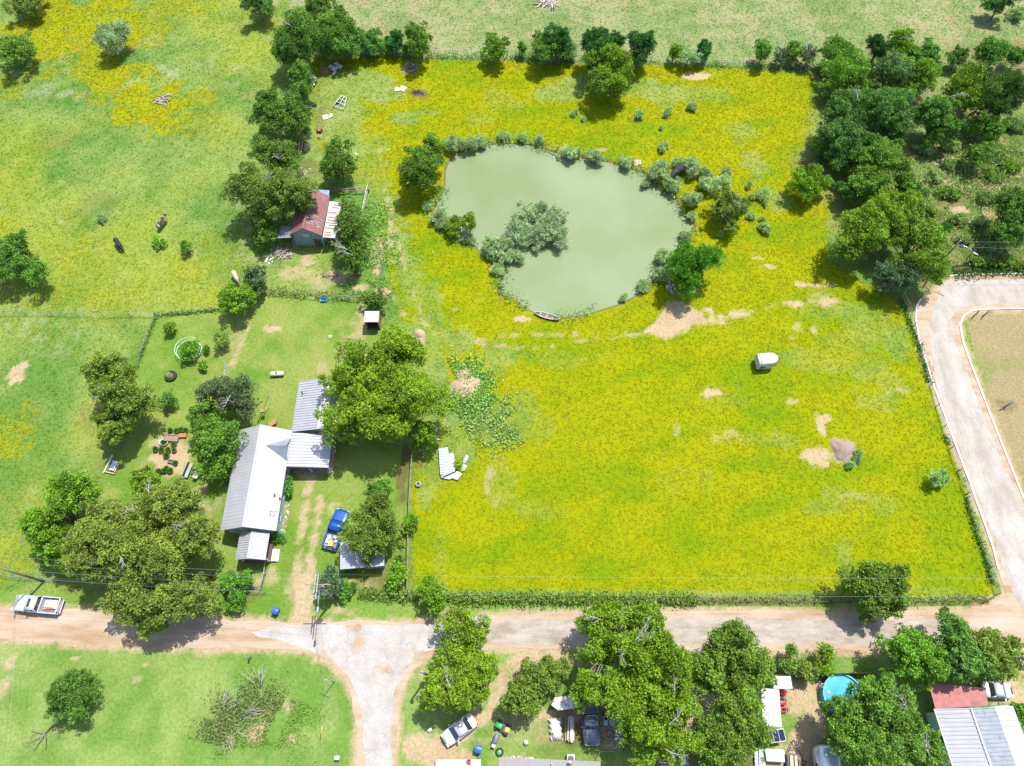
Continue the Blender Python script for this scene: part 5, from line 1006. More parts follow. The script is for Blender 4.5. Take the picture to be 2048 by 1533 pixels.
# ------------------------------------------------------------------ vehicles
def between(front, rear, z=.8):
    a, b = G(*front, z), G(*rear, z); d = a - b
    return ((a.x + b.x) / 2, (a.y + b.y) / 2), math.atan2(d.y, d.x), d.length
def ring(x_, hw, z0, z1, r=.12):
    return [(x_, -hw + .05, z0), (x_, -hw, z0 + r), (x_, -hw, z1 - r), (x_, -hw + r, z1 - .02), (x_, -hw * .5, z1), (x_, hw * .5, z1), (x_, hw - r, z1 - .02), (x_, hw, z1 - r), (x_, hw, z0 + r), (x_, hw - .05, z0)]
def vehicle(name, label, cat, front, rear, kind, paint, group=None):
    c, rz, Ln = between(front, rear); o = thing(name, label, cat, (c[0], c[1], 0), rz, group); h = Ln / 2; W = .98 if kind != 'sedan' else .9
    pk = kind == 'pickup'
    if pk: sec = [(h, .62 * W, .45, .80), (h - .1, .84 * W, .38, .98), (h - .4, .96 * W, .34, 1.08), (h * .42, W, .34, 1.16), (h * .36, W, .34, 1.18), (-h * .2, W, .36, 1.18)]
    else: sec = [(h, .6 * W, .42, .68), (h - .12, .84 * W, .32, .80), (h - .45, .95 * W, .28, .90), (h * .42, W, .26, 1.0), (0, W, .26, 1.02), (-h * .6, W, .28, 1.04), (-h + .4, .96 * W, .32, 1.02), (-h + .1, .86 * W, .4, .95), (-h, .68 * W, .45, .8)]
    mb = MB(); mb.loft([ring(*s) for s in sec]); body = mb.build('body', paint, o)
    if pk:
        xb = -h * .2; mb = MB(); bl = h + xb; mid = (xb - h) / 2
        mb.box((mid, 0, .62), (bl, 2 * W - .1, .12)).box((mid, W - .06, .86), (bl, .14, .62)).box((mid, -W + .06, .86), (bl, .14, .62)).box((-h + .05, 0, .86), (.1, 2 * W - .2, .6)).box((xb - .04, 0, .9), (.08, 2 * W - .2, .6))
        mb.build('cargo_bed', paint, o, .03)
        MB().box((mid, 0, .70), (bl - .25, 2 * W - .36, .05)).build('bed_liner', PLGREY, o)
        MB().box((-h - .08, 0, .5), (.16, 1.7, .16)).build('rear_bumper', CHROME, o, .02)
        x0, x1, t0, t1, zc, zt = h * .40, -h * .19, h * .26, -h * .14, 1.17, 1.76
    else:
        x0, x1, t0, t1, zc, zt = h * .46, -h * .66, h * .16, -h * .38, 1.0, 1.42
    wb, wt = W - .06, W - .2
    base = [(x0, -wb * .94, zc), (x0, wb * .94, zc), (x1, wb, zc), (x1, -wb, zc)]; top = [(t0, -wt, zt), (t0, wt, zt), (t1, wt, zt), (t1, -wt, zt)]
    gl = MB(); gl.add(base + top, [(0, 1, 5, 4), (1, 2, 6, 5), (2, 3, 7, 6), (3, 0, 4, 7), (4, 5, 6, 7)]); gl.build('window_glass', GLASS, o)
    mb = MB()
    mb.loft([[(t0 + .04, y_, zt + .012 + .04 * (1 - (y_ / wt) ** 2)) for y_ in (-wt - .03, -wt * .5, 0, wt * .5, wt + .03)] + [(t0 + .04, wt + .02, zt - .05), (t0 + .04, -wt - .02, zt - .05)],
             [(t1 - .04, y_, zt + .012 + .04 * (1 - (y_ / wt) ** 2)) for y_ in (-wt - .03, -wt * .5, 0, wt * .5, wt + .03)] + [(t1 - .04, wt + .02, zt - .05), (t1 - .04, -wt - .02, zt - .05)]])
    for s in (-1, 1):
        for a_, b_ in (((x0, wb * .94), (t0, wt)), ((x1, wb), (t1, wt)), (((x0 + x1) / 2, wb * .99), ((t0 + t1) / 2, wt))):
            mb.tube([(a_[0], s * a_[1], zc - .02), (b_[0], s * b_[1], zt - .02)], .05, 5)
    mb.build('roof', paint, o)
    for s in (-1, 1):
        for xw in (h * .62, -h * .6):
            r = .38 if pk else .32
            ty = MB().tube([(xw, s * (W - .22), r), (xw, s * (W - .2), r), (xw, s * (W + .015), r), (xw, s * (W + .02), r)], [r * .9, r, r, r * .92], 18).build('wheel', RUBBER, o)
            MB().tube([(xw, s * (W + .022), r), (xw, s * (W + .035), r)], r * .58, 12).build('rim', CHROME, ty)
        MB().box((h - .1, s * W * .68, .72 if not pk else .82), (.14, .34, .16)).build('headlight', HEAD, o)
        MB().box((-h + .06, s * W * .78, .8 if not pk else .9), (.16, .2, .22)).build('taillight', TAIL, o)
        MB().box((x0 - .25, s * (W + .12), zc + .06), (.14, .24, .16)).build('mirror', paint if not pk else STEEL, o)
    MB().box((h + .0, 0, .5), (.12, W * 1.3, .2)).build('front_bumper', CHROME if pk else paint, o, .02)
    MB().box((h - .0, 0, .76), (.06, W * .8, .16)).build('grille', STEEL, o)
    return o
WHC = carpaint('white_car_paint', (.50, .51, .53)); SIL = mat('silver_car_paint', (.42, .41, .44), .35, .05, var=.02, coat=.4); BLU = carpaint('blue_car_paint', (.006, .07, .30)); GRY = carpaint('grey_car_paint', (.10, .12, .16)); 
v1 = vehicle('pickup_truck', 'white extended cab pickup on the dirt road with orange boards in its bed', 'pickup truck', (29, 1205), (119, 1213), 'pickup', WHC)
h = 2.7
MB().box((.42, 0, 1.825), (.28, .95, .02)).build('sunroof', GLASS, v1)
p = G(99, 1211, .9); a_ = v1.rotation_euler.z
def cargo(name, label, cat, v, x_, y_, items):
    M = v.rotation_euler.z; wx = v.location.x + x_ * math.cos(M) - y_ * math.sin(M); wy = v.location.y + x_ * math.sin(M) + y_ * math.cos(M)
    o = thing(name, label, cat, (wx, wy, .73), M)
    for nm, c_, d_, mt, r_ in items: MB().box(c_, d_, rz=r_).build(nm, mt, o, .01)
    return o
cargo('load_of_boards', 'orange and pale boards lying in the bed of the white pickup', 'boards', v1, -1.7, .0, [('board', (0, -.1, .08), (1.5, 1.0, .1), mat('pale_board', (.62, .52, .44), .8), .04), ('board', (0, .42, .2), (1.3, .12, .06), ORANGE, .12), ('board', (.05, .3, .24), (1.35, .1, .06), ORANGE, -.05), ('board', (-.1, .18, .19), (1.2, .12, .05), NEWW, .2), ('sack', (.3, -.4, .22), (.5, .3, .15), WHITE, .4)])
v2 = vehicle('pickup_truck', 'blue pickup parked on the grass with its bed full of clutter', 'pickup truck', (687, 1020), (658, 1096), 'pickup', BLU)
cargo('load_of_clutter', 'boxes and a yellow crate heaped in the bed of the blue pickup', 'clutter', v2, -1.68, 0, [('yellow_crate', (-.35, -.1, .25), (.6, .6, .45), YELP, .1), ('box', (.4, .4, .2), (.45, .4, .35), WHITE, .5), ('box', (.55, -.35, .2), (.4, .5, .35), STONE, -.3), ('bag', (-.1, .5, .18), (.6, .3, .3), WHITE, .2), ('bag', (-.75, .45, .15), (.4, .35, .25), STONE, .8), ('can', (-.8, -.5, .2), (.25, .3, .35), RUBBER, .2), ('box', (.1, -.55, .15), (.3, .25, .25), WHITE, .6), ('rag', (.05, .15, .1), (.5, .3, .12), mat('pink_cloth', (.6, .3, .35), .9), .3)])
v3 = vehicle('sedan', 'silver sedan parked on the dirt driveway under the tall bright tree', 'car', (888, 1483), (949, 1437), 'sedan', SIL)
v4 = vehicle('pickup_truck', 'dark grey pickup parked nose down beside the wood stack', 'pickup truck', (1185, 1491), (1177, 1388), 'pickup', GRY)
v5 = vehicle('sedan', 'white car parked on bare soil beside the red porch roof', 'car', (2024, 1382), (1966, 1379), 'sedan', WHC)
# horse trailer
c, rz, Ln = between((1553, 718), (1515, 721), 1.6)
o = thing('horse_trailer', 'small white horse trailer standing alone in the yellow field', 'trailer', (c[0], c[1], 0), rz)
h = Ln / 2; rings = []
for x_, s, zl in ((-h, .96, .55), (-h + .05, 1, .5), (0, 1, .5), (h * .35, 1, .5), (h * .62, .92, .95), (h * .85, .72, 1.35), (h, .4, 1.6)):
    w_ = .92 * s; rings.append([(x_, -w_, zl), (x_, -w_, 1.8), (x_, -w_ * .9, 2.02), (x_, -w_ * .6, 2.14), (x_, w_ * .6, 2.14), (x_, w_ * .9, 2.02), (x_, w_, 1.8), (x_, w_, zl)])
MB().loft(rings, smooth=False).build('body', mat('chalky_white', (.40, .41, .43), .5, var=.05, dirt=(.4, .36, .36), dscale=2.5, dlo=.66, dhi=.7), o)
MB().box((-h + .26, 0, 2.15), (.13, 1.5, .03)).build('roof_slot', STEEL, o); MB().box((-h + .6, -.94, 1.0), (.75, .05, .35)).build('wheel_opening', STEEL, o)
for s in (-1, 1):
    w_ = MB().tube([(-h + .6, s * .78, .36), (-h + .6, s * .97, .36)], .34, 14).build('wheel', RUBBER, o); MB().box((-h + .6, s * .97, .74), (.95, .1, .06)).build('mudguard', WHITE, w_)
MB().tube([(h * .3, -.6, .5), (h + .7, 0, .45)], .05, 5).tube([(h * .3, .6, .5), (h + .7, 0, .45)], .05, 5).build('drawbar', STEEL, o)
# lawn tractor, mowers
p = G(1006, 1456, .4); o = thing('lawn_tractor', 'green and yellow lawn tractor on the patchy grass', 'lawn tractor', (p.x, p.y, 0), 2.7)
MB().loft([ring(.95, .22, .4, .7, .08), ring(.8, .28, .35, .82, .08), ring(.2, .3, .35, .9, .08), ring(.1, .3, .35, .86, .08)]).build('bonnet', GREENP, o)
MB().box((-.35, 0, .45), (.8, .8, .2)).box((-.1, 0, .24), (.8, 1.1, .12)).build('deck', STEEL, o, .02)
MB().box((-.5, 0, .62), (.42, .45, .14)).box((-.72, 0, .82), (.12, .42, .36)).build('seat', YELP, o, .04)
MB().tube([(.15, 0, .85), (-.08, 0, 1.0)], .03, 5).lathe((-.08, 0, 1.0), [(.17, 0), (.19, .03), (.17, .04)], 12).build('steering_wheel', RUBBER, o)
for xw, r, tw in ((.7, .2, .42), (-.5, .3, .42)):
    for s in (-1, 1): MB().tube([(xw, s * (tw - .02), r), (xw, s * (tw + .16), r)], r, 12).build('wheel', RUBBER, o)
for k, (a_, b_, lab) in enumerate(((1564, 1392, 'red riding mower parked beside the mobile home, farther one'), (1566, 1411, 'red riding mower parked beside the mobile home, nearer one'))):
    p = G(a_, b_, .4); o = thing('riding_mower', lab, 'riding mower', (p.x, p.y, 0), 1.3 + k * .3)
    MB().loft([ring(.7, .25, .3, .55, .08), ring(.55, .36, .28, .62, .08), ring(.1, .38, .28, .68, .08), ring(0, .36, .3, .6, .08)]).build('bonnet', RED, o)
    MB().box((-.45, 0, .42), (.6, .7, .2)).build('rear_body', RED if k else STEEL, o, .05); MB().box((-.42, 0, .62), (.34, .4, .22)).build('seat', RUBBER, o, .04)
    for xw in (.5, -.5):
        for s in (-1, 1): MB().tube([(xw, s * .36, .2), (xw, s * .5, .2)], .2, 10).build('wheel', RUBBER, o)
# ------------------------------------------------------------------ bins and yard things
def wheelie(px, py, label, mt, rz=0):
    p = G(px, py, .9); o = thing('trash_bin', label, 'trash bin', (p.x, p.y, 0), rz)
    MB().box((0, 0, .5), (.62, .66, .9), top=1.12).build('bin_body', mt, o, .04); MB().loft([ring(.42, .34, .94, 1.0, .02), ring(.1, .38, .94, 1.08, .03), ring(-.38, .38, .94, 1.04, .03)]).build('lid', mt, o)
    for s in (-1, 1): MB().tube([(-.36, s * .26, .12), (-.36, s * .34, .12)], .12, 10).build('wheel', RUBBER, o)
wheelie(550, 1222, 'blue trash bin on the verge beside the dirt driveway', BLUE, 1.2); wheelie(956, 1499, 'blue trash bin on the grass left of the round tyre', BLUE, 1.3)
p = G(992, 1478, .8); o = thing('barbecue_grill', 'grey lidded barbecue below the green lawn tractor', 'grill', (p.x, p.y, 0), 1.2)
MB().loft([[(x_, .3 * math.cos(t) * s, .8 + .28 * math.sin(t) * s) for t in [i * math.pi / 5 for i in range(10)]] for x_, s in ((-.5, .8), (-.45, 1), (.45, 1), (.5, .8))]).build('lid', PLGREY, o)
for sx_ in (-1, 1):
    for sy_ in (-1, 1): MB().tube([(sx_ * .4, sy_ * .2, 0), (sx_ * .4, sy_ * .2, .7)], .025, 4).build('leg', STEEL, o)
MB().box((-.75, 0, .75), (.4, .45, .04)).build('side_shelf', GALV, o)
def tyre(px, py, label, r=.48, hgt=.3, inner=None, mt=RUBBER, name='tyre', cat='tyre', plant=None):
    p = G(px, py, hgt); o = thing(name, label, cat, (p.x, p.y, 0))
    MB().lathe((0, 0, 0), [(r * .6, .03), (r * .85, 0), (r, hgt * .25), (r, hgt * .75), (r * .85, hgt), (r * .6, hgt * .95), (r * .55, hgt * .7), (r * .58, .05)], 22).build('tread' if mt is RUBBER else 'rim', mt, o)
    if inner: MB().lathe((0, 0, 0), [(r * .6, hgt * .6), (0, hgt * .7)], 16).build('filling', inner, o)
    if plant:
        crown_mesh('plant', [((0, 0, hgt + .12), r * .5, r * .5, .22)], plant, int(px), o, (.9, .95, .8), .55)
    return o
tyre(999, 1505, 'grey rimmed tyre lying on the grass near the shingle house', .46, .26, GREENP)
tyre(340, 751, 'large tractor tyre planter with a plant on the lawn', .85, .45, SOIL, name='tyre_planter', cat='planter', plant='willow')
tyre(339, 976, 'small black tub beside the yellow green fruit tree', .28, .3, SOIL, name='tub', cat='tub')
tyre(491, 757, 'small grey tub on the lawn above the grey green tree', .3, .3, STONE, mt=PLGREY, name='tub', cat='tub')
tyre(836, 968, 'round grey rimmed tub in the weeds left of the crumpled sheets', .38, .5, SOIL, mt=GALV, name='tub', cat='tub')
tyre(660, 230, 'dark tyre lying on the white panels above the barn', .3, .2)
tyre(637, 276, 'tiny tyre of the rusty cart below the white panels', .25, .15, CHROME)
p = G(1052, 1485, .4); o = thing('float_ball', 'white ball lying on the bare grass', 'ball', (p.x, p.y, 0)); MB().lathe((0, 0, 0), [(.02, 0), (.2, .06), (.3, .25), (.24, .46), (.08, .56), (0, .57)], 14).build('ball', WHITE, o); MB().tube([(0, 0, .55), (0, 0, .64)], .04, 6).build('valve', STEEL, o)
p = G(554, 748, .5); o = thing('propane_tank', 'pink white propane tank lying on the back lawn', 'propane tank', (p.x, p.y, 0), .06)
MB().loft([[(x_, r_ * math.cos(t), .5 + r_ * math.sin(t)) for t in [i * math.pi / 7 for i in range(14)]] for x_, r_ in ((-.95, .12), (-.9, .26), (-.78, .34), (.78, .34), (.9, .26), (.95, .12))]).build('tank', mat('chalky_pink', (.6, .5, .48), .5, var=.08, dirt=(.3, .18, .14), dscale=2, dlo=.6), o)
for s in (-.6, .6): MB().box((s, 0, .1), (.1, .5, .2)).build('foot', STEEL, o)
MB().lathe((0, 0, .82), [(.14, 0), (.14, .12), (0, .14)], 10).build('valve_cap', RUSTY, o)
# pots of the cactus patch
def pot(px, py, label, r, mt, plant='fine', g='potted plants of the gravel patch', tint=(.8, 1, .9)):
    p = G(px, py, .3); o = thing('potted_plant', label, 'potted plant', (p.x, p.y, 0), 0, g)
    MB().lathe((0, 0, 0), [(0, 0), (r * .7, 0), (r, .34), (r * 1.06, .36), (r * .92, .36), (r * .9, .28)], 14).build('pot', mt, o); MB().lathe((0, 0, 0), [(r * .9, .3), (0, .31)], 10).build('potting_soil', SOIL, o)
    crown_mesh('plant', [((0, 0, .42), r * .75, r * .75, .22)], plant, int(px * 3 + py), o, tint, .45)
for a_, b_, r, mt, lab in ((341, 861, .3, PLGREY, 'leftmost plant of the row of four pots above the gravel patch'), (353, 861, .36, mat('olive_pot', (.2, .24, .08), .8), 'olive pot, second in the row of four above the gravel patch'), (363, 860, .32, PLGREY, 'third plant of the row of four pots above the gravel patch'), (372, 861, .28, STONE, 'rightmost plant of the row of four pots above the gravel patch'),
   (348, 889, .34, PLGREY, 'potted bush just below the brown planter box'), (312, 899, .32, mat('teal_pot', (.1, .22, .2), .7), 'teal potted shrub at the left edge of the gravel patch'), (323, 900, .36, TERRA, 'terracotta pot, left one of two side by side'), (336, 901, .36, TERRA, 'terracotta pot, right one of two side by side'), (333, 912, .3, PLGREY, 'pot in the middle of the gravel patch'), (349, 901, .32, STONE, 'green pot right of the two terracotta pots'),
   (318, 944, .32, PLGREY, 'pot at the lower left corner of the gravel patch'), (330, 942, .34, PLGREY, 'larger pot of the cluster at the bottom of the gravel patch'), (334, 937, .24, RUBBER, 'small black pot of the cluster at the bottom of the gravel patch'), (341, 942, .3, TERRA, 'brown pot right of the cluster at the bottom of the gravel patch')):
    pot(a_, b_, lab, r, mt)
p = G(327, 885, .3); o = thing('tub_planter', 'wide white rimmed tub planter at the upper left of the gravel patch', 'planter', (p.x, p.y, 0)); MB().lathe((0, 0, 0), [(.5, 0), (.6, .35), (.64, .36), (.54, .36), (.5, .25)], 20, sy=.8).build('tub', WHITE, o); crown_mesh('plant', [((0, 0, .35), .48, .38, .15)], 'fine', 77, o, (.6, .9, .7), .45)
p = G(343, 877, .3); o = thing('planter_box', 'brown rectangular planter box at the top of the gravel patch', 'planter', (p.x, p.y, 0), -.05)
MB().box((0, .42, .25), (1.9, .08, .5)).box((0, -.42, .25), (1.9, .08, .5)).box((-.92, 0, .25), (.08, .76, .5)).box((.92, 0, .25), (.08, .76, .5)).build('frame', WOOD, o); MB().box((0, 0, .2), (1.76, .76, .36)).build('soil_fill', mat('red_soil', (.25, .15, .12), .95, var=.2), o); MB().box((-.1, .05, .42), (.22, .2, .12)).box((.5, .1, .4), (.2, .2, .1)).build('stone', STONE, o, .04)
p = G(365, 871, .4); o = thing('orange_crate', 'red orange crate beside the row of four pots', 'crate', (p.x, p.y, 0)); MB().box((0, 0, .2), (.95, .5, .38)).build('crate', ORANGE, o, .03); MB().box((0, 0, .4), (.98, .53, .04)).build('lid', ORANGE, o)
p = G(345, 924, .3); o = thing('wooden_trough', 'dark wooden trough in the middle right of the gravel patch', 'trough', (p.x, p.y, 0), -.25); MB().box((0, .2, .2), (1.3, .07, .4)).box((0, -.2, .2), (1.3, .07, .4)).box((-.62, 0, .2), (.07, .34, .4)).box((.62, 0, .2), (.07, .34, .4)).build('side', WOOD, o); MB().box((0, 0, .15), (1.2, .36, .2)).build('soil_fill', SOIL, o); crown_mesh('plant', [((.5, -.1, .45), .3, .25, .2)], 'fine', 91, o, (.7, .9, 1), .5)
p = G(376, 941, .4); o = thing('garden_bench', 'long dark bench with blue cloth at the right edge of the gravel patch', 'bench', (p.x, p.y, 0), 1.37); MB().box((0, -.1, .42), (2.0, .4, .05)).build('seat', STONE, o); MB().box((0, .18, .7), (2.0, .05, .45)).build('backrest', STEEL, o)
MB().box((-.45, -.1, .47), (.7, .36, .05)).build('cushion', mat('blue_cloth', (.2, .42, .55), .9), o)
for s in (-.9, .9):
    for y_ in (-.25, .15): MB().box((s, y_, .2), (.06, .06, .4)).build('leg', STEEL, o)
def chair(px, py, label, rz, mt, g='patio chairs round the fire pit'):
    p = G(px, py, .45); o = thing('patio_chair', label, 'chair', (p.x, p.y, 0), rz, g); MB().box((0, 0, .42), (.55, .55, .06)).build('seat', mt, o, .02); MB().box((0, .28, .7), (.55, .06, .55), rx=-.15).build('backrest', mt, o, .02)
    for sx_ in (-1, 1):
        MB().box((sx_ * .29, 0, .62), (.06, .5, .04)).build('armrest', mt, o)
        for sy_ in (-1, 1): MB().tube([(sx_ * .25, sy_ * .24, 0), (sx_ * .24, sy_ * .22, .42)], .025, 5).build('leg', mt, o)
chair(391, 945, 'white garden chair right of the long dark bench, farther one', .5, WHITE, None); chair(392, 953, 'white garden chair right of the long dark bench, nearer one', 2.6, WHITE, None)
PCH = mat('grey_green_chair', (.36, .44, .44), .6)
for a_, b_, rz, lab in ((1231, 1439, -.9, 'grey chair above the fire pit, tilted square seat'), (1255, 1444, -.1, 'grey chair right of the fire pit'), (1266, 1440, -.4, 'pale teal chair farthest right of the fire pit'), (1242, 1460, 2.9, 'grey chair directly below the fire pit'), (1257, 1461, 3.9, 'grey chair lower right of the fire pit'), (1225, 1446, .8, 'small dark chair left of the fire pit')): chair(a_, b_, lab, rz, PCH)
p = G(1240, 1451, .2); o = thing('fire_pit', 'round stone fire pit ringed by patio chairs', 'fire pit', (p.x, p.y, 0)); MB().lathe((0, 0, 0), [(.65, 0), (.62, .3), (.45, .3), (.42, .05)], 18).build('stone_ring', STONE, o); MB().lathe((0, 0, .06), [(.44, 0), (0, .05)], 14).build('ash', mat('ash', (.3, .27, .24), .95, var=.3, scale=8), o)
p = G(1211, 1438, .4); o = thing('open_cabinet', 'small white framed cabinet left of the fire pit', 'cabinet', (p.x, p.y, 0)); MB().box((0, .2, .4), (.5, .07, .8)).box((0, -.2, .4), (.5, .07, .8)).box((-.22, 0, .4), (.07, .34, .8)).box((.22, 0, .4), (.07, .34, .8)).build('frame', WHITE, o); MB().box((0, 0, .35), (.38, .33, .6)).build('inside', RUBBER, o)
p = G(1211, 1447, .4); o = thing('bucket', 'pale round bucket below the white framed cabinet', 'bucket', (p.x, p.y, 0)); MB().lathe((0, 0, 0), [(0, 0), (.2, 0), (.25, .45), (.2, .46), (0, .42)], 14).build('pail', PVC, o); MB().tube([(-.24, 0, .44), (0, 0, .6), (.24, 0, .44)], .015, 4).build('handle', STEEL, o)
p = G(1250, 1483, .6); o = thing('striped_table', 'dark table with two white boards below the fire pit', 'table', (p.x, p.y, 0), .1); MB().box((0, 0, .68), (.75, 1.0, .05)).build('tabletop', RUBBER, o); MB().box((0, .3, .72), (.74, .2, .04)).build('white_board', WHITE, o); MB().box((0, -.08, .72), (.74, .07, .04)).build('white_board', WHITE, o)
for sx_ in (-1, 1):
    for sy_ in (-1, 1): MB().box((sx_ * .3, sy_ * .42, .33), (.06, .06, .66)).build('leg', STEEL, o)
a, b = G(1231, 1498, .1), G(1248, 1464, .5); o = thing('wooden_pole', 'long pale pole leaning across the fire pit area', 'pole', (a.x, a.y, 0)); MB().tube([(0, 0, .06), ((b - a).x, (b - a).y, .55)], .07, 7).build('pole', DEADW, o)
MB().tube([((b - a).x * .3, (b - a).y * .3, .2), ((b - a).x * .3 + .3, (b - a).y * .3 + .4, .3)], .035, 5).build('branch_stub', DEADW, o)
# brush and rubble heaps: many small pieces
def heap(name, label, cat, px, py, rx, ry, n, mats_, size, hgt, seed, long_=3.0, kind=None):
    rs_ = random.Random(seed); p = G(px, py, 0); sx_, sy_, _ = SC(px, py); o = thing(name, label, cat, (p.x, p.y, 0)); mb = MB()
    for k in range(n):
        t = rs_.uniform(0, 6.28); f = math.sqrt(rs_.random()); x_ = math.cos(t) * f * rx / sx_; y_ = math.sin(t) * f * ry / sy_; s = size * rs_.uniform(.4, 1.2)
        z_ = max(s * .12, hgt * (1 - f) * rs_.random())
        mb.box((x_, y_, z_), (s * long_, s * rs_.uniform(.3, .8) if long_ < 2 else s * .22, s * (.4 if long_ < 2 else .2)), rz=rs_.uniform(0, 6.28), rx=rs_.uniform(-.3, .3), ry=rs_.uniform(-.35, .35), mi=rs_.randrange(len(mats_)))
    mb.build('pieces', mats_, o)
    return o
heap('debris_pile', 'heap of twisted junk on dark ground in the shaded junk yard', 'debris', 1232, 1470, 20, 26, 70, [WOOD, DEADW, STONE], .35, .5, 3, 2.5)
heap('debris_pile', 'red and dark junk beneath the tree above the fire pit', 'debris', 1218, 1424, 14, 8, 30, [RED, RUSTY, STEEL, WHITE], .3, .6, 5, 1.4)
heap('debris_pile', 'mixed junk glimpsed between the trees left of the mobile home', 'debris', 1400, 1450, 12, 26, 40, [WHITE, BLUE, RED, STEEL], .35, .7, 6, 1.3)
heap('debris_pile', 'dark firewood scraps at the bottom edge right of the shingle house', 'debris', 1320, 1526, 18, 14, 50, [WOOD, DARKW, DEADW], .35, .5, 7, 2.6)
heap('rubble_pile', 'broken pinkish rubble below the upright tree at the top fence', 'rubble', 820, 138, 16, 12, 60, [PINKS, STONE, WOOD], .4, .7, 8, 1.4)
heap('brush_pile', 'grey pile of cut branches in front of the old barn', 'brush pile', 562, 508, 20, 10, 60, [DEADW, WOOD], .45, .7, 9, 4)
heap('brush_pile', 'dark burnt brush on bare soil below the tree right of the barn', 'brush pile', 660, 551, 20, 8, 40, [DARKW, WOOD], .3, .3, 10, 3)
heap('rock_pile', 'white rocks scattered left of the pen', 'rocks', 540, 522, 8, 14, 22, [WHITE, STONE], .3, .25, 11, 1.1)
heap('rock_pile', 'white rocks half under the dense bright tree on the shore', 'rocks', 1341, 577, 8, 12, 26, [WHITE, STONE], .4, .4, 12, 1.1)
heap('junk_pile', 'brown junk at the tree edge above the rusty cart', 'junk', 622, 216, 6, 7, 20, [RUSTY, STONE, DARKW], .35, .5, 13, 1.3)
heap('junk_pile', 'scattered scraps at the upper left corner of the barn yard', 'junk', 600, 345, 26, 9, 26, [STONE, WOOD, NEWW], .3, .2, 14, 1.3)
heap('junk_pile', 'dark and white junk under the scraggly tree', 'junk', 694, 535, 12, 8, 24, [DARKW, WHITE, STEEL], .3, .4, 15, 1.3)
heap('junk_pile', 'pale scraps beside the dark vegetable bed', 'junk', 842, 905, 6, 18, 18, [STONE, WHITE, WOOD], .25, .2, 16, 1.2)
heap('debris_pile', 'ring of brown debris round a small grey bush in the flowers', 'debris', 1274, 238, 11, 6, 36, [RUSTY, WOOD, DARKW], .4, .4, 17, 2)
T('willow_bush', 'small grey bush growing out of the ring of brown debris', 'willow', 1.4, [(1276, 230, 9, 9)], (.75, .9, .7), cat='shrub')
heap('brush_pile', 'small heap of grey sticks in the upper left pasture', 'brush pile', 326, 200, 9, 10, 30, [DEADW, WOOD], .5, .4, 18, 5)
heap('junk_pile', 'white scraps and old blocks in the flower beds beside the house drive', 'junk', 569, 1040, 8, 40, 60, [WHITE, STONE, BRICK], .22, .12, 19, 1.2)
heap('brush_pile', 'dead grey branch heap at the top edge of the north field', 'brush pile', 1096, 8, 16, 7, 30, [DEADW, WOOD], .8, .8, 20, 4)
heap('block_row', 'row of white stones and red bricks along the shingle house bed', 'edging', 1035, 1518, 30, 5, 46, [WHITE, BRICK, STONE], .28, .15, 21, 1.2)
heap('debris_pile', 'boards and tools on dirt at the bottom edge below the white cabinet', 'debris', 1600, 1528, 26, 10, 40, [WOOD, DARKW, NEWW], .35, .4, 22, 2.6)
# tarpaulin, wood stack
def cloth(name, label, cat, q, h0, mt, seed, fold=.12):
    P = [G(*a_, 0) for a_ in q]; c_ = (P[0] + P[1] + P[2] + P[3]) / 4; o = thing(name, label, cat, (c_.x, c_.y, 0)); n = 14; vs = []
    for i in range(n + 1):
        for j in range(n + 1):
            a_ = P[0].lerp(P[1], i / n).lerp(P[3].lerp(P[2], i / n), j / n) - c_; e = min(i, n - i, j, n - j) / 3
            vs.append((a_.x + .1 * math.sin(j * 1.7 + seed), a_.y + .08 * math.cos(i * 2.1), .05 + h0 * min(1, e) + fold * float(fbm(np.array([a_.x * 3.]), np.array([a_.y * 3.]), 1.2, seed, 3)[0]) * 2 * min(1, e + .3)))
    fs = [(i * (n + 1) + j, i * (n + 1) + j + 1, (i + 1) * (n + 1) + j + 1, (i + 1) * (n + 1) + j) for i in range(n) for j in range(n)]
    m_ = MB(); m_.add(vs, fs, 0, True); cl = m_.build('sheet', mt, o)
    return o
cloth('tarpaulin', 'crumpled white tarpaulin covering a low heap beside the wood stack', 'tarpaulin', [(1097, 1438), (1122, 1436), (1124, 1480), (1100, 1482)], .35, WHITE, 3, .35)
p = G(1140, 1457, .3); o = thing('wood_stack', 'stack of old grey timber between the tarpaulin and the dark grey pickup', 'wood stack', (p.x, p.y, 0), -.05); rs_ = random.Random(3)
for nm, mt in (('timber', WOOD), ('timber', DEADW)):
    mb = MB()
    for k in range(9): mb.box((rs_.uniform(-.5, .5), rs_.uniform(-.1, .1), .1 + .5 * rs_.random()), (rs_.uniform(.12, .25), rs_.uniform(2.0, 2.8), .12), rz=rs_.uniform(-.06, .06))
    mb.build(nm, mt, o)
(c, rz, W_, L_) = fit((1108, 1397), (1157, 1388), (1160, 1412), (1112, 1426), 2.1)
o = thing('camper_shell', 'dirty white boxy trailer between the dark tree and the dark grey pickup', 'trailer', (c[0], c[1], 0), rz)
a, b = W_ / 2, L_ / 2; pl = [(-a - .4, -b * .1), (-a + .3, -b), (a, -b), (a, b), (-a + .1, b)]
MB().prism(pl, 2.0, 2.12).build('roof', mat('dirty_white', (.55, .53, .5), .7, var=.1, dirt=(.25, .24, .24), dscale=2.2, dlo=.5, dhi=.6), o); MB().prism([(x_ * .95, y_ * .93) for x_, y_ in pl], .4, 2.0).build('wall', mat('brown_panel', (.16, .10, .08), .8), o)
MB().box((0, -b + .02, 1.3), (.8, .06, .5)).build('window', GLASS, o)
for s in (-1, 1): MB().tube([(s * .4, -b + .05, .33), (s * .4, -b + .3, .33)], .33, 12).build('wheel', RUBBER, o)
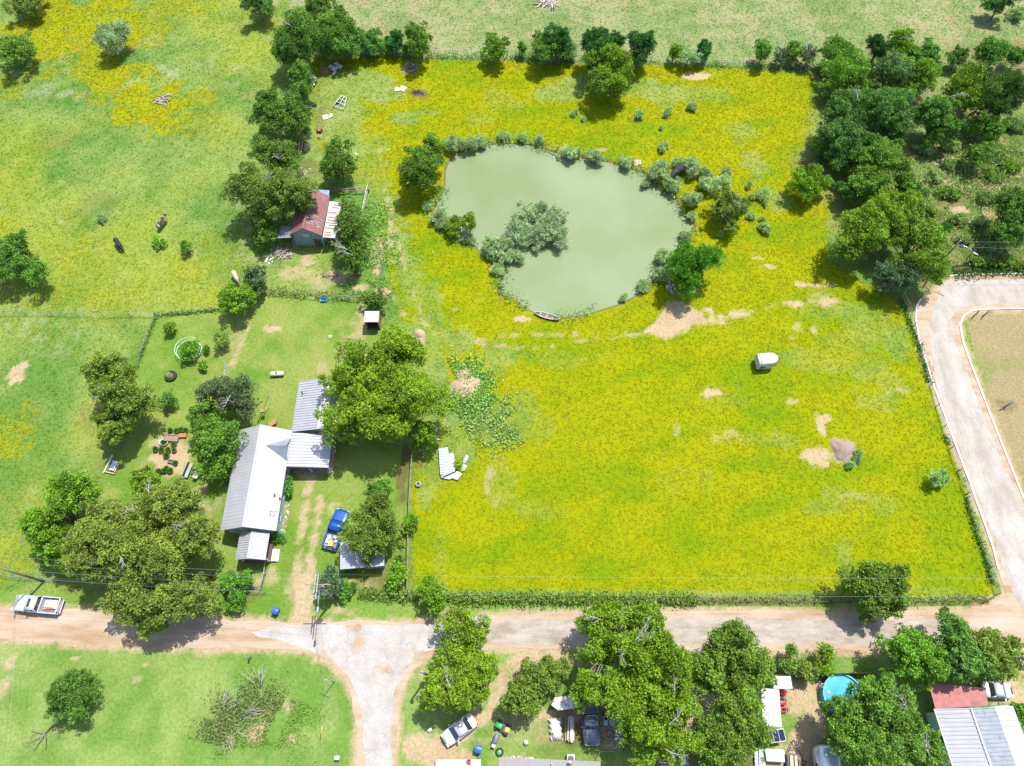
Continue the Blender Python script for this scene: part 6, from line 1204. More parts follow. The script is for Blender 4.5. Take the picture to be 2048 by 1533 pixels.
(c, rz, W_, L_) = fit((871, 1520), (962, 1520), (962, 1560), (871, 1560), .8)
o = thing('flat_deck', 'white flat deck at the bottom edge holding a red chair', 'deck', (c[0], c[1], 0)); MB().box((-W_ * .12, 0, .75), (W_ * .76, L_, .1)).build('deck_board', WHITE, o); MB().box((W_ * .385, 0, .76), (W_ * .22, L_, .1)).build('deck_board', mat('grey_speckle', (.6, .62, .62), .6, var=.3, scale=6), o)
for sx_ in (-1, 1): MB().box((sx_ * (W_ / 2 - .2), L_ / 2 - .2, .35), (.15, .15, .7)).build('leg', WOOD, o)
p = G(938, 1524, 1.1); o = thing('red_chair', 'small red chair standing on the white flat deck', 'chair', (p.x, p.y, .8), .1); MB().box((0, 0, .38), (.42, .42, .08)).build('seat', RED, o, .02); MB().box((0, .2, .62), (.42, .06, .45)).build('backrest', RED, o, .02)
for sx_ in (-1, 1):
    for sy_ in (-1, 1): MB().tube([(sx_ * .18, sy_ * .18, 0), (sx_ * .18, sy_ * .18, .36)], .02, 4).build('leg', RED, o)
p = G(1367, 1515, .8); o = thing('wire_cage', 'white framed wire cage with pale bags at the bottom edge', 'cage', (p.x, p.y, 0)); mb = MB()
for x_ in (-.38, .38):
    for y_ in (-.9, .9): mb.tube([(x_, y_, 0), (x_, y_, 1.1)], .035, 4)
for z_ in (.1, 1.1):
    mb.tube([(-.38, -.9, z_), (.38, -.9, z_), (.38, .9, z_), (-.38, .9, z_), (-.38, -.9, z_)], .035, 4)
mb.build('frame', WHITE, o); MB().box((0, .1, .35), (.6, .9, .5), rz=.1).box((.05, -.5, .3), (.5, .5, .4), rz=.5).build('bag', mat('pale_blue_bag', (.5, .6, .65), .7), o, .08)
# heaps of soil and hay
def mound(name, label, cat, spots, mt, seed, hgt=1.2):
    p = G(spots[0][0], spots[0][1], 0); o = thing(name, label, cat, (p.x, p.y, 0)); n = 44
    P = [(G(a_, b_, 0) - p, rx / SC(a_, b_)[0], ry / SC(a_, b_)[1], hh) for a_, b_, rx, ry, hh in spots]
    x0 = min(q.x - r1 for q, r1, r2, hh in P) - .6; x1 = max(q.x + r1 for q, r1, r2, hh in P) + .6; y0 = min(q.y - r2 for q, r1, r2, hh in P) - .6; y1 = max(q.y + r2 for q, r1, r2, hh in P) + .6
    X_, Y_ = np.meshgrid(np.linspace(x0, x1, n), np.linspace(y0, y1, n)); Z_ = np.full(X_.shape, -.12)
    N_ = fbm(X_ + seed * 10, Y_, 1.6, seed, 5) - .5
    for q, r1, r2, hh in P:
        d_ = np.hypot((X_ - q.x) / r1, (Y_ - q.y) / r2) + N_ * 1.1; Z_ = np.maximum(Z_, hh * hgt * np.clip(1 - np.maximum(d_, 0) ** 1.6, -.3, 1) + N_ * .9 * np.clip(1.3 - d_, 0, 1) - .1)
    i = np.arange((n - 1) * (n - 1)); a_ = i // (n - 1) * n + i % (n - 1)
    np_mesh('heap', np.stack([X_.ravel(), Y_.ravel(), Z_.ravel()], 1), np.stack([a_, a_ + 1, a_ + n + 1, a_ + n], 1), mt, o, smooth=False); return o
mound('dirt_mound', 'tall orange sand mound ringed by green weeds in the left field', 'mound', [(928, 778, 30, 26, 1.0), (930, 750, 22, 18, .7), (944, 768, 22, 20, .8)], SANDM, 2, 1.1)
mound('dirt_mound', 'pinkish grey soil mound near the right side of the yellow field', 'mound', [(1686, 898, 28, 25, 1.0), (1702, 918, 22, 20, .6)], PINKS, 3, 1.1)
mound('dirt_mound', 'low red soil heap left of the white panels', 'mound', [(650, 141, 11, 8, 1)], mat('orange_soil', L(214, 158, 110), .95, var=.1, bump=.6), 4, .5)
mound('dirt_mound', 'small hay coloured heap near the pecan tree', 'mound', [(838, 668, 12, 10, 1)], SANDM, 5, .6)
o = mound('dirt_pit', 'dark oval burn pit in the upper field', 'pit', [(838, 186, 20, 8, 1)], mat('burnt_soil', (.10, .08, .07), .95, var=.3), 6, .35)
mb = MB(); rs_ = random.Random(9)
for k in range(10): mb.tube([(rs_.uniform(-1.2, 1.2), rs_.uniform(-.5, .5), .3), (rs_.uniform(-1.5, 1.5), rs_.uniform(-.6, .6), .45)], .05, 4)
mb.build('charred_stick', DARKW, o)
# ------------------------------------------------------------------ fences
def fence(name, label, pts, step, h, post_m, r=.05, wires=(.4, .8, 1.15), wire_m=None, rails=None, rail_m=None, cat='fence', lean=.04, mesh_h=None, box=False):
    P = [up(p, 0) for p in GP(pts)]; o = thing(name, label, cat, (P[0].x, P[0].y, 0)); P = [p - P[0] for p in P]; rs_ = random.Random(int(pts[0][0]) + len(pts))
    seg = []; tot = 0
    for a, b in zip(P[:-1], P[1:]): seg.append((a, b, tot, (b - a).length)); tot += (b - a).length
    def at(s):
        for a, b, t0, l_ in seg:
            if s <= t0 + l_ + 1e-6: return a.lerp(b, (s - t0) / max(l_, 1e-6))
        return P[-1]
    n = max(1, round(tot / step)); tops = []
    for k in range(n + 1):
        p = at(tot * k / n); q = p + Vector((rs_.uniform(-lean, lean), rs_.uniform(-lean, lean), h * rs_.uniform(.92, 1.05))); tops.append((p, q))
        mb = MB()
        if box: mb.box((p.x, p.y, h / 2), (r * 2, r * 2, h))
        else: mb.tube([(p.x, p.y, -.1), tuple(q)], [r, r * .85], 6)
        mb.build('post', post_m, o)
    for k, f in enumerate(wires):
        mb = MB(); mb.tube([a.lerp(b, f / h if f < h else 1) + Vector((0, 0, 0)) for a, b in tops], .016, 4); mb.build('wire', wire_m or GALV, o)
    for f, rr_ in (rails or ()):
        mb = MB(); mb.tube([a.lerp(b, f) for a, b in tops], rr_, 5); mb.build('rail', rail_m or post_m, o)
    if mesh_h:
        mb = MB()
        for (a, b), (c_, d) in zip(tops[:-1], tops[1:]):
            m_ = max(2, int((c_ - a).length / .3))
            for i in range(m_): mb.tube([a.lerp(c_, i / m_) + Vector((0, 0, .05)), b.lerp(d, i / m_)], .008, 3, cap=False)
        mb.build('wire_mesh', wire_m or GALV, o)
    return o
PIPE = mat('rusty_pipe', (.12, .08, .065), .8, .2, var=.3)
fence('pipe_fence', 'long wire fence with dark pipe posts along the right side of the flower field', [(1812, 618), (1838, 692), (1864, 785), (1878, 834), (1894, 886), (1912, 939), (1932, 996), (1948, 1054), (1970, 1116), (1981, 1156), (1990, 1190)], 3.3, 1.35, PIPE, .055, (.3, .6, .9, 1.25), mesh_h=1)
fence('pipe_rail', 'short pipe rail fence at the head of the right fence under the dark shaded tree', [(1790, 572), (1800, 592), (1812, 618)], 2.2, 1.3, GALV, .05, (.5,), rails=((.95, .06),))
fence('roadside_fence', 'rusty pipe post fence along the dirt road on the right half', [(1990, 1190), (1971, 1205), (1800, 1206), (1600, 1206), (1395, 1205)], 2.1, 1.3, PIPE, .05, (.3, .6, .9, 1.2), rails=((.92, .022),), mesh_h=1, wire_m=PIPE)
fence('roadside_fence', 'overgrown wire fence along the road in front of the flower field', [(1395, 1205), (1200, 1204), (1000, 1203), (880, 1199), (820, 1192), (720, 1189)], 2.4, 1.3, PIPE, .05, (.3, .7, 1.2), wire_m=PIPE)
fence('yard_fence', 'brown post fence between the farmhouse lawn and the flower field', [(826, 905), (821, 960), (820, 1010), (817, 1090), (816, 1140), (815, 1190)], 2.2, 1.3, WOOD, .06, (.3, .9), rails=((.9, .05), (.3, .05)))
fence('yard_fence', 'old wire fence between the left pasture and the lawn, far side', [(314, 632), (380, 627), (440, 620), (478, 616)], 2.6, 1.2, WOOD, .06, (.3, .6, .9), mesh_h=1)
fence('yard_fence', 'old wire fence down the left edge of the lawn', [(314, 632), (300, 665), (286, 705), (278, 735)], 2.6, 1.2, WOOD, .06, (.3, .6, .9), mesh_h=1)
fence('pasture_fence', 'thin wire fence crossing the left pasture to the lawn corner', [(0, 630), (100, 631), (200, 634), (314, 633)], 4.2, 1.2, PIPE, .04, (.4, .8, 1.1))
fence('pasture_fence', 'wire fence along the far edge of the flower field', [(560, 112), (700, 115), (850, 116), (1000, 117), (1160, 121), (1320, 126), (1480, 133), (1640, 140), (1800, 140), (2048, 136)], 4.0, 1.3, PIPE, .05, (.4, .8, 1.2))
fence('pen_fence', 'patched grey board fence between the back lawn and the barn yard', [(526, 587), (560, 588), (600, 594), (640, 598), (690, 600), (720, 602)], 1.6, 1.25, WOOD, .07, (.5,), rails=((.9, .05),), mesh_h=1)
fence('pen_fence', 'wooden rail fence behind the weedy pen right of the barn', [(662, 386), (690, 388), (738, 386)], 2.2, 1.3, WOOD, .07, (), rails=((.9, .06), (.5, .06)))
fence('pen_fence', 'leaning plank fence down the right side of the weedy pen', [(738, 380), (733, 400), (728, 420), (724, 445)], 1.6, 1.3, DEADW, .07, (), rails=((.9, .07), (.4, .07)))
fence('pen_fence', 'short wire fence beside the bare strip right of the scraggly tree', [(770, 488), (768, 520), (764, 550), (758, 580)], 1.8, 1.2, WOOD, .05, (.3, .9), mesh_h=1)
fence('yard_fence', 'low wire fence behind the giant oaks along the dirt road', [(0, 1152), (60, 1158), (150, 1162), (260, 1168), (420, 1180), (530, 1186)], 2.8, 1.2, WOOD, .06, (.3, .8, 1.1))
fence('chain_fence', 'chain link fence in front of the shingle house beside the fire pit', [(1186, 1530), (1186, 1504), (1232, 1502)], 1.9, 1.2, GALV, .03, (.1,), rails=((.97, .03),), mesh_h=1)
fence('yard_fence', 'short post fence beside the farmhouse front porch', [(536, 1120), (532, 1150), (524, 1180)], 1.6, 1.1, STONE, .06, (.4,), rails=((.9, .06),))
# solid board fence at the head of the pool yard
P0, P1 = G(1535, 1352, 0), G(1745, 1348, 0); o = thing('board_fence', 'tall dark board fence between the gravel road and the pool yard', 'fence', (P0.x, P0.y, 0), math.atan2((P1 - P0).y, (P1 - P0).x)); Lf = (P1 - P0).length; mb = MB(); rs_ = random.Random(2)
for k in range(int(Lf / .2)): mb.box((.1 + k * .2, 0, .9), (.185, .03, 1.75 + rs_.uniform(-.05, .05)))
mb.build('boards', DARKW, o)
for k in range(int(Lf / 2.4) + 1): MB().box((k * 2.4 + .05, .08, .85), (.1, .1, 1.7)).build('post', WOOD, o)
# growth on the fences
def strip_growth(name, label, pts, wd, hgt, n, c1, seed, ln=.35):
    P = GP(pts); rs = np.random.RandomState(seed); L_ = [math.dist(a, b) for a, b in zip(P[:-1], P[1:])]; tot = sum(L_)
    s = rs.rand(n) * tot; out = []
    px = np.zeros(n); py = np.zeros(n); acc = 0
    for (a, b), l_ in zip(zip(P[:-1], P[1:]), L_):
        k = (s >= acc) & (s <= acc + l_); t = (s[k] - acc) / l_; nx_, ny_ = -(b[1] - a[1]) / l_, (b[0] - a[0]) / l_; off = rs.normal(0, wd / 2, k.sum())
        px[k] = a[0] + (b[0] - a[0]) * t + nx_ * off; py[k] = a[1] + (b[1] - a[1]) * t + ny_ * off; acc += l_
    hh = hgt * (.3 + 1.1 * fbm(px, py, 3.0, seed)) * (fbm(px, py, 7, seed + 4) > .38)
    z = rs.rand(n) * hh; k = hh > .05; c = np.stack([px, py, z], 1)[k]
    V = leaves(rs, c, np.full(len(c), .12), len(c), ln, .5, .3)
    V[:, :, 2] = np.maximum(V[:, :, 2], .02)
    o = np_mesh(name, V.reshape(-1, 3), np.arange(len(c) * 4).reshape(-1, 4), LEAF, None, attrs={'shade': ('FACE', np.clip(rs.normal(.5, .25, len(c)), 0, 1))}); o.color = (*c1, 1)
    return tag(o, label, 'weeds', kind='stuff')
strip_growth('fence_vines', 'dense green vines and tall weeds grown along the roadside fence', [(720, 1188), (830, 1194), (880, 1198), (1000, 1198), (1200, 1199), (1395, 1200)], .8, 1.3, 6500, LF((126, 160, 62)), 31)
strip_growth('fence_weeds', 'dark green weeds at the foot of the right fence', [(1800, 600), (1836, 692), (1862, 785), (1892, 886), (1910, 939), (1930, 996), (1946, 1054), (1968, 1116), (1984, 1170)], .5, .5, 2000, LF((74, 124, 40)), 32)
strip_growth('fence_weeds', 'thin weeds along the right part of the roadside fence', [(1395, 1201), (1600, 1202), (1800, 1202), (1975, 1200)], .5, .35, 1200, LF((130, 146, 84)), 33)
strip_growth('fence_weeds', 'weeds along the old wire fence of the lawn', [(478, 616), (380, 626), (314, 632), (286, 700), (270, 745)], .4, .4, 900, LF((110, 156, 60)), 34)
strip_growth('fence_weeds', 'weeds along the far field fence', [(700, 112), (850, 114), (1000, 116), (1160, 120), (1320, 125), (1480, 132), (1640, 140), (1900, 142)], 1.2, .8, 4200, LF((104, 140, 70)), 35)
strip_growth('fence_weeds', 'weeds beside the patched board fence behind the lawn', [(526, 583), (600, 590), (690, 597), (740, 590)], 1.0, .4, 900, LF((130, 160, 80)), 36)
strip_growth('pen_weeds', 'bright leafy weeds filling the pen right of the barn', [(680, 410), (710, 412), (716, 440), (745, 470), (750, 540), (730, 560)], 5.5, .9, 5200, LF((146, 192, 86)), 37)
strip_growth('mound_weeds', 'leafy green weeds round the orange sand mound', [(905, 740), (925, 732), (960, 745), (972, 780), (955, 806), (915, 812), (895, 800)], 2.2, .9, 4200, LF((150, 196, 90)), 38)
strip_growth('shore_weeds', 'green weeds along the pond edge', POND, 1.3, 1.0, 5200, LF((138, 170, 92)), 39)
strip_growth('pond_lilies', 'scattered dark leaf clumps floating in the shallow upper left of the pond', [(905, 360), (920, 345), (960, 320), (990, 305)], 4.5, .03, 420, LF((96, 134, 74)), 40).location.z = -.19
strip_growth('patch_weeds', 'leafy green weeds in the field beyond the fence of the pecan tree', [(880, 830), (930, 850), (990, 830), (1040, 850), (1060, 880)], 4.5, .5, 4200, LF((152, 188, 104)), 41)
strip_growth('tall_grass', 'tall dry reddish grass on the mound of the south lawn', [(425, 1485), (440, 1440), (475, 1405), (520, 1400), (560, 1420)], 2.4, .8, 5200, LF((128, 148, 84)), 42, .26)
strip_growth('tall_grass', 'rough green growth on the south lawn mound', [(430, 1515), (480, 1500), (540, 1490), (580, 1440), (600, 1400)], 3.2, .4, 4200, LF((122, 160, 66)), 43, .22)
strip_growth('verge_weeds', 'dark weedy growth on the verge above the road bend', [(1905, 545), (1960, 543), (2048, 540), (2100, 535)], 1.6, .7, 2600, LF((70, 110, 44)), 44)
strip_growth('thicket_weeds', 'mixed weeds and seedlings covering the thicket clearing', [(1860, 420), (1900, 350), (1980, 350), (2040, 300), (2030, 420), (1940, 440), (1870, 440)], 9, .9, 12000, LF((150, 178, 98)), 45, .32)
# bare stems on the mound
p = G(470, 1450, 0); o = thing('dry_reeds', 'dry grey stems sprawling over the mound of the south lawn', 'brush', (p.x, p.y, 0)); rs_ = random.Random(12); mb = MB()
for cx_, cy_, a0, n in ((2.2, 4.2, 1.75, 16), (-1.2, 1.6, 1.0, 20), (-.5, -1.0, -.9, 10), (.8, 1.2, .4, 14)):
    for k in range(n):
        a = a0 + rs_.uniform(-.7, .7); l_ = rs_.uniform(1, 2.6); x_, y_ = cx_ + rs_.uniform(-.6, .6), cy_ + rs_.uniform(-.6, .6)
        mb.tube([(x_, y_, .1), (x_ + math.cos(a) * l_ * .5, y_ + math.sin(a) * l_ * .5, .9), (x_ + math.cos(a) * l_, y_ + math.sin(a) * l_, 1.1)], [.028, .02, .01], 4)
mb.build('stems', mat('straw', (.40, .36, .28), .9, var=.2), o)
p = G(112, 1448, .2); o = thing('fallen_branch', 'bare forked dead branch lying below the round feathery tree', 'branch', (p.x, p.y, 0)); rs_ = np.random.RandomState(5); mb = MB()
limb(mb, (0, 0, .3), (-.9, -1.0, .35), .13, .07, rs_); 
for e in ((-3.2, -2.0, .3), (-1.6, -2.8, .25), (-.4, -2.6, .3), (.9, -1.6, .3), (-2.6, -.6, .5)):
    q = limb(mb, (-.9, -1.0, .35) if e[0] < 0 else (0, 0, .3), e, .07, .02, rs_)
    for m_ in q[1:4]: limb(mb, m_, tuple(m_ + Vector((rs_.uniform(-.7, .3), rs_.uniform(-.9, .2), .1))), .03, .01, rs_, .1, 4, 3)
mb.build('branches', WOOD, o)
# ------------------------------------------------------------------ poles, wires, lamps
def pole_at(name, label, base, h, cat='utility pole', r=.14, lean=(0, 0)):
    o = thing(name, label, cat, (base.x, base.y, 0)); MB().tube([(0, 0, -.2), (lean[0] / 2, lean[1] / 2, h / 2), (lean[0], lean[1], h)], [r * 1.15, r, r * .75], 9).build('pole', WOOD if cat == 'utility pole' else GALV, o); return o
b1 = G(88, 1164, 0); pl1 = pole_at('utility_pole', 'leaning dark utility pole at the left edge beside the white pickup', b1, 10.0); TOP1 = b1 + Vector((0, 0, 9.7))
MB().box((0, .15, 9.6), (.1, 2.4, .12)).build('crossarm', WOOD, pl1); MB().box((0, .15, 8.7), (.1, 1.4, .1)).build('crossarm', WOOD, pl1)
g_ = G(632, 1170, 9.3); b2 = up(g_, 0); pl2 = pole_at('utility_pole', 'utility pole with crossarms and street light over the end of the driveway', b2, 9.6, r=.15)
for x_, y_, l_ in ((-.12, .1, 2.2), (.16, -.2, 2.7)): MB().box((x_, y_, 9.35), (.1, l_, .13)).build('crossarm', GALV, pl2)
MB().box((.1, .1, 8.9), (2.8, .1, .12)).build('crossarm', WOOD, pl2)
MB().lathe((.42, 0, 7.4), [(.01, 0), (.24, 0), (.24, .8), (.1, .88), (0, .9)], 12).build('transformer', PLGREY, pl2)
mb = MB().tube([(0, 0, 7.6), (.1, -1.0, 7.9), (.15, -2.2, 8.0)], .045, 6); arm = mb.build('lamp_arm', GALV, pl2); MB().loft([[(.15 + .16 * s * math.cos(t), -2.1 - k, 8.0 + .1 * s * math.sin(t)) for t in [i * math.pi / 4 for i in range(8)]] for k, s in ((0, .5), (.15, .9), (.6, 1), (.8, .4))]).build('lamp_head', GALV, arm)
for y_ in (-.9, .9, -.4): MB().lathe((-.12, y_, 9.4), [(.05, 0), (.07, .1), (.03, .16), (0, .18)], 8).build('insulator', WHITE, pl2)
g_ = G(842, 1343, 7.6); b3 = up(g_, 0); pl3 = pole_at('utility_pole', 'bare utility pole with a small box beside the tall bright tree', b3, 7.8); MB().box((.05, -.25, 7.3), (.3, .3, .5)).build('meter_box', STONE, pl3); MB().tube([(0, 0, 7.7), (.2, -.1, 7.9)], .1, 6).build('pole_cap', STONE, pl3)
g_ = G(2040, 1314, 7.5); b4 = up(g_, 0); pl4 = pole_at('utility_pole', 'utility pole behind the olive tree at the lower right road corner', b4, 8.2)
g_ = G(1922, 481, 8); b5 = up(g_, 0); pl5 = pole_at('utility_pole', 'wooden pole with a curved street lamp above the road bend', b5, 8.0)
la = MB().tube([(0, 0, 6.9), (.5, -.3, 7.3), (1.3, -.9, 7.3), (1.9, -1.4, 7.0)], .04, 6).build('lamp_arm', CHROME, pl5); MB().loft([[(1.85 + k * .8, -1.35 - k * .6 + .13 * s * math.cos(t), 7.0 + .1 * s * math.sin(t)) for t in [i * math.pi / 4 for i in range(8)]] for k, s in ((0, .5), (.15, .9), (.6, 1), (.8, .4))]).build('lamp_head', WHITE, la)
g_ = G(652, 1360, 4.2); b6 = up(g_, 0); pl6 = pole_at('service_pole', 'thin metal service pole with a crossbar on the south lawn', b6, 4.2, 'pole', .05); MB().tube([(-.5, .2, 4.15), (.6, -.25, 4.15)], .035, 5).build('crossbar', GALV, pl6); MB().lathe((.0, 0, 4.2), [(.05, 0), (.09, .1), (0, .2)], 8).build('cap', WHITE, pl6)
def wire(label, pts, sag=.5, r=.010):
    """a hanging line, a thing of its own between two poles"""
    a, b = Vector(pts[0]), Vector(pts[-1]); o = thing('power_line', label, 'power line', tuple(a)); mb = MB()
    mb.tube([a.lerp(b, t / 12) - a - Vector((0, 0, 4 * sag * (t / 12) * (1 - t / 12))) for t in range(13)], r, 4); mb.build('cable', mat('aluminium_cable', (.3, .32, .33), .5, .3), o); return o
lw = ['farthest', 'second', 'third', 'nearest']
T2 = b2 + Vector((0, 0, 9.4)); F1 = G(2500, 1176, 9.2); F0 = b1 + Vector((-40, 3, 9.4))
for k, dy in enumerate((1.1, .5, -.3, -1.1)):
    wire(f'{lw[k]} of four power lines over the giant oak to the left pole', [b1 + Vector((0, dy, 9.6)), b2 + Vector((-.1, dy, 9.45))], .9)
for k, dy in enumerate((1.1, -.9)):
    wire(('farther' if k == 0 else 'nearer') + ' power line running right above the roadside fence', [b2 + Vector((.1, dy, 9.45)), F1 + Vector((0, dy, 0))], 1.2, .007)
    wire(('farther' if k == 0 else 'nearer') + ' power line leaving the left pole out of the picture', [b1 + Vector((0, dy, 9.6)), F0 + Vector((0, dy, 0))], .8)
wire('power line dropping from the transformer pole to the thin pole on the south lawn', [b2 + Vector((.2, -1.2, 9.2)), b6 + Vector((0, 0, 4.2))], .4)
wire('power line from the thin pole to the bottom edge', [b6 + Vector((0, 0, 4.2)), G(618, 1750, 3.5)], .3)
wire('power line from the left pole down across the dirt road', [b1 + Vector((-.2, -1, 8.6)), G(-20, 1480, 5)], .4)
wire('second power line from the left pole down across the dirt road', [b1 + Vector((2.2, -4, 6.8)), G(0, 1620, 4.5)], .4)
wire('upper of two wires at the street lamp above the road bend', [b5 + Vector((0, 0, 7.7)), G(2300, 478, 7.5)], .4); wire('lower of two wires at the street lamp above the road bend', [b5 + Vector((0, 0, 6.6)), G(2300, 500, 6.5)], .4)
a, b = G(640, 1480, 0), G(645, 1452, 1.8); o = thing('guy_marker', 'yellow guy wire marker leaning on the south lawn', 'marker', (a.x, a.y, 0)); MB().tube([(0, 0, 0), tuple(Vector((b - a).xy.to_3d()) + Vector((0, 0, 2.0)))], .06, 6).build('sleeve', YELP, o); MB().tube([tuple(Vector((b - a).xy.to_3d()) + Vector((0, 0, 2.0))), tuple(Vector((b - a).xy.to_3d()) * 1.6 + Vector((0, 0, 3.6)))], .02, 4).build('guy_wire', GALV, o)
def post(name, label, px, py, h, mt, r=.06, lean=(0, 0), cat='post', grp=None):
    p = G(px, py, 0); o = thing(name, label, cat, (p.x, p.y, 0), 0, grp); MB().tube([(0, 0, -.1), (lean[0], lean[1], h)], [r, r * .9], 7).build('shaft', mt, o); MB().lathe((lean[0], lean[1], h), [(r, 0), (r * .7, .04), (0, .06)], 8).build('cap', mt, o); return o
post('bollard_post', 'dark post on the inner corner of the road bend, left one of two', 1946, 634, 1.5, DARKW, .09); post('bollard_post', 'dark post on the inner corner of the road bend, right one of two', 1965, 634, 1.5, DARKW, .09)
o = post('broken_post', 'blue grey leaning post broken off on the dry lawn right of the road', 2006, 817, 1.6, PLGREY, .12, (.5, .3))
MB().tube([(-.1, -.1, 0), (-.6, -.3, .25)], .08, 6).build('splinter', DARKW, o)
p = G(503, 1316, 0); o = thing('mailbox', 'dark mailbox on a short post at the edge of the south lawn', 'mailbox', (p.x, p.y, 0)); MB().box((0, 0, .5), (.09, .09, 1.0)).build('post', DARKW, o); MB().loft([[(.11 * math.cos(t), y_, 1.12 + .13 * math.sin(t)) for t in [i * math.pi / 5 for i in range(10)]] for y_ in (-.25, .25)]).build('box', PLGREY, o); MB().box((.13, .05, 1.2), (.02, .04, .16)).build('flag', RED, o)
p = G(675, 1516, .4); o = thing('utility_pedestal', 'small white utility box on the south lawn by the street', 'utility box', (p.x, p.y, 0)); MB().box((0, 0, .35), (.45, .35, .7)).build('case', WHITE, o, .02); MB().box((0, 0, .73), (.5, .4, .06)).build('lid', WHITE, o)
p = G(716, 1255, .05); o = thing('manhole_cover', 'round brown manhole cover in the worn street crossing', 'manhole', (p.x, p.y, .045)); MB().lathe((0, 0, 0), [(.42, 0), (.42, .02), (.36, .025), (.35, .018), (0, .02)], 22).build('lid', mat('brown_iron', (.30, .19, .14), .8), o); mb = MB(); [mb.box((0, k * .1, .024), (.5, .03, .01)) for k in range(-2, 3)]; mb.build('ribs', mat('brown_iron', (.3, .2, .15), .8), o)
p = G(1957, 824, .05); o = thing('manhole_cover', 'dark oval utility lid on the right road', 'manhole', (p.x, p.y, .045)); MB().lathe((0, 0, 0), [(.4, 0), (.4, .02), (.34, .025), (0, .02)], 20).build('lid', mat('grey_iron', (.30, .28, .28), .8), o)
p = G(860, 1461, .2); o = thing('white_bucket', 'white bucket lying on grass left of the silver sedan', 'bucket', (p.x, p.y, 0), .4); MB().tube([(-.25, 0, .2), (.25, .05, .2)], [.17, .21], 12).build('pail', WHITE, o); MB().tube([(.2, -.2, .2), (.45, 0, .3), (.2, .2, .25)], .015, 4).build('handle', STEEL, o)
p = G(647, 599, .5); o = thing('blue_crate', 'bright blue crate at the patched board fence of the back lawn', 'crate', (p.x, p.y, 0), .05); AQ = mat('bright_blue', (.03, .42, .60), .45); MB().box((0, 0, .12), (.9, .45, .08)).box((0, .22, .3), (.9, .04, .35)).box((0, -.22, .3), (.9, .04, .35)).build('crate', AQ, o); MB().box((-.44, 0, .3), (.04, .4, .35)).box((.44, 0, .3), (.04, .4, .35)).build('crate_end', AQ, o)
p = G(661, 674, .05); o = thing('white_block', 'small white block with a hole on the back lawn', 'block', (p.x, p.y, 0), .3); MB().box((0, .16, .1), (.45, .1, .2)).box((0, -.16, .1), (.45, .1, .2)).box((-.18, 0, .1), (.1, .22, .2)).box((.18, 0, .1), (.1, .22, .2)).build('block', WHITE, o)
# ring trellis: curved rails on stakes around the fig
p = G(381, 704, 0); o = thing('ring_trellis', 'pale metal ring cage round the fig tree on the lawn', 'trellis', (p.x, p.y, 0))
for z_ in (1.2, .5): MB().tube([(1.75 * math.cos(t), 1.75 * math.sin(t), z_) for t in [i * math.pi / 16 for i in range(33)]], .035, 5, cap=False).build('hoop', PVC, o)
for k in range(10): a = k * math.pi / 5; MB().tube([(1.75 * math.cos(a), 1.75 * math.sin(a), 0), (1.75 * math.cos(a), 1.75 * math.sin(a), 1.25)], .03, 4).build('stake', PVC, o)
a, b = G(515, 848, 0), G(537, 790, 2.6); o = thing('leaning_pole', 'dark pole leaning beside the farmhouse with a red lantern hung on it', 'pole', (a.x, a.y, 0)); d = Vector((b - a).xy.to_3d()); MB().tube([(0, 0, 0), tuple(d + Vector((0, 0, 2.4)))], .045, 6).build('pole', DARKW, o); q = d * .45; MB().box((q.x + .1, q.y - .1, 1.3), (.42, .42, .4)).build('lantern', mat('red_brown', (.45, .14, .07), .6), o); MB().tube([(q.x, q.y, 1.15), (q.x + .1, q.y - .1, 1.55)], .03, 4).build('hook', STEEL, o)
p = G(546, 847, .4); o = thing('garden_cart', 'orange garden cart behind the farmhouse roof corner', 'cart', (p.x, p.y, 0), .6); MB().box((0, 0, .4), (.8, .5, .3), top=1.15).build('tub', ORANGE, o); MB().tube([(-.4, .2, .5), (-.95, .2, .7)], .025, 5).tube([(-.4, -.2, .5), (-.95, -.2, .7)], .025, 5).build('handle', STEEL, o); MB().tube([(.35, -.06, .2), (.35, .06, .2)], .2, 12).build('wheel', RUBBER, o)
# left edge of the lawn: old cold frame
p = G(226, 932, .2); o = thing('cloche', 'old white glazed cold frame at the left edge of the lawn', 'cold frame', (p.x, p.y, 0), -.22)
MB().box((-.7, .1, .2), (.12, 2.6, .3)).build('side_rail', WHITE, o); MB().box((.65, .0, .2), (.1, 1.6, .3)).box((0, -1.0, .15), (1.4, .1, .25)).build('side_board', NEWW, o); MB().box((.12, 0, .3), (.7, 1.3, .06)).build('glazed_lid', mat('pale_glass', (.42, .45, .5), .3), o)
# top left pasture junk
q = [G(*a_, .35) for a_ in ((683, 191), (693, 196), (687, 219), (666, 212))]; c_ = (q[0] + q[1] + q[2] + q[3]) / 4; o = thing('metal_rack', 'white ladder shaped metal frame lying in the upper field', 'frame', (c_.x, c_.y, 0)); mb = MB(); Q = [v - Vector((c_.x, c_.y, 0)) for v in q]
for a_, b_ in zip(Q, Q[1:] + Q[:1]): mb.tube([a_, b_], .07, 5)
for f in (.3, .62): mb.tube([Q[0].lerp(Q[3], f), Q[1].lerp(Q[2], f)], .06, 5)
mb.tube([Q[0].lerp(Q[1], .5), Q[3].lerp(Q[2], .5)], .06, 5); mb.build('frame', WHITE, o); MB().box(tuple((Q[0] + Q[1] + Q[2] + Q[3]) / 4 + Vector((-.4, .2, -.1))), (1.0, .8, .08), rz=-.2).build('mesh_panel', STEEL, o)
p = G(656, 233, .2); o = thing('roofing_sheets', 'pair of white panels with a dark tyre above the barn', 'panels', (p.x, p.y, 0)); MB().box((-.5, -.1, .12), (.8, .9, .06), rz=.3, rx=.1).box((.35, .2, .15), (.8, .8, .06), rz=.5, ry=-.1).build('panel', WHITE, o)
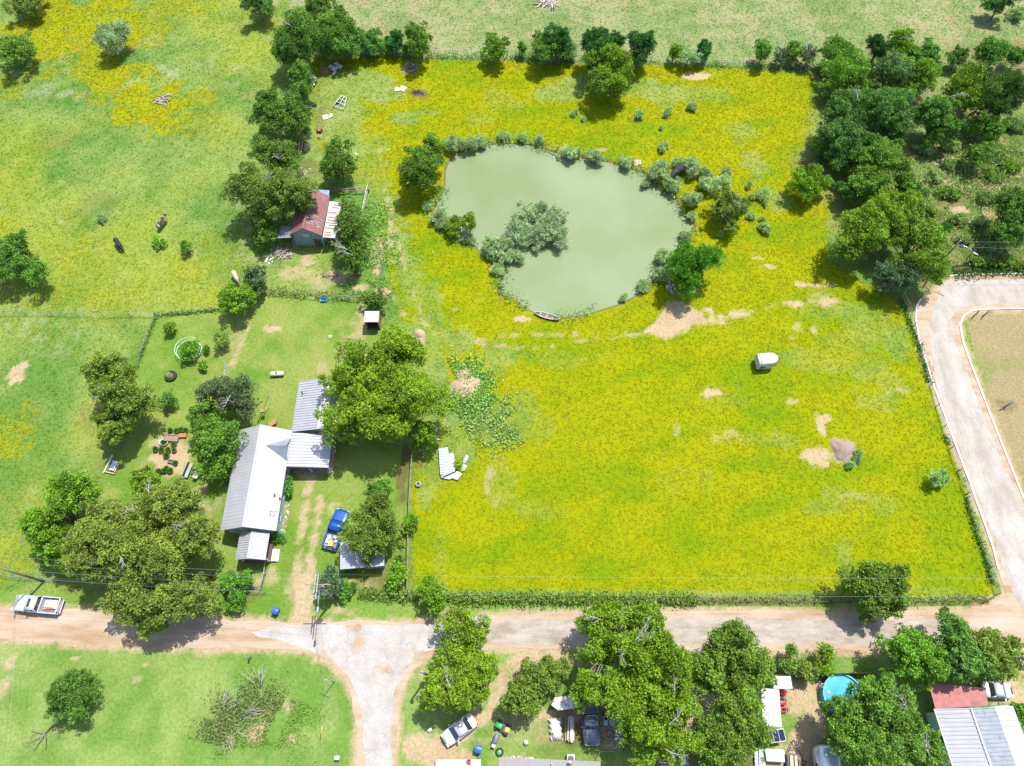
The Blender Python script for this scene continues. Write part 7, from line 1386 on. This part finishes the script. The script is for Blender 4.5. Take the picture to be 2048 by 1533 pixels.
p = G(639, 262, .3); o = thing('rusty_cart', 'rusty two wheeled cart frame near the trees above the barn', 'cart', (p.x, p.y, 0)); MB().box((0, .2, .45), (.7, .9, .08)).box((-.3, .2, .6), (.06, .9, .3)).box((.3, .2, .6), (.06, .9, .3)).build('tray', RUSTY, o); MB().tube([(.3, -.3, .3), (1.9, -.4, .35)], .04, 5).build('drawbar', RUSTY, o)
for s in (-.42, .42): MB().tube([(s, .1, .28), (s * 1.15, .1, .28)], .28, 12).build('wheel', RUBBER, o)
p = G(605, 298, .1); o = thing('lumber', 'loose long boards lying below the two lobed dark tree', 'lumber', (p.x, p.y, 0)); MB().box((-.6, 0, .1), (.14, 3.0, .06), rz=.08).box((-.2, .1, .1), (.12, 2.6, .06), rz=-.05).build('board', NEWW, o); MB().box((.6, .2, .15), (.7, 1.8, .2), rz=.05).build('board_stack', WOOD, o)
p = G(716, 318, 0); o = thing('feed_post', 'short post with a white box top right of the round dark tree', 'post', (p.x, p.y, 0)); MB().tube([(0, 0, 0), (0, 0, .9)], .07, 6).build('shaft', DARKW, o); MB().box((-.1, .05, 1.0), (.55, .3, .18), rz=-.5).build('box', WHITE, o)
# pallet, log, canoe
p = G(1275, 326, .1); o = thing('pallet', 'pinkish wooden pallet on the bank above the pond', 'pallet', (p.x, p.y, 0)); mb = MB()
for k in range(5): mb.box((-.5 + k * .25, 0, .14), (.14, 1.2, .03))
for k in (-.5, 0, .5): mb.box((0, k, .07), (1.2, .1, .1))
mb.build('slats', mat('pink_wood', (.52, .38, .32), .85), o)
a, b = G(1322, 373, .3), G(1366, 340, .3); o = thing('fallen_log', 'black fallen tree trunk reaching from the bank into the pond', 'log', (b.x, b.y, 0)); d = Vector((a - b).xy.to_3d()); BL = mat('charred_bark', (.018, .017, .018), .8, var=.4, scale=3, dirt=(.16, .13, .13), dscale=1.2, dlo=.6); rs_ = np.random.RandomState(8); mb = MB()
mb.tube([(0, 0, 1.3), tuple(d * .15 + Vector((.1, .1, 1.25))), tuple(d * .4 + Vector((-.1, .1, 1.1))), tuple(d * .62 + Vector((.05, 0, .8))), tuple(d * .8 + Vector((0, 0, .4)))], [.7, .66, .55, .42, .3], 9); mb.build('trunk', BL, o); mb = MB()
for e in ((d * 1.1 + Vector((-1.2, .1, .15))), (d * 1.0 + Vector((-.1, -1.6, .0))), (d * .7 + Vector((.9, -1.9, .1))), (d * .2 + Vector((.8, 1.0, .7)))): limb(mb, tuple(d * .6 + Vector((0, 0, .8))) if e.y < .9 else tuple(d * .1 + Vector((0, 0, .5))), tuple(e), .18, .06, rs_, .1)
mb.build('limbs', BL, o)
a, b = G(1068, 626, .2), G(1119, 640, .2); d = b - a; o = thing('canoe', 'old brown canoe with white rim pulled up on the near shore', 'canoe', ((a.x + b.x) / 2, (a.y + b.y) / 2, 0), math.atan2(d.y, d.x)); h = d.length / 2; ro = []; ri = []
for f in (-1, -.9, -.7, -.35, 0, .35, .7, .9, 1):
    w_ = .42 * (1 - abs(f) ** 2.6) + .02; zt = .36 + .12 * f * f; ro.append([(f * h, -w_, zt), (f * h * .98, -w_ * .9, .15), (f * h * .96, 0, .04 + .1 * f ** 4), (f * h * .98, w_ * .9, .15), (f * h, w_, zt)]); ri.append([(f * h, w_ * .9, zt), (f * h * .95, 0, .09 + .12 * f ** 4), (f * h, -w_ * .9, zt)])
rings = [r0 + r1 for r0, r1 in zip(ro, ri)]; MB().loft(rings, smooth=False).build('hull', mat('brown_hull', (.22, .15, .12), .7, var=.2), o)
mb = MB()
for s in (1, -1): mb.tube([(f * h, s * (.42 * (1 - abs(f) ** 2.6) + .02), .38 + .12 * f * f) for f in (-1, -.9, -.7, -.35, 0, .35, .7, .9, 1)], .04, 5)
mb.build('gunwale', WHITE, o)
for f in (-.5, 0, .45): MB().box((f * h, 0, .36), (.14, .74, .04)).build('thwart', STONE, o)
# ------------------------------------------------------------------ cattle
def cow(label, front, rear, mt, name='cow', group=None, head_down=False):
    a, b = G(*front, 1.2), G(*rear, 1.2); d = a - b; o = thing(name, label, 'cow', ((a.x + b.x) / 2, (a.y + b.y) / 2, 0), math.atan2(d.y, d.x))
    hz, hx = (.35, 1.45) if head_down else (1.25, 1.5)
    V = [(-.75, 0, 1.12), (-.35, 0, 1.02), (.1, 0, .98), (.55, 0, 1.08), (.85, 0, 1.2), (1.15, 0, (1.2 + hz) / 2 + .12), (hx - .12, 0, hz + .06), (hx + .14, 0, hz - .12),
         (.62, .22, .85), (.6, .24, .45), (.6, .24, .04), (.62, -.22, .85), (.68, -.24, .45), (.66, -.24, .04),
         (-.78, .22, .95), (-.68, .25, .66), (-.86, .24, .42), (-.82, .24, .04), (-.78, -.22, .95), (-.64, -.25, .66), (-.8, -.24, .42), (-.74, -.24, .04),
         (-.96, 0, 1.18), (-1.04, 0, .85), (-1.02, 0, .5), (hx - .18, .14, hz + .14), (hx - .22, .3, hz + .12), (hx - .18, -.14, hz + .14), (hx - .22, -.3, hz + .12)]
    Rr = [.30, .37, .38, .34, .26, .17, .15, .09, .15, .07, .06, .15, .07, .06, .2, .11, .065, .06, .2, .11, .065, .06, .05, .025, .03, .06, .035, .06, .035]
    Ed = [(0, 1), (1, 2), (2, 3), (3, 4), (4, 5), (5, 6), (6, 7), (3, 8), (8, 9), (9, 10), (3, 11), (11, 12), (12, 13), (0, 14), (14, 15), (15, 16), (16, 17), (0, 18), (18, 19), (19, 20), (20, 21), (0, 22), (22, 23), (23, 24), (6, 25), (25, 26), (6, 27), (27, 28)]
    me = bpy.data.meshes.new('body'); me.from_pydata(V, Ed, []); ob = bpy.data.objects.new('body', me); col.objects.link(ob); ob.parent = o; me.materials.append(mt)
    sk = ob.modifiers.new('skin', 'SKIN'); sk.use_smooth_shade = True
    for v_, r_ in zip(me.skin_vertices[0].data, Rr): v_.radius = (r_, r_ * (1.0 if r_ < .2 else 1.05))
    for v_ in me.skin_vertices[0].data: v_.use_root = False
    me.skin_vertices[0].data[0].use_root = True
    sb = ob.modifiers.new('subdivision', 'SUBSURF'); sb.levels = 1; sb.render_levels = 2
    for s in (-1, 1): MB().tube([(hx - .1, s * .09, hz + .2), (hx - .12, s * .24, hz + .34), (hx - .02, s * .28, hz + .48)], [.035, .028, .01], 5).build('horn', STONE, o)
    return o
def patch_mat(name, a_, b_, lo, hi, sc_=1.4):
    return mat(name, a_, .8, var=.05, dirt=b_, dscale=sc_, dlo=lo, dhi=hi)
cow('brown and white patched cow in the left pasture', (328, 434), (313, 453), patch_mat('patched_hide', (.34, .31, .27), (.04, .022, .018), .46, .48, 1.6))
cow('black cow grazing in the left pasture above the round dark tree', (240, 494), (227, 474), patch_mat('black_hide', (.012, .010, .010), (.02, .016, .014), .6, .7), head_down=True)
cow('pale cream cow grazing beside the lawn corner trees', (475, 561), (464, 540), patch_mat('cream_hide', (.36, .30, .25), (.24, .17, .12), .6, .72), head_down=True)
# flowering shrub spot by the road
T('flower_bush', 'pink flowering bush between the giant oak and the crape myrtle', 'mid', 1.0, [(428, 1151, 6, 5)], (1.0, .5, 1.0), cat='shrub')
T('hose_bush', 'row of low young plants beside the rows of junk in the pool yard', 'bright', .8, [(1524, 1520, 6, 10)], (.7, 1, 1), cat='shrub')
